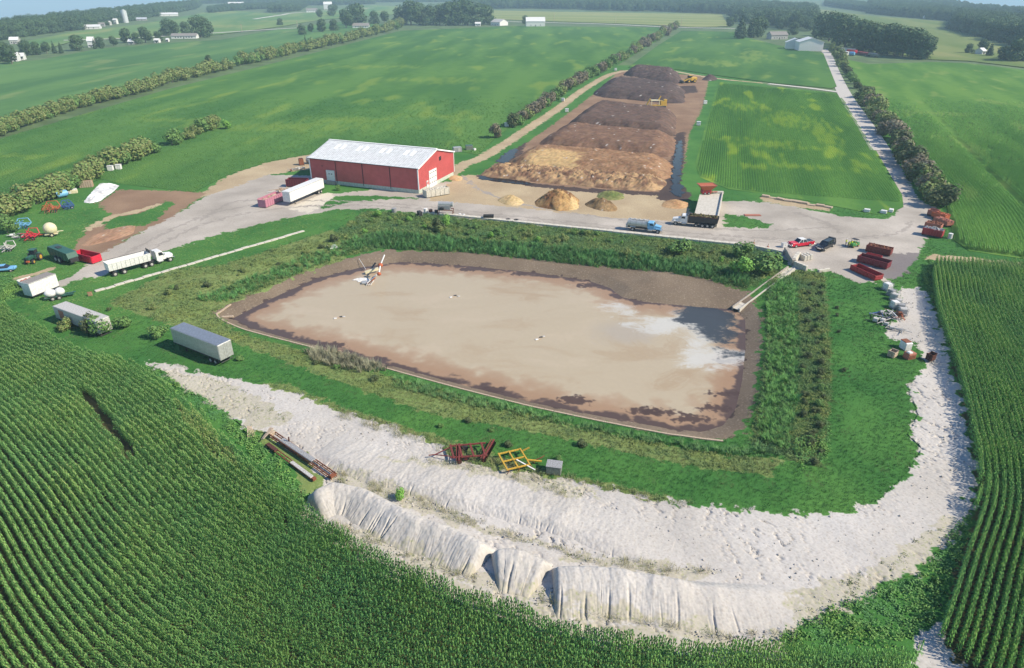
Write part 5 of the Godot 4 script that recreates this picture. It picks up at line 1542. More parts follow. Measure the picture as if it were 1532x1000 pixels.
func pickup(e: Dictionary) -> void:
	var t := thing("pickup_truck", "bright red pickup truck with a white roof and black bed cover", "car", e.at, e.turn)
	var s: float = e.len / 5.8
	t.scale = Vector3(s, 1, 1)
	var lo := MB.new()
	lo.prism(PackedVector2Array([Vector2(-2.9, 0.55), Vector2(-2.9, 1.2), Vector2(2.75, 1.1), Vector2(2.9, 0.95), Vector2(2.9, 0.5), Vector2(2.3, 0.42), Vector2(-2.5, 0.42)]), -0.97, 0.97)
	part("body", lo, M.bright_red, t)
	var cab := MB.new()
	cab.hexa([Vector3(-0.9, 1.12, -0.93), Vector3(-0.9, 1.12, 0.93), Vector3(1.35, 1.1, 0.93), Vector3(1.35, 1.1, -0.93), Vector3(-0.65, 1.82, -0.75), Vector3(-0.65, 1.82, 0.75), Vector3(0.55, 1.82, 0.75), Vector3(0.55, 1.82, -0.75)])
	var c := part("cabin", cab, M.glass, t)
	solid("roof", c, M.white, [[-0.05, 1.84, 0, 1.35, 0.07, 1.5]])
	for z in [-1.0, 1.0]:
		var pl := MB.new()
		pl.bar(Vector3(1.37, 1.1, z * 0.93), Vector3(0.57, 1.83, z * 0.75), 0.1, 0.08)
		pl.bar(Vector3(0.2, 1.1, z * 0.94), Vector3(0.1, 1.83, z * 0.76), 0.1, 0.08)
		pl.bar(Vector3(-0.9, 1.1, z * 0.94), Vector3(-0.65, 1.83, z * 0.76), 0.2, 0.1)
		part("pillar", pl, M.white, c)
		solid("headlight", t, M.white, [[2.88, 0.92, z * 0.7, 0.06, 0.16, 0.4]])
	solid("bonnet", t, M.bright_red, [[2.0, 1.13, 0, 1.5, 0.08, 1.7]], 0.04)
	solid("bed_cover", t, M.black_paint, [[-1.9, 1.22, 0, 1.8, 0.06, 1.7]])
	solid("front_bumper", t, M.chrome, [[2.95, 0.6, 0, 0.14, 0.25, 1.9]])
	solid("rear_bumper", t, M.chrome, [[-2.95, 0.6, 0, 0.14, 0.2, 1.9]])
	for x in [1.85, -1.75]: for z in [-1.0, 1.0]: wheel(t, x, z * 0.86, 0.4, 0.27)
func suv(e: Dictionary) -> void:
	var t := thing("black_suv", "black sport utility car with a roof rack parked beyond the red pickup", "car", e.at, e.turn)
	var s: float = e.len / 5.2
	t.scale = Vector3(s, 1, 1)
	var lo := MB.new()
	lo.prism(PackedVector2Array([Vector2(-2.55, 0.5), Vector2(-2.55, 1.15), Vector2(2.4, 1.12), Vector2(2.6, 0.95), Vector2(2.6, 0.5), Vector2(2.1, 0.38), Vector2(-2.3, 0.38)]), -0.98, 0.98)
	part("body", lo, M.black_paint, t)
	var cab := MB.new()
	cab.hexa([Vector3(-2.5, 1.12, -0.94), Vector3(-2.5, 1.12, 0.94), Vector3(1.2, 1.12, 0.94), Vector3(1.2, 1.12, -0.94), Vector3(-2.3, 1.85, -0.78), Vector3(-2.3, 1.85, 0.78), Vector3(0.5, 1.85, 0.78), Vector3(0.5, 1.85, -0.78)])
	var c := part("cabin", cab, M.glass, t)
	solid("roof", c, M.black_paint, [[-0.9, 1.87, 0, 2.9, 0.08, 1.58]])
	solid("roof_rack", c, M.chassis, [[-0.9, 1.97, 0.65, 2.4, 0.06, 0.06], [-0.9, 1.97, -0.65, 2.4, 0.06, 0.06], [-2.2, 1.98, 0, 0.5, 0.06, 1.7]], 0.01)
	for z in [-1.0, 1.0]:
		var pl := MB.new()
		for x in [[1.2, 0.5], [-0.1, -0.15], [-1.3, -1.3], [-2.45, -2.3]]: pl.bar(Vector3(x[0], 1.1, z * 0.945), Vector3(x[1], 1.86, z * 0.785), 0.12, 0.06)
		part("pillar", pl, M.black_paint, c)
		solid("headlight", t, M.white, [[2.58, 0.92, z * 0.72, 0.06, 0.15, 0.35]])
	solid("grille", t, M.chrome, [[2.62, 0.78, 0, 0.05, 0.3, 0.9]])
	for x in [1.65, -1.6]: for z in [-1.0, 1.0]: wheel(t, x, z * 0.86, 0.39, 0.26)
func person_mesh(shirt: Color, trousers: Color) -> ArrayMesh:
	# joints with radii; one continuous surface by surface nets over a smooth union of tapered capsules
	var bones := [
		[Vector3(0, 0.92, 0), Vector3(0, 1.18, 0), 0.15, 0.15], [Vector3(0, 1.18, 0), Vector3(0, 1.4, 0), 0.16, 0.14], [Vector3(-0.13, 1.42, 0), Vector3(0.13, 1.42, 0), 0.085, 0.085],
		[Vector3(0, 1.45, 0), Vector3(0, 1.56, 0.01), 0.06, 0.06], [Vector3(0, 1.62, 0.02), Vector3(0, 1.68, 0.01), 0.095, 0.1], [Vector3(0, 1.61, 0.1), Vector3(0, 1.6, 0.12), 0.025, 0.015],
		[Vector3(0.19, 1.41, 0), Vector3(0.25, 1.13, -0.03), 0.065, 0.05], [Vector3(0.25, 1.13, -0.03), Vector3(0.24, 0.89, 0.08), 0.05, 0.038], [Vector3(0.24, 0.87, 0.09), Vector3(0.235, 0.76, 0.12), 0.042, 0.03],
		[Vector3(-0.19, 1.41, 0), Vector3(-0.26, 1.13, -0.02), 0.065, 0.05], [Vector3(-0.26, 1.13, -0.02), Vector3(-0.2, 0.95, 0.14), 0.05, 0.038], [Vector3(-0.2, 0.94, 0.15), Vector3(-0.16, 0.87, 0.22), 0.042, 0.03],
		[Vector3(0.09, 0.9, 0), Vector3(0.11, 0.49, 0.02), 0.105, 0.075], [Vector3(0.11, 0.49, 0.02), Vector3(0.12, 0.1, -0.01), 0.07, 0.05], [Vector3(0.12, 0.06, -0.03), Vector3(0.13, 0.045, 0.15), 0.055, 0.045],
		[Vector3(-0.09, 0.9, 0), Vector3(-0.12, 0.49, 0.03), 0.105, 0.075], [Vector3(-0.12, 0.49, 0.03), Vector3(-0.13, 0.1, 0), 0.07, 0.05], [Vector3(-0.13, 0.06, -0.02), Vector3(-0.15, 0.045, 0.16), 0.055, 0.045]]
	var cell := 0.03
	var o := Vector3(-0.42, -0.06, -0.26)
	var nx := 28
	var ny := 64
	var nn := 20
	var f := PackedFloat32Array()
	f.resize((nx + 1) * (ny + 1) * (nn + 1))
	var at := 0
	for k in nn + 1:
		for j in ny + 1:
			for i in nx + 1:
				var p := o + Vector3(i, j, k) * cell
				var d := 1.0
				for b in bones:
					var ab: Vector3 = b[1] - b[0]
					var t := clampf((p - b[0]).dot(ab) / ab.length_squared(), 0, 1)
					var e: float = p.distance_to(b[0] + ab * t) - lerpf(b[2], b[3], t)
					var h := clampf(0.5 + 0.5 * (d - e) / 0.03, 0, 1)
					d = lerpf(d, e, h) - 0.03 * h * (1.0 - h)
				f[at] = d
				at += 1
	var id := {}
	var st := SurfaceTool.new()
	st.begin(Mesh.PRIMITIVE_TRIANGLES)
	var sx := nx + 1
	var sy := (nx + 1) * (ny + 1)
	var count := 0
	for k in nn:
		for j in ny:
			for i in nx:
				var base := k * sy + j * sx + i
				var sum := Vector3()
				var c := 0
				for e in [[0, 0, 0, 1, 0, 0], [0, 1, 0, 1, 1, 0], [0, 0, 1, 1, 0, 1], [0, 1, 1, 1, 1, 1], [0, 0, 0, 0, 1, 0], [1, 0, 0, 1, 1, 0], [0, 0, 1, 0, 1, 1], [1, 0, 1, 1, 1, 1], [0, 0, 0, 0, 0, 1], [1, 0, 0, 1, 0, 1], [0, 1, 0, 0, 1, 1], [1, 1, 0, 1, 1, 1]]:
					var a := f[base + e[0] + e[1] * sx + e[2] * sy]
					var b := f[base + e[3] + e[4] * sx + e[5] * sy]
					if (a < 0.0) != (b < 0.0):
						sum += Vector3(e[0], e[1], e[2]).lerp(Vector3(e[3], e[4], e[5]), a / (a - b))
						c += 1
				if c > 0:
					var p := o + (Vector3(i, j, k) + sum / c) * cell
					var cl := shirt
					if p.y < 0.09: cl = Color(0.03, 0.025, 0.02)
					elif p.y < 0.96 and absf(p.x) < 0.2: cl = trousers
					elif p.y > 1.68 or (p.y > 1.6 and p.z < -0.02): cl = Color(0.05, 0.035, 0.025)
					elif p.y > 1.5 or (absf(p.x) > 0.14 and p.y < 1.12): cl = Color(0.5, 0.32, 0.24)
					st.set_color(cl)
					st.add_vertex(p)
					id[base] = count
					count += 1
	for k in range(1, nn):
		for j in range(1, ny):
			for i in range(1, nx):
				var base := k * sy + j * sx + i
				for ax in 3:
					var s: int = [1, sx, sy][ax]
					var u: int = [sx, sy, 1][ax]
					var w: int = [sy, 1, sx][ax]
					if (f[base] < 0.0) != (f[base + s] < 0.0):
						var q := [base, base - u, base - u - w, base - w]
						var ok := true
						for e in q: if not id.has(e): ok = false
						if not ok: continue
						var order := [0, 2, 1, 0, 3, 2] if f[base] < 0.0 else [0, 1, 2, 0, 2, 3]
						for t in order: st.add_index(id[q[t]])
	st.generate_normals()
	st.set_material(M.solid)
	return st.commit()
func people() -> void:
	var hv := person_mesh(Color(0.55, 0.62, 0.05), Color(0.06, 0.09, 0.16))
	var hv2 := person_mesh(Color(0.55, 0.62, 0.05), Color(0.2, 0.17, 0.12))
	var list := [[1265, 368, hv, 1.2, "person in yellow vest and dark trousers standing nearest the black car"], [1269.5, 371, hv2, -1.8, "person in yellow vest and tan trousers standing between two others"], [1273.5, 370, hv, -2.5, "person in yellow vest and dark trousers standing at the green utility cart"]]
	for e in list:
		var p := G(e[0], e[1])
		var t := thing("person", e[4], "person", p, e[3], "")
		mpart("body", e[2], t)
		var hat := MB.new()
		hat.blob(Vector3(0, 1.72, 0), Vector3(0.12, 0.1, 0.13), 5, 10)
		hat.box(0, 1.71, 0.13, 0.18, 0.02, 0.12)
		part("hat", hat, M.white, t)
func cart() -> void:
	var e := lie([1276, 372], [1286, 369], 1.5)
	var t := thing("utility_cart", "green and yellow utility cart beside the people in vests", "utility cart", e.at, e.turn)
	solid("body", t, M.green, [[0, 0.6, 0, 2.6, 0.35, 1.4], [1.0, 0.85, 0, 0.7, 0.3, 1.3]])
	solid("cargo_box", t, M.green, [[-0.8, 0.95, 0, 1.2, 0.45, 1.4]])
	solid("seat", t, M.yellow, [[0.1, 0.85, 0, 0.5, 0.15, 1.2], [-0.12, 1.1, 0, 0.12, 0.45, 1.2]])
	var rl := MB.new()
	for z in [-0.65, 0.65]: rl.tube([Vector3(-0.2, 0.8, z), Vector3(-0.15, 1.8, z), Vector3(0.7, 1.8, z), Vector3(0.95, 0.95, z)], 0.03)
	part("roll_bar", rl, M.chassis, t)
	solid("roof", t, M.chassis, [[0.25, 1.83, 0, 1.1, 0.05, 1.4]])
	for x in [0.85, -0.85]: for z in [-1.0, 1.0]: wheel(t, x, z * 0.62, 0.3, 0.26, M.yellow)
func tractor() -> void:
	var e := lie([50, 396], [66, 386], 1.9)
	var t := thing("farm_tractor", "dark green farm tractor coupled before the green spreader", "tractor", e.at, e.turn + PI)
	solid("bonnet", t, M.green_dark, [[1.2, 1.3, 0, 1.9, 0.75, 0.8]], 0.1)
	solid("cab", t, M.green_dark, [[-0.5, 1.2, 0, 1.3, 0.7, 1.2], [-0.5, 2.65, 0, 1.5, 0.12, 1.4]])
	solid("cab_glass", t, M.glass, [[-0.5, 2.05, 0, 1.2, 1.05, 1.2]])
	for z in [-1.0, 1.0]:
		wheel(t, -0.7, z * 0.95, 0.85, 0.5, M.yellow)
		wheel(t, 1.6, z * 0.8, 0.5, 0.35, M.yellow)
		solid("mudguard", t, M.green_dark, [[-0.7, 1.78, z * 0.85, 1.1, 0.08, 0.5]])
	solid("drawbar", t, M.orange, [[-2.0, 0.6, 0, 1.8, 0.12, 0.15], [2.2, 0.7, 0, 0.5, 0.4, 0.6]])
	var st := MB.new()
	st.cyl(Vector3(1.3, 1.6, 0.2), Vector3(1.3, 2.5, 0.2), 0.06, 0.06, 8)
	part("exhaust", st, M.chassis, t)
func spreader() -> void:
	var e := lie([73, 388], [104, 399], 2.6)
	var t := thing("manure_spreader", "long dark green manure tank spreader with big twin wheels", "spreader", e.at, e.turn)
	var l: float = e.len
	var mb := MB.new()
	mb.prism(PackedVector2Array([Vector2(-l * 0.45, 1.2), Vector2(-l * 0.5, 2.3), Vector2(-l * 0.42, 3.1), Vector2(l * 0.45, 2.8), Vector2(l * 0.5, 1.6), Vector2(l * 0.42, 0.9)]), -1.1, 1.1)
	var b := part("tank", mb, M.green_dark, t)
	solid("top_hatch", b, M.chassis, [[-1.2, 3.08, 0, 1.4, 0.15, 0.9]])
	var rb := MB.new()
	for i in 6: for s in [-1, 1]: rb.box(-l * 0.38 + i * l * 0.15, 1.95, s * 1.12, 0.1, 1.7, 0.08)
	part("side_ribs", rb, M.green_dark, b)
	solid("frame", t, M.chassis, [[0, 0.85, 0, l * 0.9, 0.25, 0.8]])
	solid("drawbar", t, M.chassis, [[-l * 0.5 - 0.6, 0.75, 0, 1.6, 0.18, 0.25]])
	for x in [-0.9, 0.55]: for z in [-1.0, 1.0]: wheel(t, x, z * 1.15, 0.75, 0.55)
	solid("discharge_gate", t, M.chassis, [[l * 0.5 + 0.1, 1.2, 0, 0.25, 1.0, 1.8]])
func implement(called: String, label: String, cat: String, e: Dictionary, w: float, m: Material, m2: Material, nt: int, hgt: float, sd: int) -> void:
	var r := RandomNumberGenerator.new()
	r.seed = sd
	var t := thing(called, label, cat, e.at, e.turn)
	var l: float = e.len
	var fr := MB.new()
	for z in [-w * 0.5, 0.0, w * 0.5]: fr.bar(Vector3(-l * 0.5, hgt, z), Vector3(l * 0.5, hgt, z), 0.14, 0.14)
	for i in 4: fr.bar(Vector3(-l * 0.5 + i * l / 3.0, hgt + 0.02, -w * 0.5), Vector3(-l * 0.5 + i * l / 3.0, hgt + 0.02, w * 0.5), 0.16, 0.16)
	part("frame", fr, m, t)
	for i in nt:
		var x := lerpf(-l * 0.45, l * 0.45, (i + 0.5) / nt)
		for s in [-1.0, 1.0]:
			var tn := MB.new()
			tn.tube([Vector3(x, hgt, s * w * 0.35), Vector3(x + 0.25, hgt - 0.25, s * w * 0.45), Vector3(x - 0.1, 0.05, s * w * 0.47)], 0.06, 5)
			part("tine", tn, m2, t)
	var ms := MB.new()
	for i in 4: ms.bar(Vector3(r.randf_range(-l * 0.4, l * 0.4), hgt, r.randf_range(-w * 0.4, w * 0.4)), Vector3(r.randf_range(-l * 0.2, l * 0.2), hgt * 2.0 + r.randf() * 0.5, r.randf_range(-w * 0.2, w * 0.2)), 0.12, 0.12)
	part("mast", ms, m, t)
	var fw := MB.new()
	for s in [-1.0, 1.0]:
		fw.bar(Vector3(-l * 0.5, hgt + 0.05, s * w * 0.5), Vector3(-l * 0.3, hgt * 2.2, s * w * 0.75), 0.14, 0.14)
		fw.bar(Vector3(l * 0.5, hgt + 0.05, s * w * 0.5), Vector3(l * 0.3, hgt * 2.2, s * w * 0.75), 0.14, 0.14)
		fw.bar(Vector3(-l * 0.3, hgt * 2.2, s * w * 0.75), Vector3(l * 0.3, hgt * 2.2, s * w * 0.75), 0.14, 0.14)
	part("folded_wing", fw, m, t)
	solid("drawbar", t, m, [[0, hgt * 0.8, w * 0.5 + 0.8, 0.16, 0.14, 1.6]])
	for s in [-1.0, 1.0]: wheel(t, s * l * 0.28, s * w * 0.3, 0.4, 0.28)
func disc_harrow() -> void:
	var t := thing("disc_harrow", "rusty red disc harrow with toothed disc rows on the sand", "disc harrow", G(703, 681), 0.12)
	t.scale = Vector3(1, 0.8, 1)
	var fr := MB.new()
	for z in [-1.35, 1.35]: fr.bar(Vector3(-2.6, 0.95, z * 0.9), Vector3(2.2, 0.95, z), 0.2, 0.2)
	for x in [-2.5, -1.4, 0.1, 1.6]: fr.bar(Vector3(x, 1.0, -1.45), Vector3(x + 0.35, 1.0, 1.45), 0.26, 0.2)
	part("frame", fr, M.oxide, t)
	var hi := MB.new()
	hi.tube([Vector3(-2.5, 0.95, -1.0), Vector3(-4.6, 0.6, 0)], 0.08); hi.tube([Vector3(-2.5, 0.95, 1.0), Vector3(-4.6, 0.6, 0)], 0.08)
	hi.tube([Vector3(-4.6, 0.6, 0), Vector3(-5.4, 0.55, 0)], 0.09)
	part("hitch", hi, M.oxide, t)
	for g in [[Vector3(1.6, 0.45, 2.0), Vector3(3.4, 0.45, -2.0), 15], [Vector3(-1.5, 0.45, 2.0), Vector3(-1.3, 0.45, -1.6), 10]]:
		var ax := MB.new()
		ax.bar(g[0] + Vector3(0, 0.5, 0), g[1] + Vector3(0, 0.5, 0), 0.22, 0.16)
		ax.bar(g[0] + Vector3(-0.35, 0.55, 0), g[1] + Vector3(-0.35, 0.55, 0), 0.1, 0.1)
		ax.bar(g[0], g[1], 0.07, 0.07)
		var gang := part("disc_gang", ax, M.oxide, t)
		var dir: Vector3 = (g[1] - g[0]).normalized()
		for i in g[2]:
			var p: Vector3 = g[0].lerp(g[1], (i + 0.5) / g[2])
			var d := MB.new()
			d.cyl(p - dir * 0.02, p + dir * 0.05, 0.36, 0.3, 12)
			part("disc", d, M.rust_dark, gang)
	for z in [-0.9, 0.9]: wheel(t, -0.6, z * 1.2, 0.45, 0.3, M.oxide)
func yellow_frame() -> void:
	var t := thing("cultivator_frame", "yellow steel cultivator frame lying in the weeds on the sand", "cultivator", G(768, 694), 0.35)
	var y := 0.7
	var fr := MB.new()
	for z in [-1.7, 0.0, 1.7]: fr.bar(Vector3(-1.5, y, z), Vector3(1.7, y, z), 0.16, 0.16)
	for x in [-1.45, 0.0, 1.6]: fr.bar(Vector3(x, y + 0.02, -1.8), Vector3(x, y + 0.02, 1.8), 0.17, 0.17)
	part("frame", fr, M.yellow, t)
	for x in [-1.45, 0.0, 1.6]: for z in [-1.7, -0.6, 0.6, 1.7]:
		var sh := MB.new()
		sh.tube([Vector3(x, y, z), Vector3(x + 0.25, y - 0.3, z), Vector3(x, 0.0, z)], 0.05, 5)
		part("shank", sh, M.rust, t)
	for q in [[Vector3(1.6, y + 0.1, 0.8), Vector3(3.4, 0.5, 1.4)], [Vector3(1.6, y, -1.2), Vector3(2.6, 1.2, -1.0)]]:
		var ex := MB.new()
		ex.bar(q[0], q[1], 0.16, 0.15)
		part("arm", ex, M.yellow, t)
	var wb := MB.new()
	wb.bar(Vector3(0.2, y + 0.35, 0.6), Vector3(2.0, 0.4, 2.6), 0.16, 0.08)
	part("white_bar", wb, M.white, t)
	var jk := MB.new()
	for i in 6: jk.bar(Vector3(2.0 + i * 0.35, 0.2, 0.4), Vector3(2.5 + i * 0.35, 0.35, 1.2 - i * 0.2), 0.08, 0.08)
	part("rusty_rods", jk, M.rust, t)
func conveyors() -> void:
	var e := lie([400, 652], [492, 714])
	var t := thing("belt_conveyor", "long rusty conveyor with a grey metal cover lying on the sand's edge", "conveyor", e.at + Vector3(0.6, 0, 0.2), e.turn)
	var l: float = e.len + 0.5
	var h := l * 0.5
	solid("cover", t, M.grey, [[-0.6, 0.85, 0, l * 0.5, 0.08, 0.7], [-0.6, 0.72, 0.36, l * 0.5, 0.25, 0.05]])
	var fr := MB.new()
	for z in [-0.4, 0.4]:
		fr.bar(Vector3(-h, 0.8, z), Vector3(h, 0.55, z), 0.1, 0.16); fr.bar(Vector3(-h, 0.35, z), Vector3(h, 0.15, z), 0.1, 0.12)
		for i in 14: fr.bar(Vector3(-h + i * l / 14.0, 0.35, z), Vector3(-h + (i + 0.7) * l / 14.0, 0.75, z), 0.06, 0.06)
	part("truss", fr, M.rust, t)
	solid("head_box", t, M.wood_pale, [[-h + 0.4, 0.65, 0, 0.9, 0.5, 0.9]])
	solid("tail_end", t, M.rust, [[h - 0.3, 0.4, 0, 0.5, 0.35, 0.8]])
	solid("motor_post", t, M.rust_dark, [[-2.9, 1.15, -0.3, 0.15, 0.9, 0.15]])
	for i in 5:
		var pl := MB.new()
		pl.bar(Vector3(-h - 0.5 + i * 0.2, 0.9 + i * 0.06, -0.5), Vector3(-h + 0.5 + i * 0.15, 0.5 + i * 0.1, 1.6), 0.12, 0.06)
		part("plank", pl, M.wood_pale, t)
	e = lie([400, 668], [470, 720])
	var u := thing("auger_conveyor", "rusty narrow conveyor section parallel to the grey covered one", "conveyor", e.at, e.turn)
	h = e.len * 0.5
	solid("trough", u, M.rust_dark, [[-h + 1.2, 0.4, 0, 2.2, 0.35, 0.55]])
	solid("chute", u, M.white_old, [[h * 0.5, 0.35, 0, h * 0.85, 0.25, 0.5]])
	var f2 := MB.new()
	for z in [-0.25, 0.25]: f2.bar(Vector3(-h, 0.4, z), Vector3(h, 0.3, z), 0.08, 0.14)
	for i in 10: f2.bar(Vector3(-h + i * h * 0.2, 0.4, -0.25), Vector3(-h + i * h * 0.2, 0.4, 0.25), 0.06, 0.06)
	part("frame", f2, M.rust, u)
	solid("end_box", u, M.rust, [[h, 0.35, 0, 0.4, 0.4, 0.5]])
	var pz := thing("stick_bundle", "little leaning bundle of pale timber sticks near the conveyor's end", "timber", G(376, 652), 0.4)
	for i in 5:
		var b := MB.new()
		b.bar(Vector3(-0.5 + i * 0.25, 0.0, 0.6), Vector3(-0.3 + i * 0.12, 1.2, -0.7 + i * 0.05), 0.09, 0.06)
		part("stick", b, M.wood_pale, pz)
func pump() -> void:
	var a := G(573, 385)
	var t := thing("agitator_pump", "red and white agitator boom reaching from the bank into the lagoon", "pump", a)
	var to := func(x, y, h): return P(x, y, h) - a
	var bm := MB.new()
	bm.tube([to.call(575, 382, 0.3), to.call(569, 397, 1.0), to.call(567, 408, 0.4), to.call(549, 424, WATER + 0.5)], 0.16, 8)
	part("boom", bm, M.white, t)
	for q in [[569, 397, 1.0, 0.5], [567, 410, 0.5, 0.4], [559, 416, -0.9, 0.35]]:
		var jt := MB.new()
		jt.blob(to.call(q[0], q[1], q[2]), Vector3(q[3] * 1.2, q[3], q[3]), 6, 8)
		part("joint", jt, M.orange, t)
	var fl := MB.new()
	fl.bar(to.call(546, 408, WATER + 0.5), to.call(566, 402, WATER + 0.9), 0.7, 0.5)
	part("float", fl, M.cream, t)
	var br := MB.new()
	br.bar(to.call(559, 417, WATER + 0.7), to.call(549, 424, WATER + 0.4), 0.4, 0.3)
	part("red_arm", br, M.orange, t)
	solid("pump_head", t, M.alu, [[to.call(546, 423, WATER + 0.3).x, WATER + 0.3 - a.y, to.call(546, 423, WATER + 0.3).z, 1.5, 0.5, 1.2]], 0.15)
	var bt := MB.new()
	for i in 3: bt.bar(to.call(548 + i * 3, 427, WATER + 0.25), to.call(553 + i * 3, 420, WATER + 0.25), 0.1, 0.1)
	part("guard_bars", bt, M.white, t)
	var rp := MB.new()
	rp.tube([to.call(537, 387, -0.8), to.call(547, 403, WATER + 0.5)], 0.05, 5)
	part("tie_pole", rp, M.white, t)
	var fo := heap_disc(P(541, 419, WATER + 0.1), 1.7, 1.0, 0.07)
	tag(fo, "white foam churned up around the pump head", "foam", "", "stuff")
func heap_disc(at: Vector3, rx: float, rz: float, h: float) -> MeshInstance3D:
	var mb := MB.new()
	for i in 60:
		var a := rng.randf() * TAU
		var r := sqrt(rng.randf())
		mb.blob(Vector3(cos(a) * r * rx, 0.0, sin(a) * r * rz), Vector3(rng.randf_range(0.15, 0.5), h * rng.randf_range(0.6, 1.6), rng.randf_range(0.15, 0.4)), 4, 7)
	var o := MeshInstance3D.new()
	o.mesh = mb.mesh(mat(0.62, 0.61, 0.57, 0.6))
	o.name = numbered("foam")
	add_child(o)
	o.position = at
	return o
func barn() -> void:
	var a := P(467, 272)
	var b := P(627, 290)
	var d := b - a
	var l := d.length()
	var w := 24.0
	var t := thing("red_barn", "big red metal barn with pale ribbed roof and white skylights", "barn", a, atan2(-d.z, d.x))
	# local: x along the front, -z into the depth
	var eave := 7.6
	var ridge := 10.7
	var base := 1.1
	var n := 4
	for i in n:
		var x0 := l * i / n
		var x1 := l * (i + 1) / n
		var pn := MB.new()
		pn.box((x0 + x1) * 0.5, (base + eave) * 0.5, -0.06, x1 - x0 - 0.12, eave - base, 0.1, 0.0)
		var p := part("wall_panel", pn, M.barn_red, t)
		var rb := MB.new()
		for k in 20: rb.box(x0 + (k + 0.5) * (x1 - x0) / 20.0, (base + eave) * 0.5, 0.01, 0.1, eave - base - 0.04, 0.08, 0.02)
		part("wall_ribs", rb, M.barn_red, p)
		if i > 0:
			solid("downspout", t, M.dark, [[x0, (base + eave) * 0.5 - 0.3, 0.07, 0.16, eave - base + 0.4, 0.12]])
	solid("back_wall", t, M.barn_red, [[l * 0.5, eave * 0.5, -w + 0.06, l, eave, 0.12]])
	for x in [0.06, l - 0.06]:
		var gb := MB.new()
		gb.T = Transform3D(Basis(Vector3(0, 0, -1), Vector3(0, 1, 0), Vector3(1, 0, 0)), Vector3(x, 0, 0))
		gb.prism(PackedVector2Array([Vector2(0, base), Vector2(w, base), Vector2(w, eave), Vector2(w * 0.5, ridge), Vector2(0, eave)]), -0.05, 0.05)
		var g := part("gable_wall", gb, M.barn_red, t)
		var gr := MB.new()
		for k in 48:
			var zz := (k + 0.5) * w / 48.0
			var top: float = eave + (ridge - eave) * (1.0 - absf(zz - w * 0.5) / (w * 0.5)) - 0.15
			gr.box(x + (0.07 if x > 1.0 else -0.07), (base + top) * 0.5, -zz, 0.06, top - base, 0.1, 0.0)
		part("gable_ribs", gr, M.barn_red, g)
	solid("foundation", t, M.concrete_green, [[l * 0.5, base * 0.5 - 0.1, -0.1, l - 0.04, base + 0.2, 0.3], [l - 0.12, base * 0.5 - 0.1, -w * 0.5, 0.3, base + 0.2, w - 0.6], [0.12, base * 0.5 - 0.1, -w * 0.5, 0.3, base + 0.2, w - 0.6]])
	for s in 2:
		var z0 := 0.5 if s == 0 else -w - 0.5
		var rf := MB.new()
		var y0 := eave - 0.12
		rf.hexa([Vector3(-0.4, y0, z0), Vector3(l + 0.4, y0, z0), Vector3(l + 0.4, ridge, -w * 0.5), Vector3(-0.4, ridge, -w * 0.5), Vector3(-0.4, y0 + 0.12, z0), Vector3(l + 0.4, y0 + 0.12, z0), Vector3(l + 0.4, ridge + 0.12, -w * 0.5), Vector3(-0.4, ridge + 0.12, -w * 0.5)])
		var r := part("roof_slope", rf, M.barn_roof, t)
		var rr := MB.new()
		for k in 50:
			var x := (k + 0.5) * l / 50.0
			rr.bar(Vector3(x, y0 + 0.15, z0), Vector3(x, ridge + 0.15, -w * 0.5), 0.12, 0.1)
		part("roof_ribs", rr, M.barn_roof, r)
		if s == 0:
			for k in 8:
				var x: float = l * [0.14, 0.2, 0.35, 0.415, 0.57, 0.635, 0.79, 0.85][k]
				var sk := MB.new()
				sk.hexa([Vector3(x - 0.55, lerpf(y0, ridge, 0.55) + 0.14, lerpf(z0, -w * 0.5, 0.55)), Vector3(x + 0.55, lerpf(y0, ridge, 0.55) + 0.14, lerpf(z0, -w * 0.5, 0.55)), Vector3(x + 0.55, lerpf(y0, ridge, 0.8) + 0.14, lerpf(z0, -w * 0.5, 0.8)), Vector3(x - 0.55, lerpf(y0, ridge, 0.8) + 0.14, lerpf(z0, -w * 0.5, 0.8)),
					Vector3(x - 0.55, lerpf(y0, ridge, 0.55) + 0.22, lerpf(z0, -w * 0.5, 0.55)), Vector3(x + 0.55, lerpf(y0, ridge, 0.55) + 0.22, lerpf(z0, -w * 0.5, 0.55)), Vector3(x + 0.55, lerpf(y0, ridge, 0.8) + 0.22, lerpf(z0, -w * 0.5, 0.8)), Vector3(x - 0.55, lerpf(y0, ridge, 0.8) + 0.22, lerpf(z0, -w * 0.5, 0.8))])
				part("skylight", sk, M.skylight, r)
	solid("ridge_cap", t, M.trim, [[l * 0.5, ridge + 0.2, -w * 0.5, l + 0.85, 0.12, 0.7]])
	solid("gutter", t, M.dark, [[l * 0.5, eave - 0.12, 0.58, l + 0.7, 0.16, 0.14]])
	var tr := MB.new()
	for s in [[0.35, eave], [-w - 0.35, eave]]: tr.bar(Vector3(l + 0.42, s[1] - 0.12, s[0]), Vector3(l + 0.42, ridge - 0.02, -w * 0.5), 0.08, 0.4)
	part("gable_trim", tr, M.trim, t)
	for c in [[0, 0.06], [l, 0.06], [l, -w - 0.06]]: solid("corner_trim", t, M.trim, [[c[0], (base + eave) * 0.5, c[1], 0.35, eave - base, 0.2]])
	# the big overhead door on the gable, with small panes
	var x := l + 0.06
	var dr := solid("overhead_door", t, M.white, [[x, 2.6, -9.2, 0.12, 5.2, 5.0]])
	for i in 3:
		for j in 4: solid("pane", dr, M.glass, [[x + 0.07, 1.4 + i * 1.5, -7.4 - j * 1.2, 0.04, 0.3, 0.45]], 0.0)
	for i in 4: solid("door_section", dr, M.trim, [[x + 0.065, 0.75 + i * 1.35, -9.2, 0.03, 0.04, 4.9]], 0.0)
	solid("vent", t, M.glass, [[x, 7.4, -14.5, 0.1, 1.2, 1.4]])
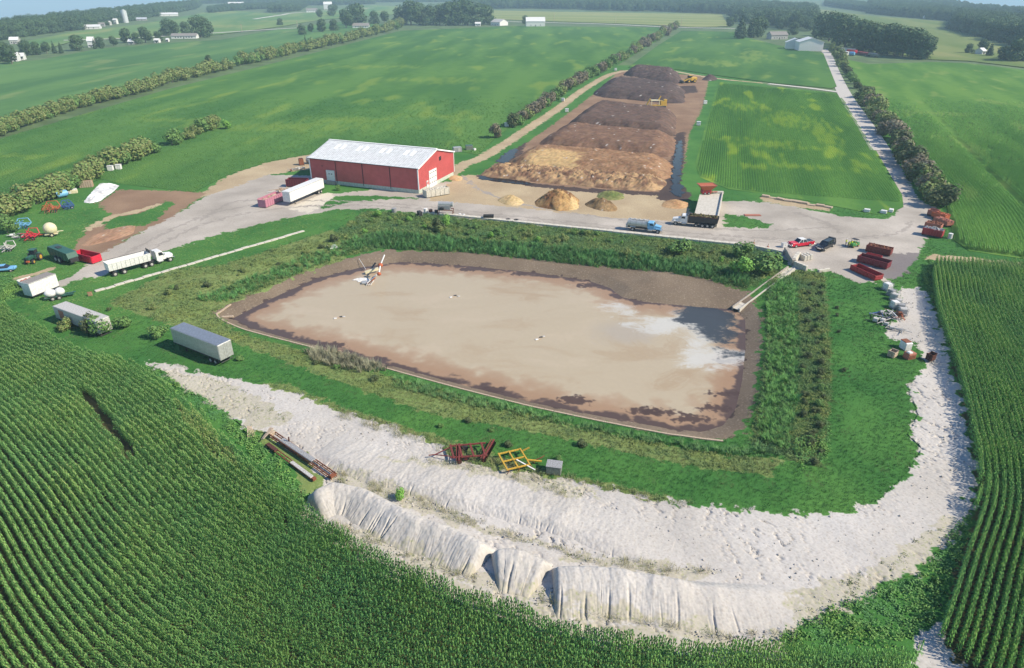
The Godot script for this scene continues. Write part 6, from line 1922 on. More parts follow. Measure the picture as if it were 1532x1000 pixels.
	var sd := solid("side_door", t, M.white, [[x + 0.05, 1.6, -5.4, 0.1, 2.1, 1.1]])
	solid("door_window", sd, M.barn_red, [[x + 0.11, 1.9, -5.4, 0.02, 0.8, 0.7]], 0.0)
	var fd := solid("front_door", t, M.white, [[7.4, 2.7, 0.12, 3.0, 3.2, 0.3]])
	solid("door_window", fd, M.glass, [[7.0, 3.2, 0.29, 0.4, 0.25, 0.02]], 0.0)
	solid("door_window", fd, M.glass, [[7.9, 3.2, 0.29, 0.5, 0.25, 0.02]], 0.0)
	solid("dock_sill", t, M.concrete, [[7.4, 0.5, 0.4, 3.4, 1.0, 0.8]])
	solid("wall_lamp", t, M.dark, [[4.6, 5.4, 0.12, 0.6, 0.14, 0.2]])
func house(called: String, label: String, cat: String, px: float, py: float, wpx: float, deep: float, hgt: float, roof_h: float, wall: Material, roof: Material, turn := 0.0, nwin := 3) -> Node3D:
	var p := P(px, py)
	var w := wpx * depth(p) / FPX
	var t := thing(called, label, cat, p + Vector3(0, 0, -deep * 0.5), turn)
	var b := MB.new()
	b.box(0, hgt * 0.5, 0, w, hgt, deep, 0.05)
	part("wall", b, wall, t)
	for s in [-1.0, 1.0]:
		var g := MB.new()
		g.T = Transform3D(Basis(Vector3(0, 0, 1), Vector3(0, 1, 0), Vector3(-1, 0, 0)), Vector3(s * (w * 0.5 - 0.1), 0, 0))
		g.prism(PackedVector2Array([Vector2(-deep * 0.5, hgt), Vector2(deep * 0.5, hgt), Vector2(0, hgt + roof_h)]), -0.1, 0.1)
		part("gable", g, wall, t)
		var r := MB.new()
		var z: float = s * (deep * 0.5 + 0.5)
		r.hexa([Vector3(-w * 0.5 - 0.5, hgt - 0.2, z), Vector3(w * 0.5 + 0.5, hgt - 0.2, z), Vector3(w * 0.5 + 0.5, hgt + roof_h, 0), Vector3(-w * 0.5 - 0.5, hgt + roof_h, 0), Vector3(-w * 0.5 - 0.5, hgt + 0.05, z), Vector3(w * 0.5 + 0.5, hgt + 0.05, z), Vector3(w * 0.5 + 0.5, hgt + roof_h + 0.25, 0), Vector3(-w * 0.5 - 0.5, hgt + roof_h + 0.25, 0)])
		part("roof_slope", r, roof, t)
	for i in nwin:
		var x := lerpf(-w * 0.38, w * 0.38, (i + 0.5) / nwin)
		if i == nwin / 2: solid("door", t, M.chassis, [[x, 1.1, deep * 0.5 + 0.05, 1.1, 2.2, 0.1]])
		else:
			var wn := solid("window", t, M.trim, [[x, 1.7, deep * 0.5 + 0.04, 1.6, 1.5, 0.1]])
			solid("pane", wn, M.glass, [[x, 1.7, deep * 0.5 + 0.1, 1.3, 1.2, 0.04]], 0.0)
	return t

# ---------- placing things ----------
func slab_row(called: String, label: String, cat: String, piece: String, a: Array, b: Array, n: int, w: float, h: float, m: Material, jitter := 0.0) -> void:
	var e := lie(a, b)
	var t := thing(called, label, cat, e.at, e.turn)
	var l: float = e.len / n
	var ms := []
	for k in 3:
		var mb := MB.new()
		mb.box(0, h * 0.5 - 0.1, 0, l - 0.05, h + 0.2, w, 0.05)
		ms.append(mb.mesh(m))
	for i in n:
		var o := mpart(piece, ms[i % 3], t)
		o.position = Vector3(-e.len * 0.5 + (i + 0.5) * l, rng.randf_range(-0.5, 0.5) * jitter, rng.randf_range(-1, 1) * jitter)
		o.rotation = Vector3(0, rng.randf_range(-0.4, 0.4) * jitter, rng.randf_range(-0.1, 0.1) * jitter)
func block(called: String, label: String, cat: String, px: float, py: float, s: Vector3, turn: float, m: Material, group := "", caps: Array = []) -> Node3D:
	var t := thing(called, label, cat, G(px, py), turn, group)
	solid("body", t, m, [[0, s.y * 0.5, 0, s.x, s.y, s.z]], 0.06)
	for c in caps: solid(c[0], t, c[1], [c[2]], 0.02)
	return t
func drum(called: String, label: String, px: float, py: float, r: float, h: float, m: Material, group := "") -> void:
	var mb := MB.new()
	mb.cyl(Vector3.ZERO, Vector3(0, h, 0), r, r, 14)
	var t := thing(called, label, "barrel", G(px, py), 0.0, group)
	part("body", mb, m, t)
	var rb := MB.new()
	for y in [0.05, 0.34, 0.66, 0.97]: rb.cyl(Vector3(0, h * y - 0.02, 0), Vector3(0, h * y + 0.02, 0), r + 0.02, r + 0.02, 14)
	part("hoops", rb, m, t)
func lying_tank(label: String, a: Array, b: Array, r: float, m: Material) -> void:
	var e := lie(a, b, r * 2.0)
	var t := thing("storage_tank", label, "tank", e.at, e.turn)
	var mb := MB.new()
	mb.cyl(Vector3(-e.len * 0.5, r + 0.2, 0), Vector3(e.len * 0.5, r + 0.2, 0), r, r, 18)
	mb.cyl(Vector3(-e.len * 0.5 - 0.25, r + 0.2, 0), Vector3(-e.len * 0.5, r + 0.2, 0), r * 0.6, r, 18)
	mb.cyl(Vector3(e.len * 0.5, r + 0.2, 0), Vector3(e.len * 0.5 + 0.25, r + 0.2, 0), r, r * 0.6, 18)
	part("shell", mb, m, t)
	for s in [-1.0, 1.0]: solid("saddle", t, M.chassis, [[s * e.len * 0.3, 0.2, 0, 0.25, 0.5, r * 1.6]])
	var lid := MB.new()
	lid.cyl(Vector3(0, r * 2.0 + 0.15, 0), Vector3(0, r * 2.0 + 0.4, 0), 0.25, 0.25, 10)
	part("hatch", lid, m, t)
func tote(label: String, px: float, py: float, s: float, turn: float, m: Material, group: String) -> void:
	var t := thing("caged_tote", label, "tote", G(px, py), turn, group)
	solid("bottle", t, m, [[0, 0.65 * s, 0, 1.0 * s, 1.0 * s, 1.1 * s]], 0.1)
	var c := MB.new()
	for x in [-0.55, 0.55]: for z in [-0.6, 0.6]: c.bar(Vector3(x * s, 0.1, z * s), Vector3(x * s, 1.2 * s, z * s), 0.05, 0.05)
	for y in [0.4, 0.8, 1.2]:
		for x in [-0.55, 0.55]: c.bar(Vector3(x * s, y * s, -0.6 * s), Vector3(x * s, y * s, 0.6 * s), 0.04, 0.04)
		for z in [-0.6, 0.6]: c.bar(Vector3(-0.55 * s, y * s, z * s), Vector3(0.55 * s, y * s, z * s), 0.04, 0.04)
	part("cage", c, M.alu, t)
	solid("pallet", t, M.grey, [[0, 0.08, 0, 1.15 * s, 0.14, 1.25 * s]])
func scrap(called: String, label: String, px: float, py: float, turn: float, n: int, lx: float, lz: float, h: float, ms: Array, sd: int) -> void:
	var r := RandomNumberGenerator.new()
	r.seed = sd
	var t := thing(called, label, "scrap pile", G(px, py), turn)
	for i in n:
		var mb := MB.new()
		var c := Vector3(r.randf_range(-lx, lx), 0.12 + h * r.randf(), r.randf_range(-lz, lz))
		var az := r.randf_range(-0.5, 0.5) + (PI * 0.5 if i % 4 == 0 else 0.0)
		var d := Vector3(cos(az), r.randf_range(-0.12, 0.12), sin(az)) * r.randf_range(0.6, 1.8)
		if i % 5 == 4: mb.box(c.x, c.y, c.z, r.randf_range(0.5, 1.0), r.randf_range(0.3, 0.7), r.randf_range(0.5, 0.9), 0.05)
		elif i % 3 == 0: mb.tube([c - d, c + d], 0.07, 6)
		else: mb.bar(c - d, c + d, 0.12, 0.1)
		part("piece", mb, ms[r.randi() % ms.size()], t)
func cone(label: String, px: float, py: float) -> void:
	var t := thing("traffic_cone", label, "cone", G(px, py), 0.3, "orange cones along the wall")
	solid("base", t, M.orange, [[0, 0.03, 0, 0.45, 0.06, 0.45]])
	var mb := MB.new()
	mb.cyl(Vector3(0, 0.05, 0), Vector3(0, 0.9, 0), 0.18, 0.03, 12)
	part("cone_body", mb, M.orange, t)
	var w := MB.new()
	w.cyl(Vector3(0, 0.45, 0), Vector3(0, 0.6, 0), 0.125, 0.095, 12)
	part("white_band", w, M.white, t)
func marker(px: float, py: float, label: String) -> void:
	var t := thing("marker_box", label, "marker box", P(px, py), rng.randf_range(-0.3, 0.3), "white marker boxes round the compost yard")
	solid("box", t, M.white, [[0, 0.95, 0, 1.7, 1.5, 1.2]])
	solid("stand", t, M.wood, [[0, 0.1, 0, 1.3, 0.25, 0.9]])
	solid("lid", t, M.white, [[0, 1.75, 0, 1.85, 0.1, 1.35]])
func pole(px: float, py: float, hp: float) -> void:
	var p := P(px, py)
	var h := hpx(p, hp)
	var t := thing("utility_pole", "bare wooden utility pole beside the far road", "pole", p, 0.0, "utility poles along the far road")
	var mb := MB.new()
	mb.cyl(Vector3(0, -0.3, 0), Vector3(0, h, 0), 0.3, 0.22, 8)
	part("post", mb, M.wood_pale, t)
	solid("crossarm", t, M.wood_pale, [[0, h - 0.6, 0, 2.4, 0.2, 0.2]])
func road(called: String, pts: Array, hw: float, m: Material, y := 0.08) -> void:
	var p := strip_poly(pts, hw)
	var st := MB.new()
	var idx := Geometry2D.triangulate_polygon(p)
	for k in range(0, idx.size(), 3):
		var q := []
		for i in 3: q.append(Vector3(p[idx[k + i]].x, y, p[idx[k + i]].y))
		st.tri(q[0], q[1], q[2], Vector3.UP, Vector3.UP, Vector3.UP)
	var o := MeshInstance3D.new()
	o.mesh = st.mesh(m)
	o.name = numbered(called)
	add_child(o)
	o.set_meta("kind", "structure")

func make_yard() -> void:
	barn()
	box_trailer("box_trailer", "white semi trailer standing on a pale slab against the red barn", lie([436, 309], [486, 287], 2.6), 2.6, 2.9, 1.15, M.white, M.white, "")
	open_box("roll_off_container", "faded pink ribbed open container near the white semi trailer", "container", lie([398, 312], [425, 300], 2.5), 2.5, 2.2, M.pink, M.salmon, "", 0.2, 9, 1.6, M.wood_pale)
	open_box("roll_off_container", "dark red open container in the barn's shadow", "container", lie([428, 280], [458, 281], 2.5), 2.5, 2.1, M.maroon, M.rust_dark, "", 0.2, 9)
	lying_tank("grey metal tank lying behind the barn's corner", [458, 246], [474, 247], 1.2, M.grey)
	scrap("scrap_pile", "white and rusty junk heap beside the grey tank", 446, 255, 0.3, 16, 2.4, 1.6, 0.9, [M.white, M.white_old, M.rust, M.grey], 3)
	block("old_boiler", "rusty upright drum behind the white junk", "boiler", 451, 247, Vector3(1.6, 2.2, 1.4), 0.4, M.rust, "", [["lid", M.rust_dark, [0, 2.25, 0, 1.2, 0.2, 1.0]], ["stand", M.chassis, [0, 0.1, 0, 1.9, 0.2, 1.7]]])
	scrap("scrap_pile", "scattered boards and white rubbish between the containers", 419, 285, 0.6, 14, 3.0, 1.6, 0.3, [M.white, M.wood_pale, M.wood], 4)
	open_box("concrete_trough", "long pale concrete trough beside the barn's front corner", "trough", lie([638, 297], [673, 291], 2.4), 2.4, 2.0, M.concrete_pale, M.concrete, "", 0.2, 6, 1.7, M.concrete_pale)
	block("junk_box", "grey metal cabinet in the grass behind the barn", "cabinet", 684, 227, Vector3(3.2, 1.6, 2.0), 0.3, M.grey, "", [["lid", M.alu, [0, 1.68, 0, 3.0, 0.1, 1.8]], ["door", M.white_old, [0.6, 0.8, 1.02, 0.9, 1.2, 0.05]]])
	block("junk_box", "dark green steel bin in the grass behind the barn", "bin", 702, 224, Vector3(2.6, 1.6, 1.8), 0.2, M.olive, "", [["lid", M.green_dark, [0, 1.68, 0, 2.5, 0.1, 1.7]], ["rim", M.grey, [0, 1.5, 0, 2.7, 0.12, 1.9]]])
	block("white_sack", "small white sack next to the green bin behind the barn", "sack", 710, 225, Vector3(1.0, 0.7, 0.8), 0.7, M.white, "", [["knot", M.white_old, [0, 0.8, 0, 0.25, 0.25, 0.2]]])
	# feed hopper on the wall
	var t := thing("feed_hopper", "grey tarped hopper on a rusty steel frame beside the wall", "hopper", G(667, 321), -0.1)
	var lg := MB.new()
	for x in [-2.0, 2.0]: for z in [-0.9, 0.9]: lg.bar(Vector3(x, 0, z), Vector3(x, 1.5, z), 0.16, 0.16)
	for z in [-0.9, 0.9]: lg.bar(Vector3(-2.1, 1.45, z), Vector3(2.1, 1.45, z), 0.16, 0.18)
	part("frame", lg, M.rust, t)
	solid("hopper_body", t, M.grey, [[-0.3, 2.1, 0, 3.4, 1.1, 1.7]])
	var dr := MB.new()
	dr.cyl(Vector3(-1.9, 2.9, 0), Vector3(1.6, 2.9, 0), 0.65, 0.65, 14)
	dr.cyl(Vector3(1.7, 2.9, 0), Vector3(2.1, 2.9, 0), 0.7, 0.7, 14)
	part("drum", dr, M.alu, t)
	solid("motor", t, M.chassis, [[-0.9, 1.9, 1.0, 1.2, 0.7, 0.5]])
	drum("barrel", "white barrel by the feed hopper", 637, 319, 0.55, 1.3, M.white)
	drum("barrel", "black barrel nearest the feed hopper", 653, 321, 0.5, 1.2, M.dark)
	drum("barrel", "brown barrel between the white one and the black one", 644.5, 320, 0.5, 1.2, M.rust_dark)
	drum("barrel", "blue grey barrel in the weeds far from the hopper", 590, 318, 0.7, 1.2, M.grey)
	block("rubber_mat", "dark folded tarpaulin leaning at the wall's start", "tarpaulin", 628, 323, Vector3(1.0, 1.3, 1.6), 0.5, M.chassis, "", [["fold", M.grey, [0.55, 0.5, 0, 0.2, 0.9, 1.3]]])
	drum("bucket", "white bucket on the wall, nearer the hopper", 688, 323, 0.35, 0.6, M.white)
	drum("bucket", "white bucket on the wall, next past the first one", 694, 324, 0.35, 0.6, M.white)
	var bk := thing("loader_bucket", "black open loader bucket standing on the gravel", "bucket", G(731, 328), 0.0)
	var bm := MB.new()
	tub(bm, -1.3, 1.3, 0.1, 1.1, 0.5, 0.8, 0.1, 0.1, 0.08)
	part("shell", bm, M.chassis, bk)
	solid("cutting_edge", bk, M.grey, [[0, 0.12, 0.65, 2.7, 0.08, 0.25]])
	for e in [[760, 330.5], [772, 331.5]]:
		var ty := thing("scrap_rubber_ring", "old black tyre lying by the wall", "tyre", G(e[0], e[1]), 0.2, "old tyres by the wall")
		var tm := MB.new()
		for k in 14:
			var a0 := TAU * k / 14.0
			var a1 := TAU * (k + 1) / 14.0
			tm.cyl(Vector3(cos(a0) * 0.5, 0.3, sin(a0) * 0.5), Vector3(cos(a1) * 0.5, 0.3, sin(a1) * 0.5), 0.26, 0.26, 8, false)
		part("casing", tm, M.tyre, ty)
	slab_row("concrete_wall", "long low wall of pale concrete blocks along the road above the lagoon", "wall", "block", [640, 319.5], [1125, 369], 48, 1.2, 0.5, M.concrete_pale, 0.04)
	slab_row("concrete_wall", "short run of pale concrete blocks by the orange cones", "wall", "block", [1126, 372], [1172, 381], 5, 0.8, 0.9, M.concrete_pale, 0.05)
	slab_row("concrete_strip", "long thin row of pale slabs across the grass below the gravel road", "slab row", "slab", [142, 437], [455, 346], 26, 0.9, 0.22, M.concrete_pale, 0.12)
	slab_row("board_walk", "pair of planks at the lagoon's corner", "planks", "plank", [312, 472], [350, 477], 2, 0.5, 0.12, M.wood_pale, 0.05)
	# concrete ramp and hopper
	var a := P(1039, 321, 2.0)
	var b := P(1074, 329, 2.0)
	var c := P(1082, 289, 2.6)
	var d := P(1047, 291, 2.6)
	var rp := thing("loading_ramp", "pale concrete loading ramp with a hopper at its far end", "ramp", Vector3((a.x + b.x) * 0.5, 0, a.z))
	var o := rp.position
	var mb := MB.new()
	mb.hexa([Vector3(a.x, -0.1, a.z) - o, Vector3(b.x, -0.1, b.z) - o, Vector3(c.x, -0.1, c.z) - o, Vector3(d.x, -0.1, d.z) - o, a - o, b - o, c - o, d - o])
	part("deck", mb, M.concrete_pale, rp)
	var rw := MB.new()
	rw.bar(b - o + Vector3(-0.1, 0.25, 0), c - o + Vector3(-0.1, 0.25, 0), 0.3, 0.5)
	part("parapet", rw, M.concrete_pale, rp)
	solid("end_block", rp, M.concrete_pale, [[c.x - o.x - 1.6, 2.9, c.z - o.z + 0.5, 3.0, 0.7, 0.8]])
	t = thing("red_hopper", "orange red hopper standing on the loading ramp's far end", "hopper", P(1056, 290, 2.6), 0.1)
	var hb := MB.new()
	hb.hexa([Vector3(-1.1, 1.2, -0.9), Vector3(1.1, 1.2, -0.9), Vector3(1.1, 1.2, 0.9), Vector3(-1.1, 1.2, 0.9), Vector3(-2.4, 2.6, -1.6), Vector3(2.4, 2.6, -1.6), Vector3(2.4, 2.6, 1.6), Vector3(-2.4, 2.6, 1.6)])
	part("hopper_body", hb, M.orange, t)
	solid("rim", t, M.salmon, [[0, 2.65, 1.6, 4.9, 0.15, 0.15], [0, 2.65, -1.6, 4.9, 0.15, 0.15], [2.4, 2.65, 0, 0.15, 0.15, 3.1], [-2.4, 2.65, 0, 0.15, 0.15, 3.1]])
	solid("base_box", t, M.red, [[0, 0.7, 0, 2.6, 1.2, 1.8]])
	for x in [-0.6, 0.5]: wheel(t, x, 0.95, 0.35, 0.3)
	for x in [-0.6, 0.5]: wheel(t, x, -0.95, 0.35, 0.3)
	solid("drawbar", t, M.salmon, [[2.2, 0.6, 0.4, 2.0, 0.25, 0.5]])
	tanker(); dump_truck(); semi_dump()
	pickup(lie([1218, 368], [1185, 372], 1.9)); suv(lie([1250, 368], [1231, 378], 1.9))
	people(); cart()
	cone("orange traffic cone by the low wall", 1128, 364); cone("orange traffic cone by the low wall", 1149, 370)
	block("white_drum_rack", "white crate by the end of the low wall near the pickup", "crate", 1173, 370, Vector3(1.2, 1.0, 1.0), 0.2, M.white, "", [["lid", M.white_old, [0, 1.05, 0, 1.25, 0.08, 1.05]], ["handle", M.chassis, [0, 0.7, 0.52, 0.3, 0.06, 0.05]]])
	block("sand_bag_heap", "small reddish patch board lying on the gravel beyond the ramp", "board", 1126, 322.5, Vector3(4.4, 0.2, 1.4), 0.0, M.salmon, "", [["edge_strip", M.rust, [0, 0.22, 0.5, 4.2, 0.05, 0.12]]])
	# concrete blocks by the chute
	for i in 3: block("concrete_block", "upright pale concrete block in the row of three near the chute", "concrete block", 1201 + i * 4.5, 389 - i * 1.0, Vector3(0.7, 1.2, 1.8), 0.3, M.concrete_pale, "three upright blocks", [["lifting_eye", M.rust, [0, 1.24, 0, 0.2, 0.08, 0.1]]])
	block("concrete_block", "long pale concrete barrier lying at the lawn's corner", "concrete block", 1232, 407, Vector3(3.0, 0.7, 0.6), 0.35, M.concrete_pale, "", [["lifting_eye", M.rust, [0, 0.74, 0, 0.2, 0.08, 0.1]]])
	slab_row("retaining_wall", "dark stepped concrete wall beside the timber chute's head", "wall", "block", [1175, 378], [1187, 398], 4, 0.9, 1.4, M.concrete, 0.05)
	slab_row("retaining_wall", "pale concrete wall running from the chute's head to the gravel", "wall", "block", [1188, 398], [1207, 406], 4, 0.7, 1.2, M.concrete_pale, 0.05)
	slab_row("retaining_wall", "pale concrete blocks bordering the lagoon side of the chute's head", "wall", "block", [1186, 396], [1194, 386], 3, 0.8, 1.5, M.concrete_pale, 0.05)
	# timber chute down the bank
	var p0 := P(1184, 402, 0.5)
	var p1 := P(1101, 463, -1.7)
	t = thing("timber_chute", "long timber plank chute running down the bank into the lagoon", "chute", p0)
	for s in [-1.0, 1.0]:
		var bm2 := MB.new()
		var sd: Vector3 = Vector3((p1 - p0).z, 0, -(p1 - p0).x).normalized() * 0.75 * s
		bm2.bar(sd, p1 - p0 + sd, 0.25, 0.75)
		part("side_board", bm2, M.concrete if s < 0.0 else M.concrete_pale, t)
	for i in 12:
		var fb := MB.new()
		fb.bar((p1 - p0) * (i / 12.0), (p1 - p0) * ((i + 0.94) / 12.0), 1.25, 0.1)
		part("floor_board", fb, M.concrete_pale, t)
	for i in 5:
		var q: Vector3 = (p1 - p0) * ((i + 0.5) / 5.0)
		solid("prop", t, M.wood, [[q.x, q.y - 0.8, q.z, 0.15, 1.6, 0.15]])
	# red containers by the dark gravel
	open_box("roll_off_container", "long red open container with an orange tailgate at the lawn's edge", "container", lie([1271, 404], [1308, 421], 2.3), 2.3, 1.05, M.red, M.maroon, "", 0.15, 8)
	open_box("roll_off_container", "tall dark red empty container between two others on the dark gravel", "container", lie([1281, 392], [1326, 404], 2.4), 2.4, 1.35, M.maroon, M.rust_dark, "", 0.15, 9)
	open_box("roll_off_container", "dark red container heaped with scrap nearest the people", "container", lie([1294, 377], [1331, 385], 2.2), 2.2, 1.35, M.oxide, M.rust_dark, "", 0.3, 6, 1.2, M.rust)
	open_box("feed_bunk", "low bright red metal bunk lying before the scrap filled container", "bunk", lie([1295, 383], [1318, 388.5], 0.8), 0.8, 0.6, M.red, M.red, "", 0.05, 4)
	# flat rusty wagons by the corn
	var gw := "rusty wagons parked by the corn"
	open_box("flat_wagon", "red container with a grey tarp parked by the corn", "wagon", lie([1378, 352], [1408, 358], 2.2), 2.2, 1.5, M.red, M.grey, "", 0.4, 8, 1.5, M.grey)
	open_box("flat_wagon", "rusty brown flat wagon behind the tarped red container", "wagon", lie([1382, 341], [1406, 346], 2.2), 2.2, 1.0, M.salmon, M.rust, gw, 0.5, 6, 0.9, M.rust)
	open_box("flat_wagon", "faded orange wagon in the middle of the row by the corn", "wagon", lie([1395, 333], [1415, 341], 2.2), 2.2, 1.0, M.salmon, M.rust, gw, 0.5, 6, 0.9, M.salmon)
	open_box("flat_wagon", "bright orange red wagon second from the shrubs", "wagon", lie([1392, 326], [1412, 332], 2.2), 2.2, 1.1, M.orange, M.rust, gw, 0.5, 6, 1.0, M.orange)
	open_box("flat_wagon", "salmon rusty wagon right under the lane's last shrub", "wagon", lie([1386, 323], [1400, 326], 2.2), 2.2, 1.2, M.salmon, M.rust_dark, gw, 0.5, 5)
	drum("barrel", "white drum in the grass by the tarped container", 1421, 357, 0.5, 1.3, M.white)
	# junk along the sand track
	var gt := "row of caged totes"
	for i in 6: tote("white or grey caged tote in the row beside the sand track", [1327, 1333, 1338, 1343, 1347, 1350][i], [434, 442, 449, 456, 464, 471][i], [1.3, 1.1, 1.2, 1.0, 1.1, 1.2][i], 0.3 + i * 0.2, [M.white, M.grey, M.white_old, M.white_old, M.grey, M.white_old][i], gt)
	tote("white caged tote standing apart at the scrap heap", 1338, 461, 1.25, 0.1, M.white, "")
	scrap("scrap_pile", "heap of grey pipes and frames on the lawn beside the totes", 1318, 477, 0.9, 34, 2.6, 1.4, 0.6, [M.grey, M.alu, M.chassis, M.royal, M.white_old], 21)
	scrap("scrap_pile", "white and orange scrap between the totes and the grey pipe heap", 1342, 474, 1.2, 18, 1.4, 1.0, 0.6, [M.white, M.white_old, M.orange, M.rust], 22)
	scrap("scrap_pile", "long light poles and a frame lying at the scrap heap's end", 1338, 492, -0.4, 9, 1.6, 0.8, 0.2, [M.alu, M.white_old, M.grey], 23)
	block("white_appliance", "white box with a rusty top on the sand's edge", "appliance", 1354, 522, Vector3(1.3, 1.4, 1.5), 0.2, M.white, "", [["rusty_top", M.rust, [0, 1.45, -0.2, 1.2, 0.12, 1.3]], ["foot", M.chassis, [0, 0.04, 0, 1.4, 0.08, 1.6]]])
	block("rusty_machine", "salmon coloured rusty machine housing next to the white box", "machine", 1360, 536, Vector3(1.6, 1.1, 1.2), 0.3, M.salmon, "", [["cover", M.white, [-0.3, 1.2, 0.1, 0.7, 0.25, 0.7]], ["side_plate", M.rust, [0, 0.5, 0.62, 1.2, 0.6, 0.05]]])
	open_box("wooden_crate", "open tan wooden crate on the lawn by the rusty machine", "crate", lie([1327, 533], [1337, 537], 1.2), 1.3, 1.0, M.wood_pale, M.wood, "", 0.08, 3)
	open_box("steel_bin", "small dark rusty steel bin alone on the sand", "bin", lie([1384, 538], [1393, 542], 1.2), 1.3, 1.1, M.rust_dark, M.rust_dark, "", 0.1, 3)
	# machinery and trailers across the sand
	disc_harrow(); yellow_frame(); conveyors(); pump()
	t = block("pump_housing", "grey green metal housing on the sand beyond the yellow frame", "housing", 829, 706, Vector3(1.9, 1.2, 1.4), -0.2, M.olive, "", [["roof_plate", M.grey, [0, 1.25, 0, 2.0, 0.08, 1.5]], ["side_vent", M.chassis, [-0.97, 0.6, 0, 0.05, 0.8, 1.0]]])
	box_trailer("box_trailer", "silver box trailer with a dark shiny roof on the grass by the sand", lie([262, 522], [332, 550], 2.6), 2.6, 2.8, 1.15, M.alu, M.grey_roof, "")
	t = box_trailer("box_trailer", "old weathered grey box trailer overgrown with bushes", lie([86, 482], [150, 506], 2.5), 2.5, 2.5, 0.7, M.white_old, M.white_old, "", true, true)
	solid("rusty_hatch", t, M.salmon, [[-4.2, 2.0, 1.27, 1.5, 1.7, 0.06]])
	solid("rear_opening", t, M.chassis, [[6.2, 2.4, 0.2, 0.08, 0.9, 0.9]])
	box_trailer("box_trailer", "white van body with a grey roof beside the small white tank trailer", lie([50, 448], [90, 432], 2.5), 2.5, 2.8, 0.5, M.white, M.shingle, "", false, false)
	t = thing("tank_trailer", "small white twin wheeled tank trailer before the white van body", "trailer", G(84, 447), 0.55)
	var tk := MB.new()
	tk.blob(Vector3(-0.7, 1.3, 0), Vector3(1.1, 0.8, 0.9), 8, 14); tk.blob(Vector3(0.9, 1.35, 0), Vector3(0.9, 0.8, 0.9), 8, 14)
	part("tank", tk, M.white, t)
	solid("frame", t, M.green_dark, [[0.6, 0.5, 0, 5.0, 0.2, 1.0], [2.6, 0.75, 0, 1.8, 0.1, 0.5]])
	for x in [-0.5, 0.6]: for z in [-1.0, 1.0]: wheel(t, x, z * 0.95, 0.42, 0.3)
	open_box("grain_wagon", "white low sided wagon with a tan floor behind the white van body", "wagon", lie([36, 434], [56, 428], 2.4), 2.4, 0.9, M.white, M.salmon, "", 0.6, 5, 0.5, M.salmon)
	# machinery plot
	tractor(); spreader()
	open_box("roll_off_container", "bright red open container beside the green spreader", "container", lie([109, 389], [139, 396], 2.3), 2.3, 1.6, M.bright_red, M.maroon, "", 0.2, 6)
	implement("field_cultivator", "orange red folding cultivator by the hedge", "cultivator", lie([64, 320], [88, 318], 2.5), 3.0, M.orange, M.salmon, 6, 1.1, 1)
	implement("field_cultivator", "dark blue cultivator between the hedge and the white pile", "cultivator", lie([94, 315], [112, 312], 2.0), 2.4, M.royal, M.royal, 5, 0.9, 2)
	implement("plough", "light blue plough at the row's hedge side", "plough", lie([20, 344], [44, 342], 2.0), 2.6, M.sky_blue, M.blue, 5, 0.9, 3)
	implement("seed_drill", "crimson folding drill next to the cream tank", "drill", lie([34, 361], [54, 360], 2.2), 2.8, M.bright_red, M.red, 5, 1.0, 4)
	implement("hay_rake", "grey and white rake at the end of the machinery row", "rake", lie([0, 378], [18, 377], 2.2), 2.4, M.white_old, M.grey, 4, 0.8, 5)
	scrap("scrap_pile", "white and black machine parts beside the crimson drill", 27, 355, 0.3, 14, 1.8, 1.2, 0.6, [M.white, M.chassis, M.grey], 31)
	t = thing("sprayer_tank", "cream coloured round sprayer tank on an orange drawbar", "sprayer", G(78, 353), 0.4)
	var sp := MB.new()
	sp.blob(Vector3(0, 1.9, 0), Vector3(1.5, 1.5, 1.3), 10, 16)
	part("tank", sp, M.cream, t)
	solid("frame", t, M.cream, [[0, 0.6, 0, 2.8, 0.2, 1.6], [1.9, 1.0, 0, 1.4, 0.15, 0.3]])
	solid("drawbar", t, M.orange, [[-3.0, 0.6, 0, 3.4, 0.2, 0.25]])
	for z in [-1.0, 1.0]: wheel(t, 0.2, z * 1.05, 0.5, 0.35, M.cream)
	lying_tank("pale blue tank lying at the foot of the hedge", [89, 298], [103, 295], 0.95, M.sky_blue)
	t = thing("pallet_crate", "tan pallet crate standing on end between hedge and white pile", "crate", G(129, 281), 0.3)
	for i in 6: solid("slat", t, M.wood_pale, [[-1.6 + i * 0.64, 1.1, 0.0, 0.5, 2.1, 0.1]])
	for y in [0.3, 1.1, 1.9]: solid("batten", t, M.wood, [[0, y, -0.12, 3.7, 0.2, 0.12]])
	solid("back_box", t, M.wood, [[0, 1.0, -0.9, 3.6, 1.9, 1.2]])
	block("white_bags", "cream and white bags heaped beyond the pale blue tank", "bags", 111, 289, Vector3(1.8, 1.0, 1.2), 0.4, M.cream, "", [["upper_bag", M.white, [0.2, 1.15, 0, 1.2, 0.4, 0.9]], ["side_bag", M.white, [-1.1, 0.4, 0.2, 0.8, 0.7, 0.9]]])
	t = thing("blue_car", "light blue car at the edge of the machinery plot", "car", G(8, 406), 0.25)
	solid("body", t, M.sky_blue, [[0, 0.65, 0, 4.3, 0.6, 1.7]], 0.18)
	var cb := MB.new()
	cb.hexa([Vector3(-1.5, 0.95, -0.78), Vector3(-1.5, 0.95, 0.78), Vector3(0.9, 0.95, 0.78), Vector3(0.9, 0.95, -0.78), Vector3(-1.1, 1.42, -0.65), Vector3(-1.1, 1.42, 0.65), Vector3(0.2, 1.42, 0.65), Vector3(0.2, 1.42, -0.65)])
	var cbo := part("cabin", cb, M.glass, t)
	solid("roof", cbo, M.sky_blue, [[-0.45, 1.44, 0, 1.35, 0.06, 1.3]])
	for x in [1.35, -1.35]: for z in [-1.0, 1.0]: wheel(t, x, z * 0.76, 0.33, 0.22)
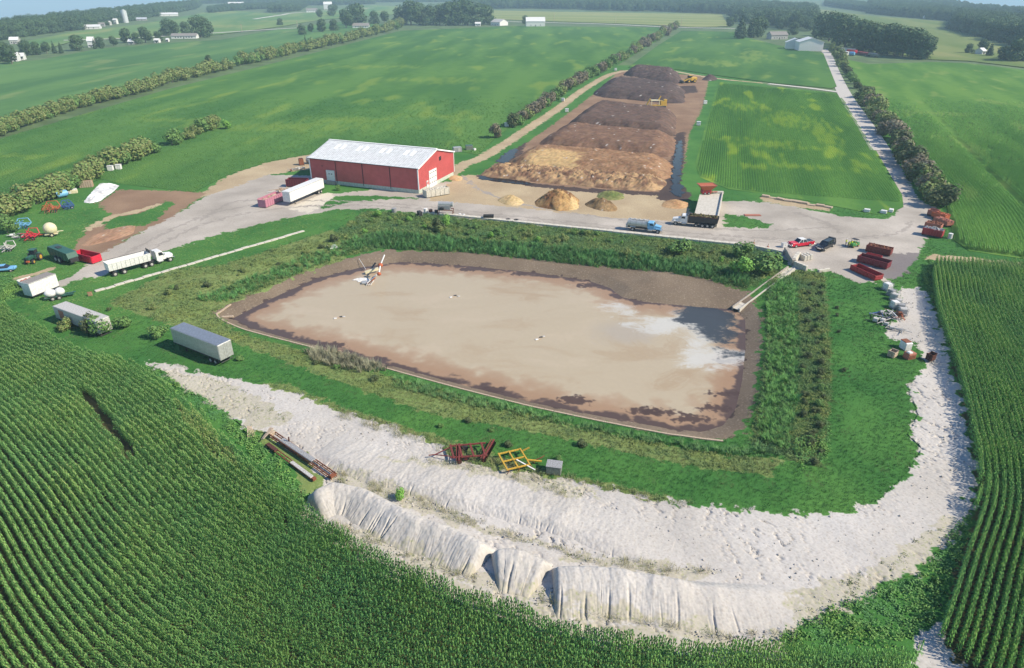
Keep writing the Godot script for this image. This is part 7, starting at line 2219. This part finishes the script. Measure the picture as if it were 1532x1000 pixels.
	block("white_board", "white board lying on the grass slope above the lagoon", "board", 497, 370, Vector3(2.2, 0.2, 2.4), 0.5, M.white, "", [["batten", M.white_old, [0, 0.22, 0.6, 2.0, 0.05, 0.15]]])
	block("survey_stake", "small orange wooden stake at the slab row's lower end", "stake", 135, 443, Vector3(0.8, 0.8, 0.3), 0.4, M.wood, "", [["cross_piece", M.rust, [0, 0.85, 0, 0.9, 0.1, 0.12]]])
	# floating rubbish
	for e in [[508, 476, "white float bobbing alone toward the lagoon's pump corner"], [680, 444, "white and dark flotsam in the middle of the lagoon"], [808, 506, "pale flotsam drifting in the centre of the lagoon"]]:
		var fl := thing("flotsam", e[2], "flotsam", P(e[0], e[1], WATER + 0.08), 0.4)
		for i in 4: solid("scrap", fl, [M.white, M.wood_pale, M.chassis, M.white_old][i], [[(i - 1.5) * 0.55, 0.06, rng.randf_range(-0.4, 0.4), 0.6, 0.16, 0.35]], 0.04)
	for e in [[842, 152], [921, 106], [848, 168]]: marker(e[0], e[1], "white marker box between the dirt track and the heaps")
	for e in [[1055, 156], [1045, 188]]: marker(e[0], e[1], "white marker box on the grass edge toward the soybean rows")
	for e in [[758, 190], [166, 256], [178, 254]]: marker(e[0], e[1], "small white box at the foot of a hedge")
	# boards by the soybeans
	slab_row("board_stack", "row of pale boards along the soybeans' front edge", "boards", "board", [1140, 294], [1245, 312], 9, 1.2, 0.4, M.wood_pale, 0.4)
	for e in [[1297, 317], [1322, 319], [1333, 317]]: block("white_stone", "white boulder on the grass verge at the lane's mouth", "boulder", e[0], e[1], Vector3(1.5, 0.8, 1.1), e[0], M.white, "white boulders at the lane's mouth", [["chip", M.concrete_pale, [0.8, 0.2, 0.3, 0.5, 0.4, 0.5]]])
	# yellow machines
	t = thing("windrow_turner", "long yellow windrow turning machine before the dark windrow", "windrow turner", P(981, 161), 0.1)
	solid("frame", t, M.yellow, [[0, 1.2, 0, 11.0, 0.5, 2.4], [3.8, 2.4, 0, 3.0, 1.8, 2.2]])
	solid("engine_box", t, M.yellow, [[4.6, 3.6, 0, 1.4, 0.8, 2.0]])
	solid("track_unit", t, M.chassis, [[0, 0.5, 1.3, 10.0, 0.9, 0.7], [0, 0.5, -1.3, 10.0, 0.9, 0.7]], 0.3)
	solid("platform", t, M.cream, [[-0.6, 3.6, 0, 4.6, 0.3, 2.4], [-2.6, 2.4, 1.0, 0.3, 2.4, 0.3], [1.4, 2.4, 1.0, 0.3, 2.4, 0.3]])
	var bo := MB.new()
	bo.bar(Vector3(-5.0, 1.0, 0), Vector3(-3.2, 4.5, 0), 1.2, 0.4); bo.bar(Vector3(1.0, 3.5, 0), Vector3(2.2, 5.6, 0), 0.5, 0.5)
	part("boom", bo, M.yellow, t)
	solid("feed_drum", t, M.dark, [[-6.2, 0.8, 0, 1.6, 1.3, 2.0]], 0.4)
	t = thing("wheel_loader", "yellow wheel loader at the far compost heap", "loader", P(1031, 124), 0.35)
	solid("rear_body", t, M.yellow, [[2.6, 2.4, 0, 4.6, 2.2, 2.8]], 0.2)
	solid("cab", t, M.yellow, [[0.2, 3.2, 0, 2.2, 2.8, 2.3]], 0.1)
	solid("cab_glass", t, M.glass, [[0.2, 3.7, 0, 2.25, 1.3, 2.35]])
	var ar := MB.new()
	for z in [-0.8, 0.8]: ar.bar(Vector3(-0.8, 2.6, z), Vector3(-4.6, 1.2, z), 0.4, 0.6)
	part("lift_arm", ar, M.yellow, t)
	solid("bucket", t, M.chassis, [[-5.4, 0.9, 0, 1.4, 1.5, 3.8]], 0.2)
	for x in [3.0, -1.2]: for z in [-1.0, 1.0]: wheel(t, x, z * 1.5, 1.1, 0.8, M.yellow)

func make_far() -> void:
	var pale := mat(0.5, 0.48, 0.42, 0.9)
	road("far_road", [[95, 61], [200, 57.5], [320, 50], [400, 45], [450, 42]], 4.0, pale, 0.62)
	road("far_road", [[380, 29], [420, 23], [450, 19], [560, 12]], 4.5, pale, 0.62)
	road("far_road", [[690, 31], [820, 34.5], [900, 36.5], [1000, 41], [1100, 43.5]], 4.5, pale, 0.62)
	road("far_road", [[590, 24], [680, 30]], 4.0, pale, 0.62)
	var gv := mat(0.42, 0.39, 0.35, 0.95)
	road("farm_lane", [[1318, 226], [1296, 190], [1266, 145], [1250, 112], [1240, 86], [1236, 78], [1232, 74]], 3.7, gv, 0.14)
	road("field_track", [[1262, 139], [1215, 132.5], [1150, 125.5]], 2.0, pale, 0.12)
	for e in [[362, 48, 11], [445, 42, 10], [829, 33, 12], [921, 35, 12], [1019, 40, 14]]: pole(e[0], e[1], e[2])
	# silo farm
	for s in [[178, 33, 4.6, 16.0, M.silo_blue, "dark blue grain silo beside the paler one"], [188, 34, 4.8, 18.0, M.silo, "pale metal grain silo beside the dark blue one"]]:
		var p := P(s[0], s[1])
		var t := thing("grain_silo", s[5], "silo", p)
		var mb := MB.new()
		mb.cyl(Vector3.ZERO, Vector3(0, s[3], 0), s[2], s[2], 20)
		part("shell", mb, s[4], t)
		var dm := MB.new()
		dm.cyl(Vector3(0, s[3], 0), Vector3(0, s[3] + 2.6, 0), s[2] + 0.2, 0.6, 20)
		part("roof", dm, M.silo, t)
		var rg := MB.new()
		for k in 8: rg.cyl(Vector3(0, (k + 0.5) * s[3] / 8.0, 0), Vector3(0, (k + 0.5) * s[3] / 8.0 + 0.15, 0), s[2] + 0.08, s[2] + 0.08, 20, false)
		part("hoops", rg, s[4], t)
	house("farm_shed", "small white farm shed beside the dark blue silo", "shed", 172, 36, 5, 6, 6, 2, M.white, M.white)
	house("long_barn", "long low white barn stretching away from the pale silo", "barn", 226, 24.5, 70, 14, 3.6, 2.6, M.white, M.white, 0.42, 7)
	house("long_barn", "wide white roofed barn before the wood on the dark silo's far side", "barn", 122, 44, 42, 18, 3.2, 2.4, M.white, M.white, 0.35, 5)
	house("farm_shed", "grey shed between the wide white barn and the silos", "shed", 148, 40, 12, 8, 3.5, 2, M.grey, M.shingle, 0.3)
	house("farm_shed", "pale shed nearer the silos than the grey one", "shed", 161, 38, 6, 7, 4, 2, M.white_old, M.white)
	house("farm_shed", "dark open sided shed between the pale silo and the long barn", "shed", 210, 31, 14, 10, 3, 2, M.grey, M.silo, 0.4)
	house("ranch_house", "white ranch house with grey roof by the far road", "house", 274, 58, 36, 11, 3.0, 2.4, M.white, M.shingle, 0.12, 7)
	house("white_house", "tall white gabled house between roadside trees", "house", 135, 71, 8, 8, 6, 3.5, M.white, M.white, 0.2)
	house("roadside_shed", "small white shed left of the ranch house's lawn trees", "shed", 234, 64, 7, 5, 2.6, 1.5, M.white, M.white)
	house("roadside_shed", "low white house among trees beside the small white shed", "house", 196, 66.5, 9, 7, 2.8, 2.0, M.white_old, M.white)
	house("roadside_shed", "tiny white shed on the ranch house's lawn", "shed", 250, 62.5, 3, 4, 2.2, 1.2, M.white, M.white)
	house("white_house", "white house where the roadside trees are densest", "house", 20, 92, 8, 8, 4, 2.5, M.white, M.white, 0.3)
	house("white_house", "second white house next to the densest roadside trees", "house", 29, 90, 8, 7, 3, 2.2, M.white, M.white, 0.3)
	house("white_house", "pale house further back behind the roadside trees", "house", 19, 66, 11, 9, 4, 2.6, M.white_old, M.white, 0.3)
	house("far_barn", "distant white barn on the belt of trees", "barn", 352, 9, 22, 16, 6, 5, M.white, M.white, 0.3, 5)
	house("farmhouse", "white farmhouse with grey roof before the far wood", "house", 466, 19, 16, 11, 5, 4, M.white, M.shingle, 0.2, 5)
	house("far_barn", "tall white barn behind the white farmhouse", "barn", 490, 14, 12, 14, 12, 6, M.white, M.white, 0.2)
	house("low_house", "grey roofed white house half hidden behind the hedgerow's end", "house", 539, 42, 24, 12, 3, 3.4, M.white, M.shingle, 0.1, 5)
	house("farm_shed", "small white shed under the dark tree row", "shed", 715, 39, 8, 7, 3.4, 2, M.white, M.white)
	house("farm_barn", "white barn with grey roof past the dark tree row", "barn", 747, 38.5, 18, 20, 5, 4, M.white, M.white_old, -0.7, 3)
	house("farm_barn", "bright white high roofed barn at the field's far edge", "barn", 801, 39.5, 28, 16, 7, 5.5, M.white, M.white, 0.05, 3)
	house("machine_shed", "large white machine shed at the lane's end", "shed", 1216, 77, 26, 22, 8, 3.5, M.white, M.white, 1.45, 3)
	house("machine_shed", "smaller white shed beside the large one", "shed", 1192, 74, 16, 16, 6, 3.5, M.white, M.white, 1.3, 3)
	house("farmhouse", "dark roofed house with white front by the sheds", "house", 1165, 59, 26, 12, 4.5, 3.5, M.white_old, M.shingle, 0.15, 5)
	house("farmhouse", "large tan roofed house at the wood's edge behind the sheds", "house", 1138, 36, 34, 14, 4, 5, M.cream, M.wood_pale, 0.1, 5)
	house("farmhouse", "pale blue grey garage behind the dark roofed house", "garage", 1178, 36, 12, 9, 4, 3, M.grey, M.white_old, 0.1)
	house("cottage", "little white cottage in the clump of trees across the fields", "house", 1470, 82, 8, 7, 3.2, 2.2, M.white, M.white, 0.4)
	house("far_barn", "long white barn before the wood across the tan field", "barn", 1393, 28, 14, 12, 3.5, 2.5, M.white, M.white, 0.1, 4)
	house("far_barn", "short white barn next to the long one across the tan field", "barn", 1406, 29.5, 7, 9, 4, 2.5, M.white, M.white, 0.1)
	house("far_house", "white house at the thin belt of trees", "house", 1308, 16, 9, 10, 4, 3, M.white, M.white_old, 0.1)
	house("far_house", "pale house beside the white one at the thin belt of trees", "house", 1326, 17, 10, 10, 4, 3, M.white_old, M.white_old, 0.1)
	# parked trailers near the sheds
	box_trailer("parked_trailer", "white box trailer parked against the grove", lie([1256, 78], [1276, 80], 3.0), 3.0, 2.8, 1.0, M.white, M.white, "")
	box_trailer("parked_trailer", "red box trailer parked against the grove", lie([1266, 80.5], [1278, 82], 3.0), 3.0, 2.8, 1.0, M.bright_red, M.red, "")
	box_trailer("parked_trailer", "maroon low trailer in the row against the grove", lie([1282, 82], [1298, 84.5], 3.0), 3.0, 1.8, 1.0, M.maroon, M.red, "")
	box_trailer("parked_trailer", "pale green topped trailer at the row's outer end", lie([1298, 84.5], [1310, 86.5], 3.0), 3.0, 2.0, 1.0, M.olive, M.white_old, "")
	lying_tank("teal tank lying among the parked trailers", [1270, 83.5], [1276, 84], 1.6, M.sky_blue)
	block("parked_camper", "small white camper among the parked trailers", "camper", 1265, 82, Vector3(5, 2.8, 2.6), 0.2, M.white, "", [["window", M.glass, [0.5, 1.8, 1.32, 1.6, 0.8, 0.05]], ["door", M.grey, [-1.6, 1.3, 1.32, 0.8, 2.0, 0.05]]])

func _ready() -> void:
	rng.seed = 20
	nz.seed = 9; nz.frequency = 0.03; nz.fractal_octaves = 3; nz.noise_type = FastNoiseLite.TYPE_SIMPLEX_SMOOTH
	var cam := Camera3D.new()
	cam.name = "camera"
	add_child(cam)
	cam.position = Vector3(0, CAM_H, 0)
	cam.rotation = Vector3(-PITCH, 0, 0)
	cam.fov = rad_to_deg(2.0 * atan(500.0 / FPX))
	cam.near = 0.5
	cam.far = 20000.0
	cam.current = true
	var env := Environment.new()
	env.background_mode = Environment.BG_SKY
	var sky := Sky.new()
	var sm := ProceduralSkyMaterial.new()
	sm.sky_top_color = Color(0.3, 0.47, 0.72)
	sm.sky_horizon_color = Color(1.25, 1.4, 1.36)
	sm.sky_curve = 0.1
	sm.ground_bottom_color = Color(0.4, 0.45, 0.4)
	sm.ground_horizon_color = Color(0.8, 0.9, 0.94)
	sky.sky_material = sm
	env.sky = sky
	env.background_energy_multiplier = 0.85
	env.tonemap_mode = Environment.TONE_MAPPER_LINEAR
	env.tonemap_exposure = 1.44
	env.sdfgi_enabled = true; env.ssao_enabled = true; env.ssil_enabled = true
	env.fog_enabled = true
	env.fog_density = 0.0002
	env.fog_light_color = Color(0.75, 0.88, 0.95)
	var we := WorldEnvironment.new()
	we.name = "world_environment"
	we.environment = env
	add_child(we)
	var sun := DirectionalLight3D.new()
	sun.name = "sun"
	add_child(sun)
	var el := deg_to_rad(41.0)
	var az := deg_to_rad(17.0)
	sun.look_at_from_position(Vector3(cos(el) * cos(az), sin(el), cos(el) * sin(az)) * 100.0, Vector3.ZERO)
	sun.light_energy = 1.6
	sun.light_color = Color(1.0, 0.955, 0.88)
	sun.light_angular_distance = 0.5
	sun.shadow_enabled = true
	make_materials()
	var t0 := Time.get_ticks_msec()
	make_ground()
	print("ground ", Time.get_ticks_msec() - t0)
	make_ridges()
	rng.seed = 21
	make_fields()
	print("fields ", Time.get_ticks_msec() - t0)
	make_corn()
	make_heaps()
	print("heaps ", Time.get_ticks_msec() - t0)
	make_kinds()
	make_grass()
	print("grass ", Time.get_ticks_msec() - t0)
	make_yard()
	print("yard ", Time.get_ticks_msec() - t0)
	make_far()
	make_trees()
	print("trees ", Time.get_ticks_msec() - t0)
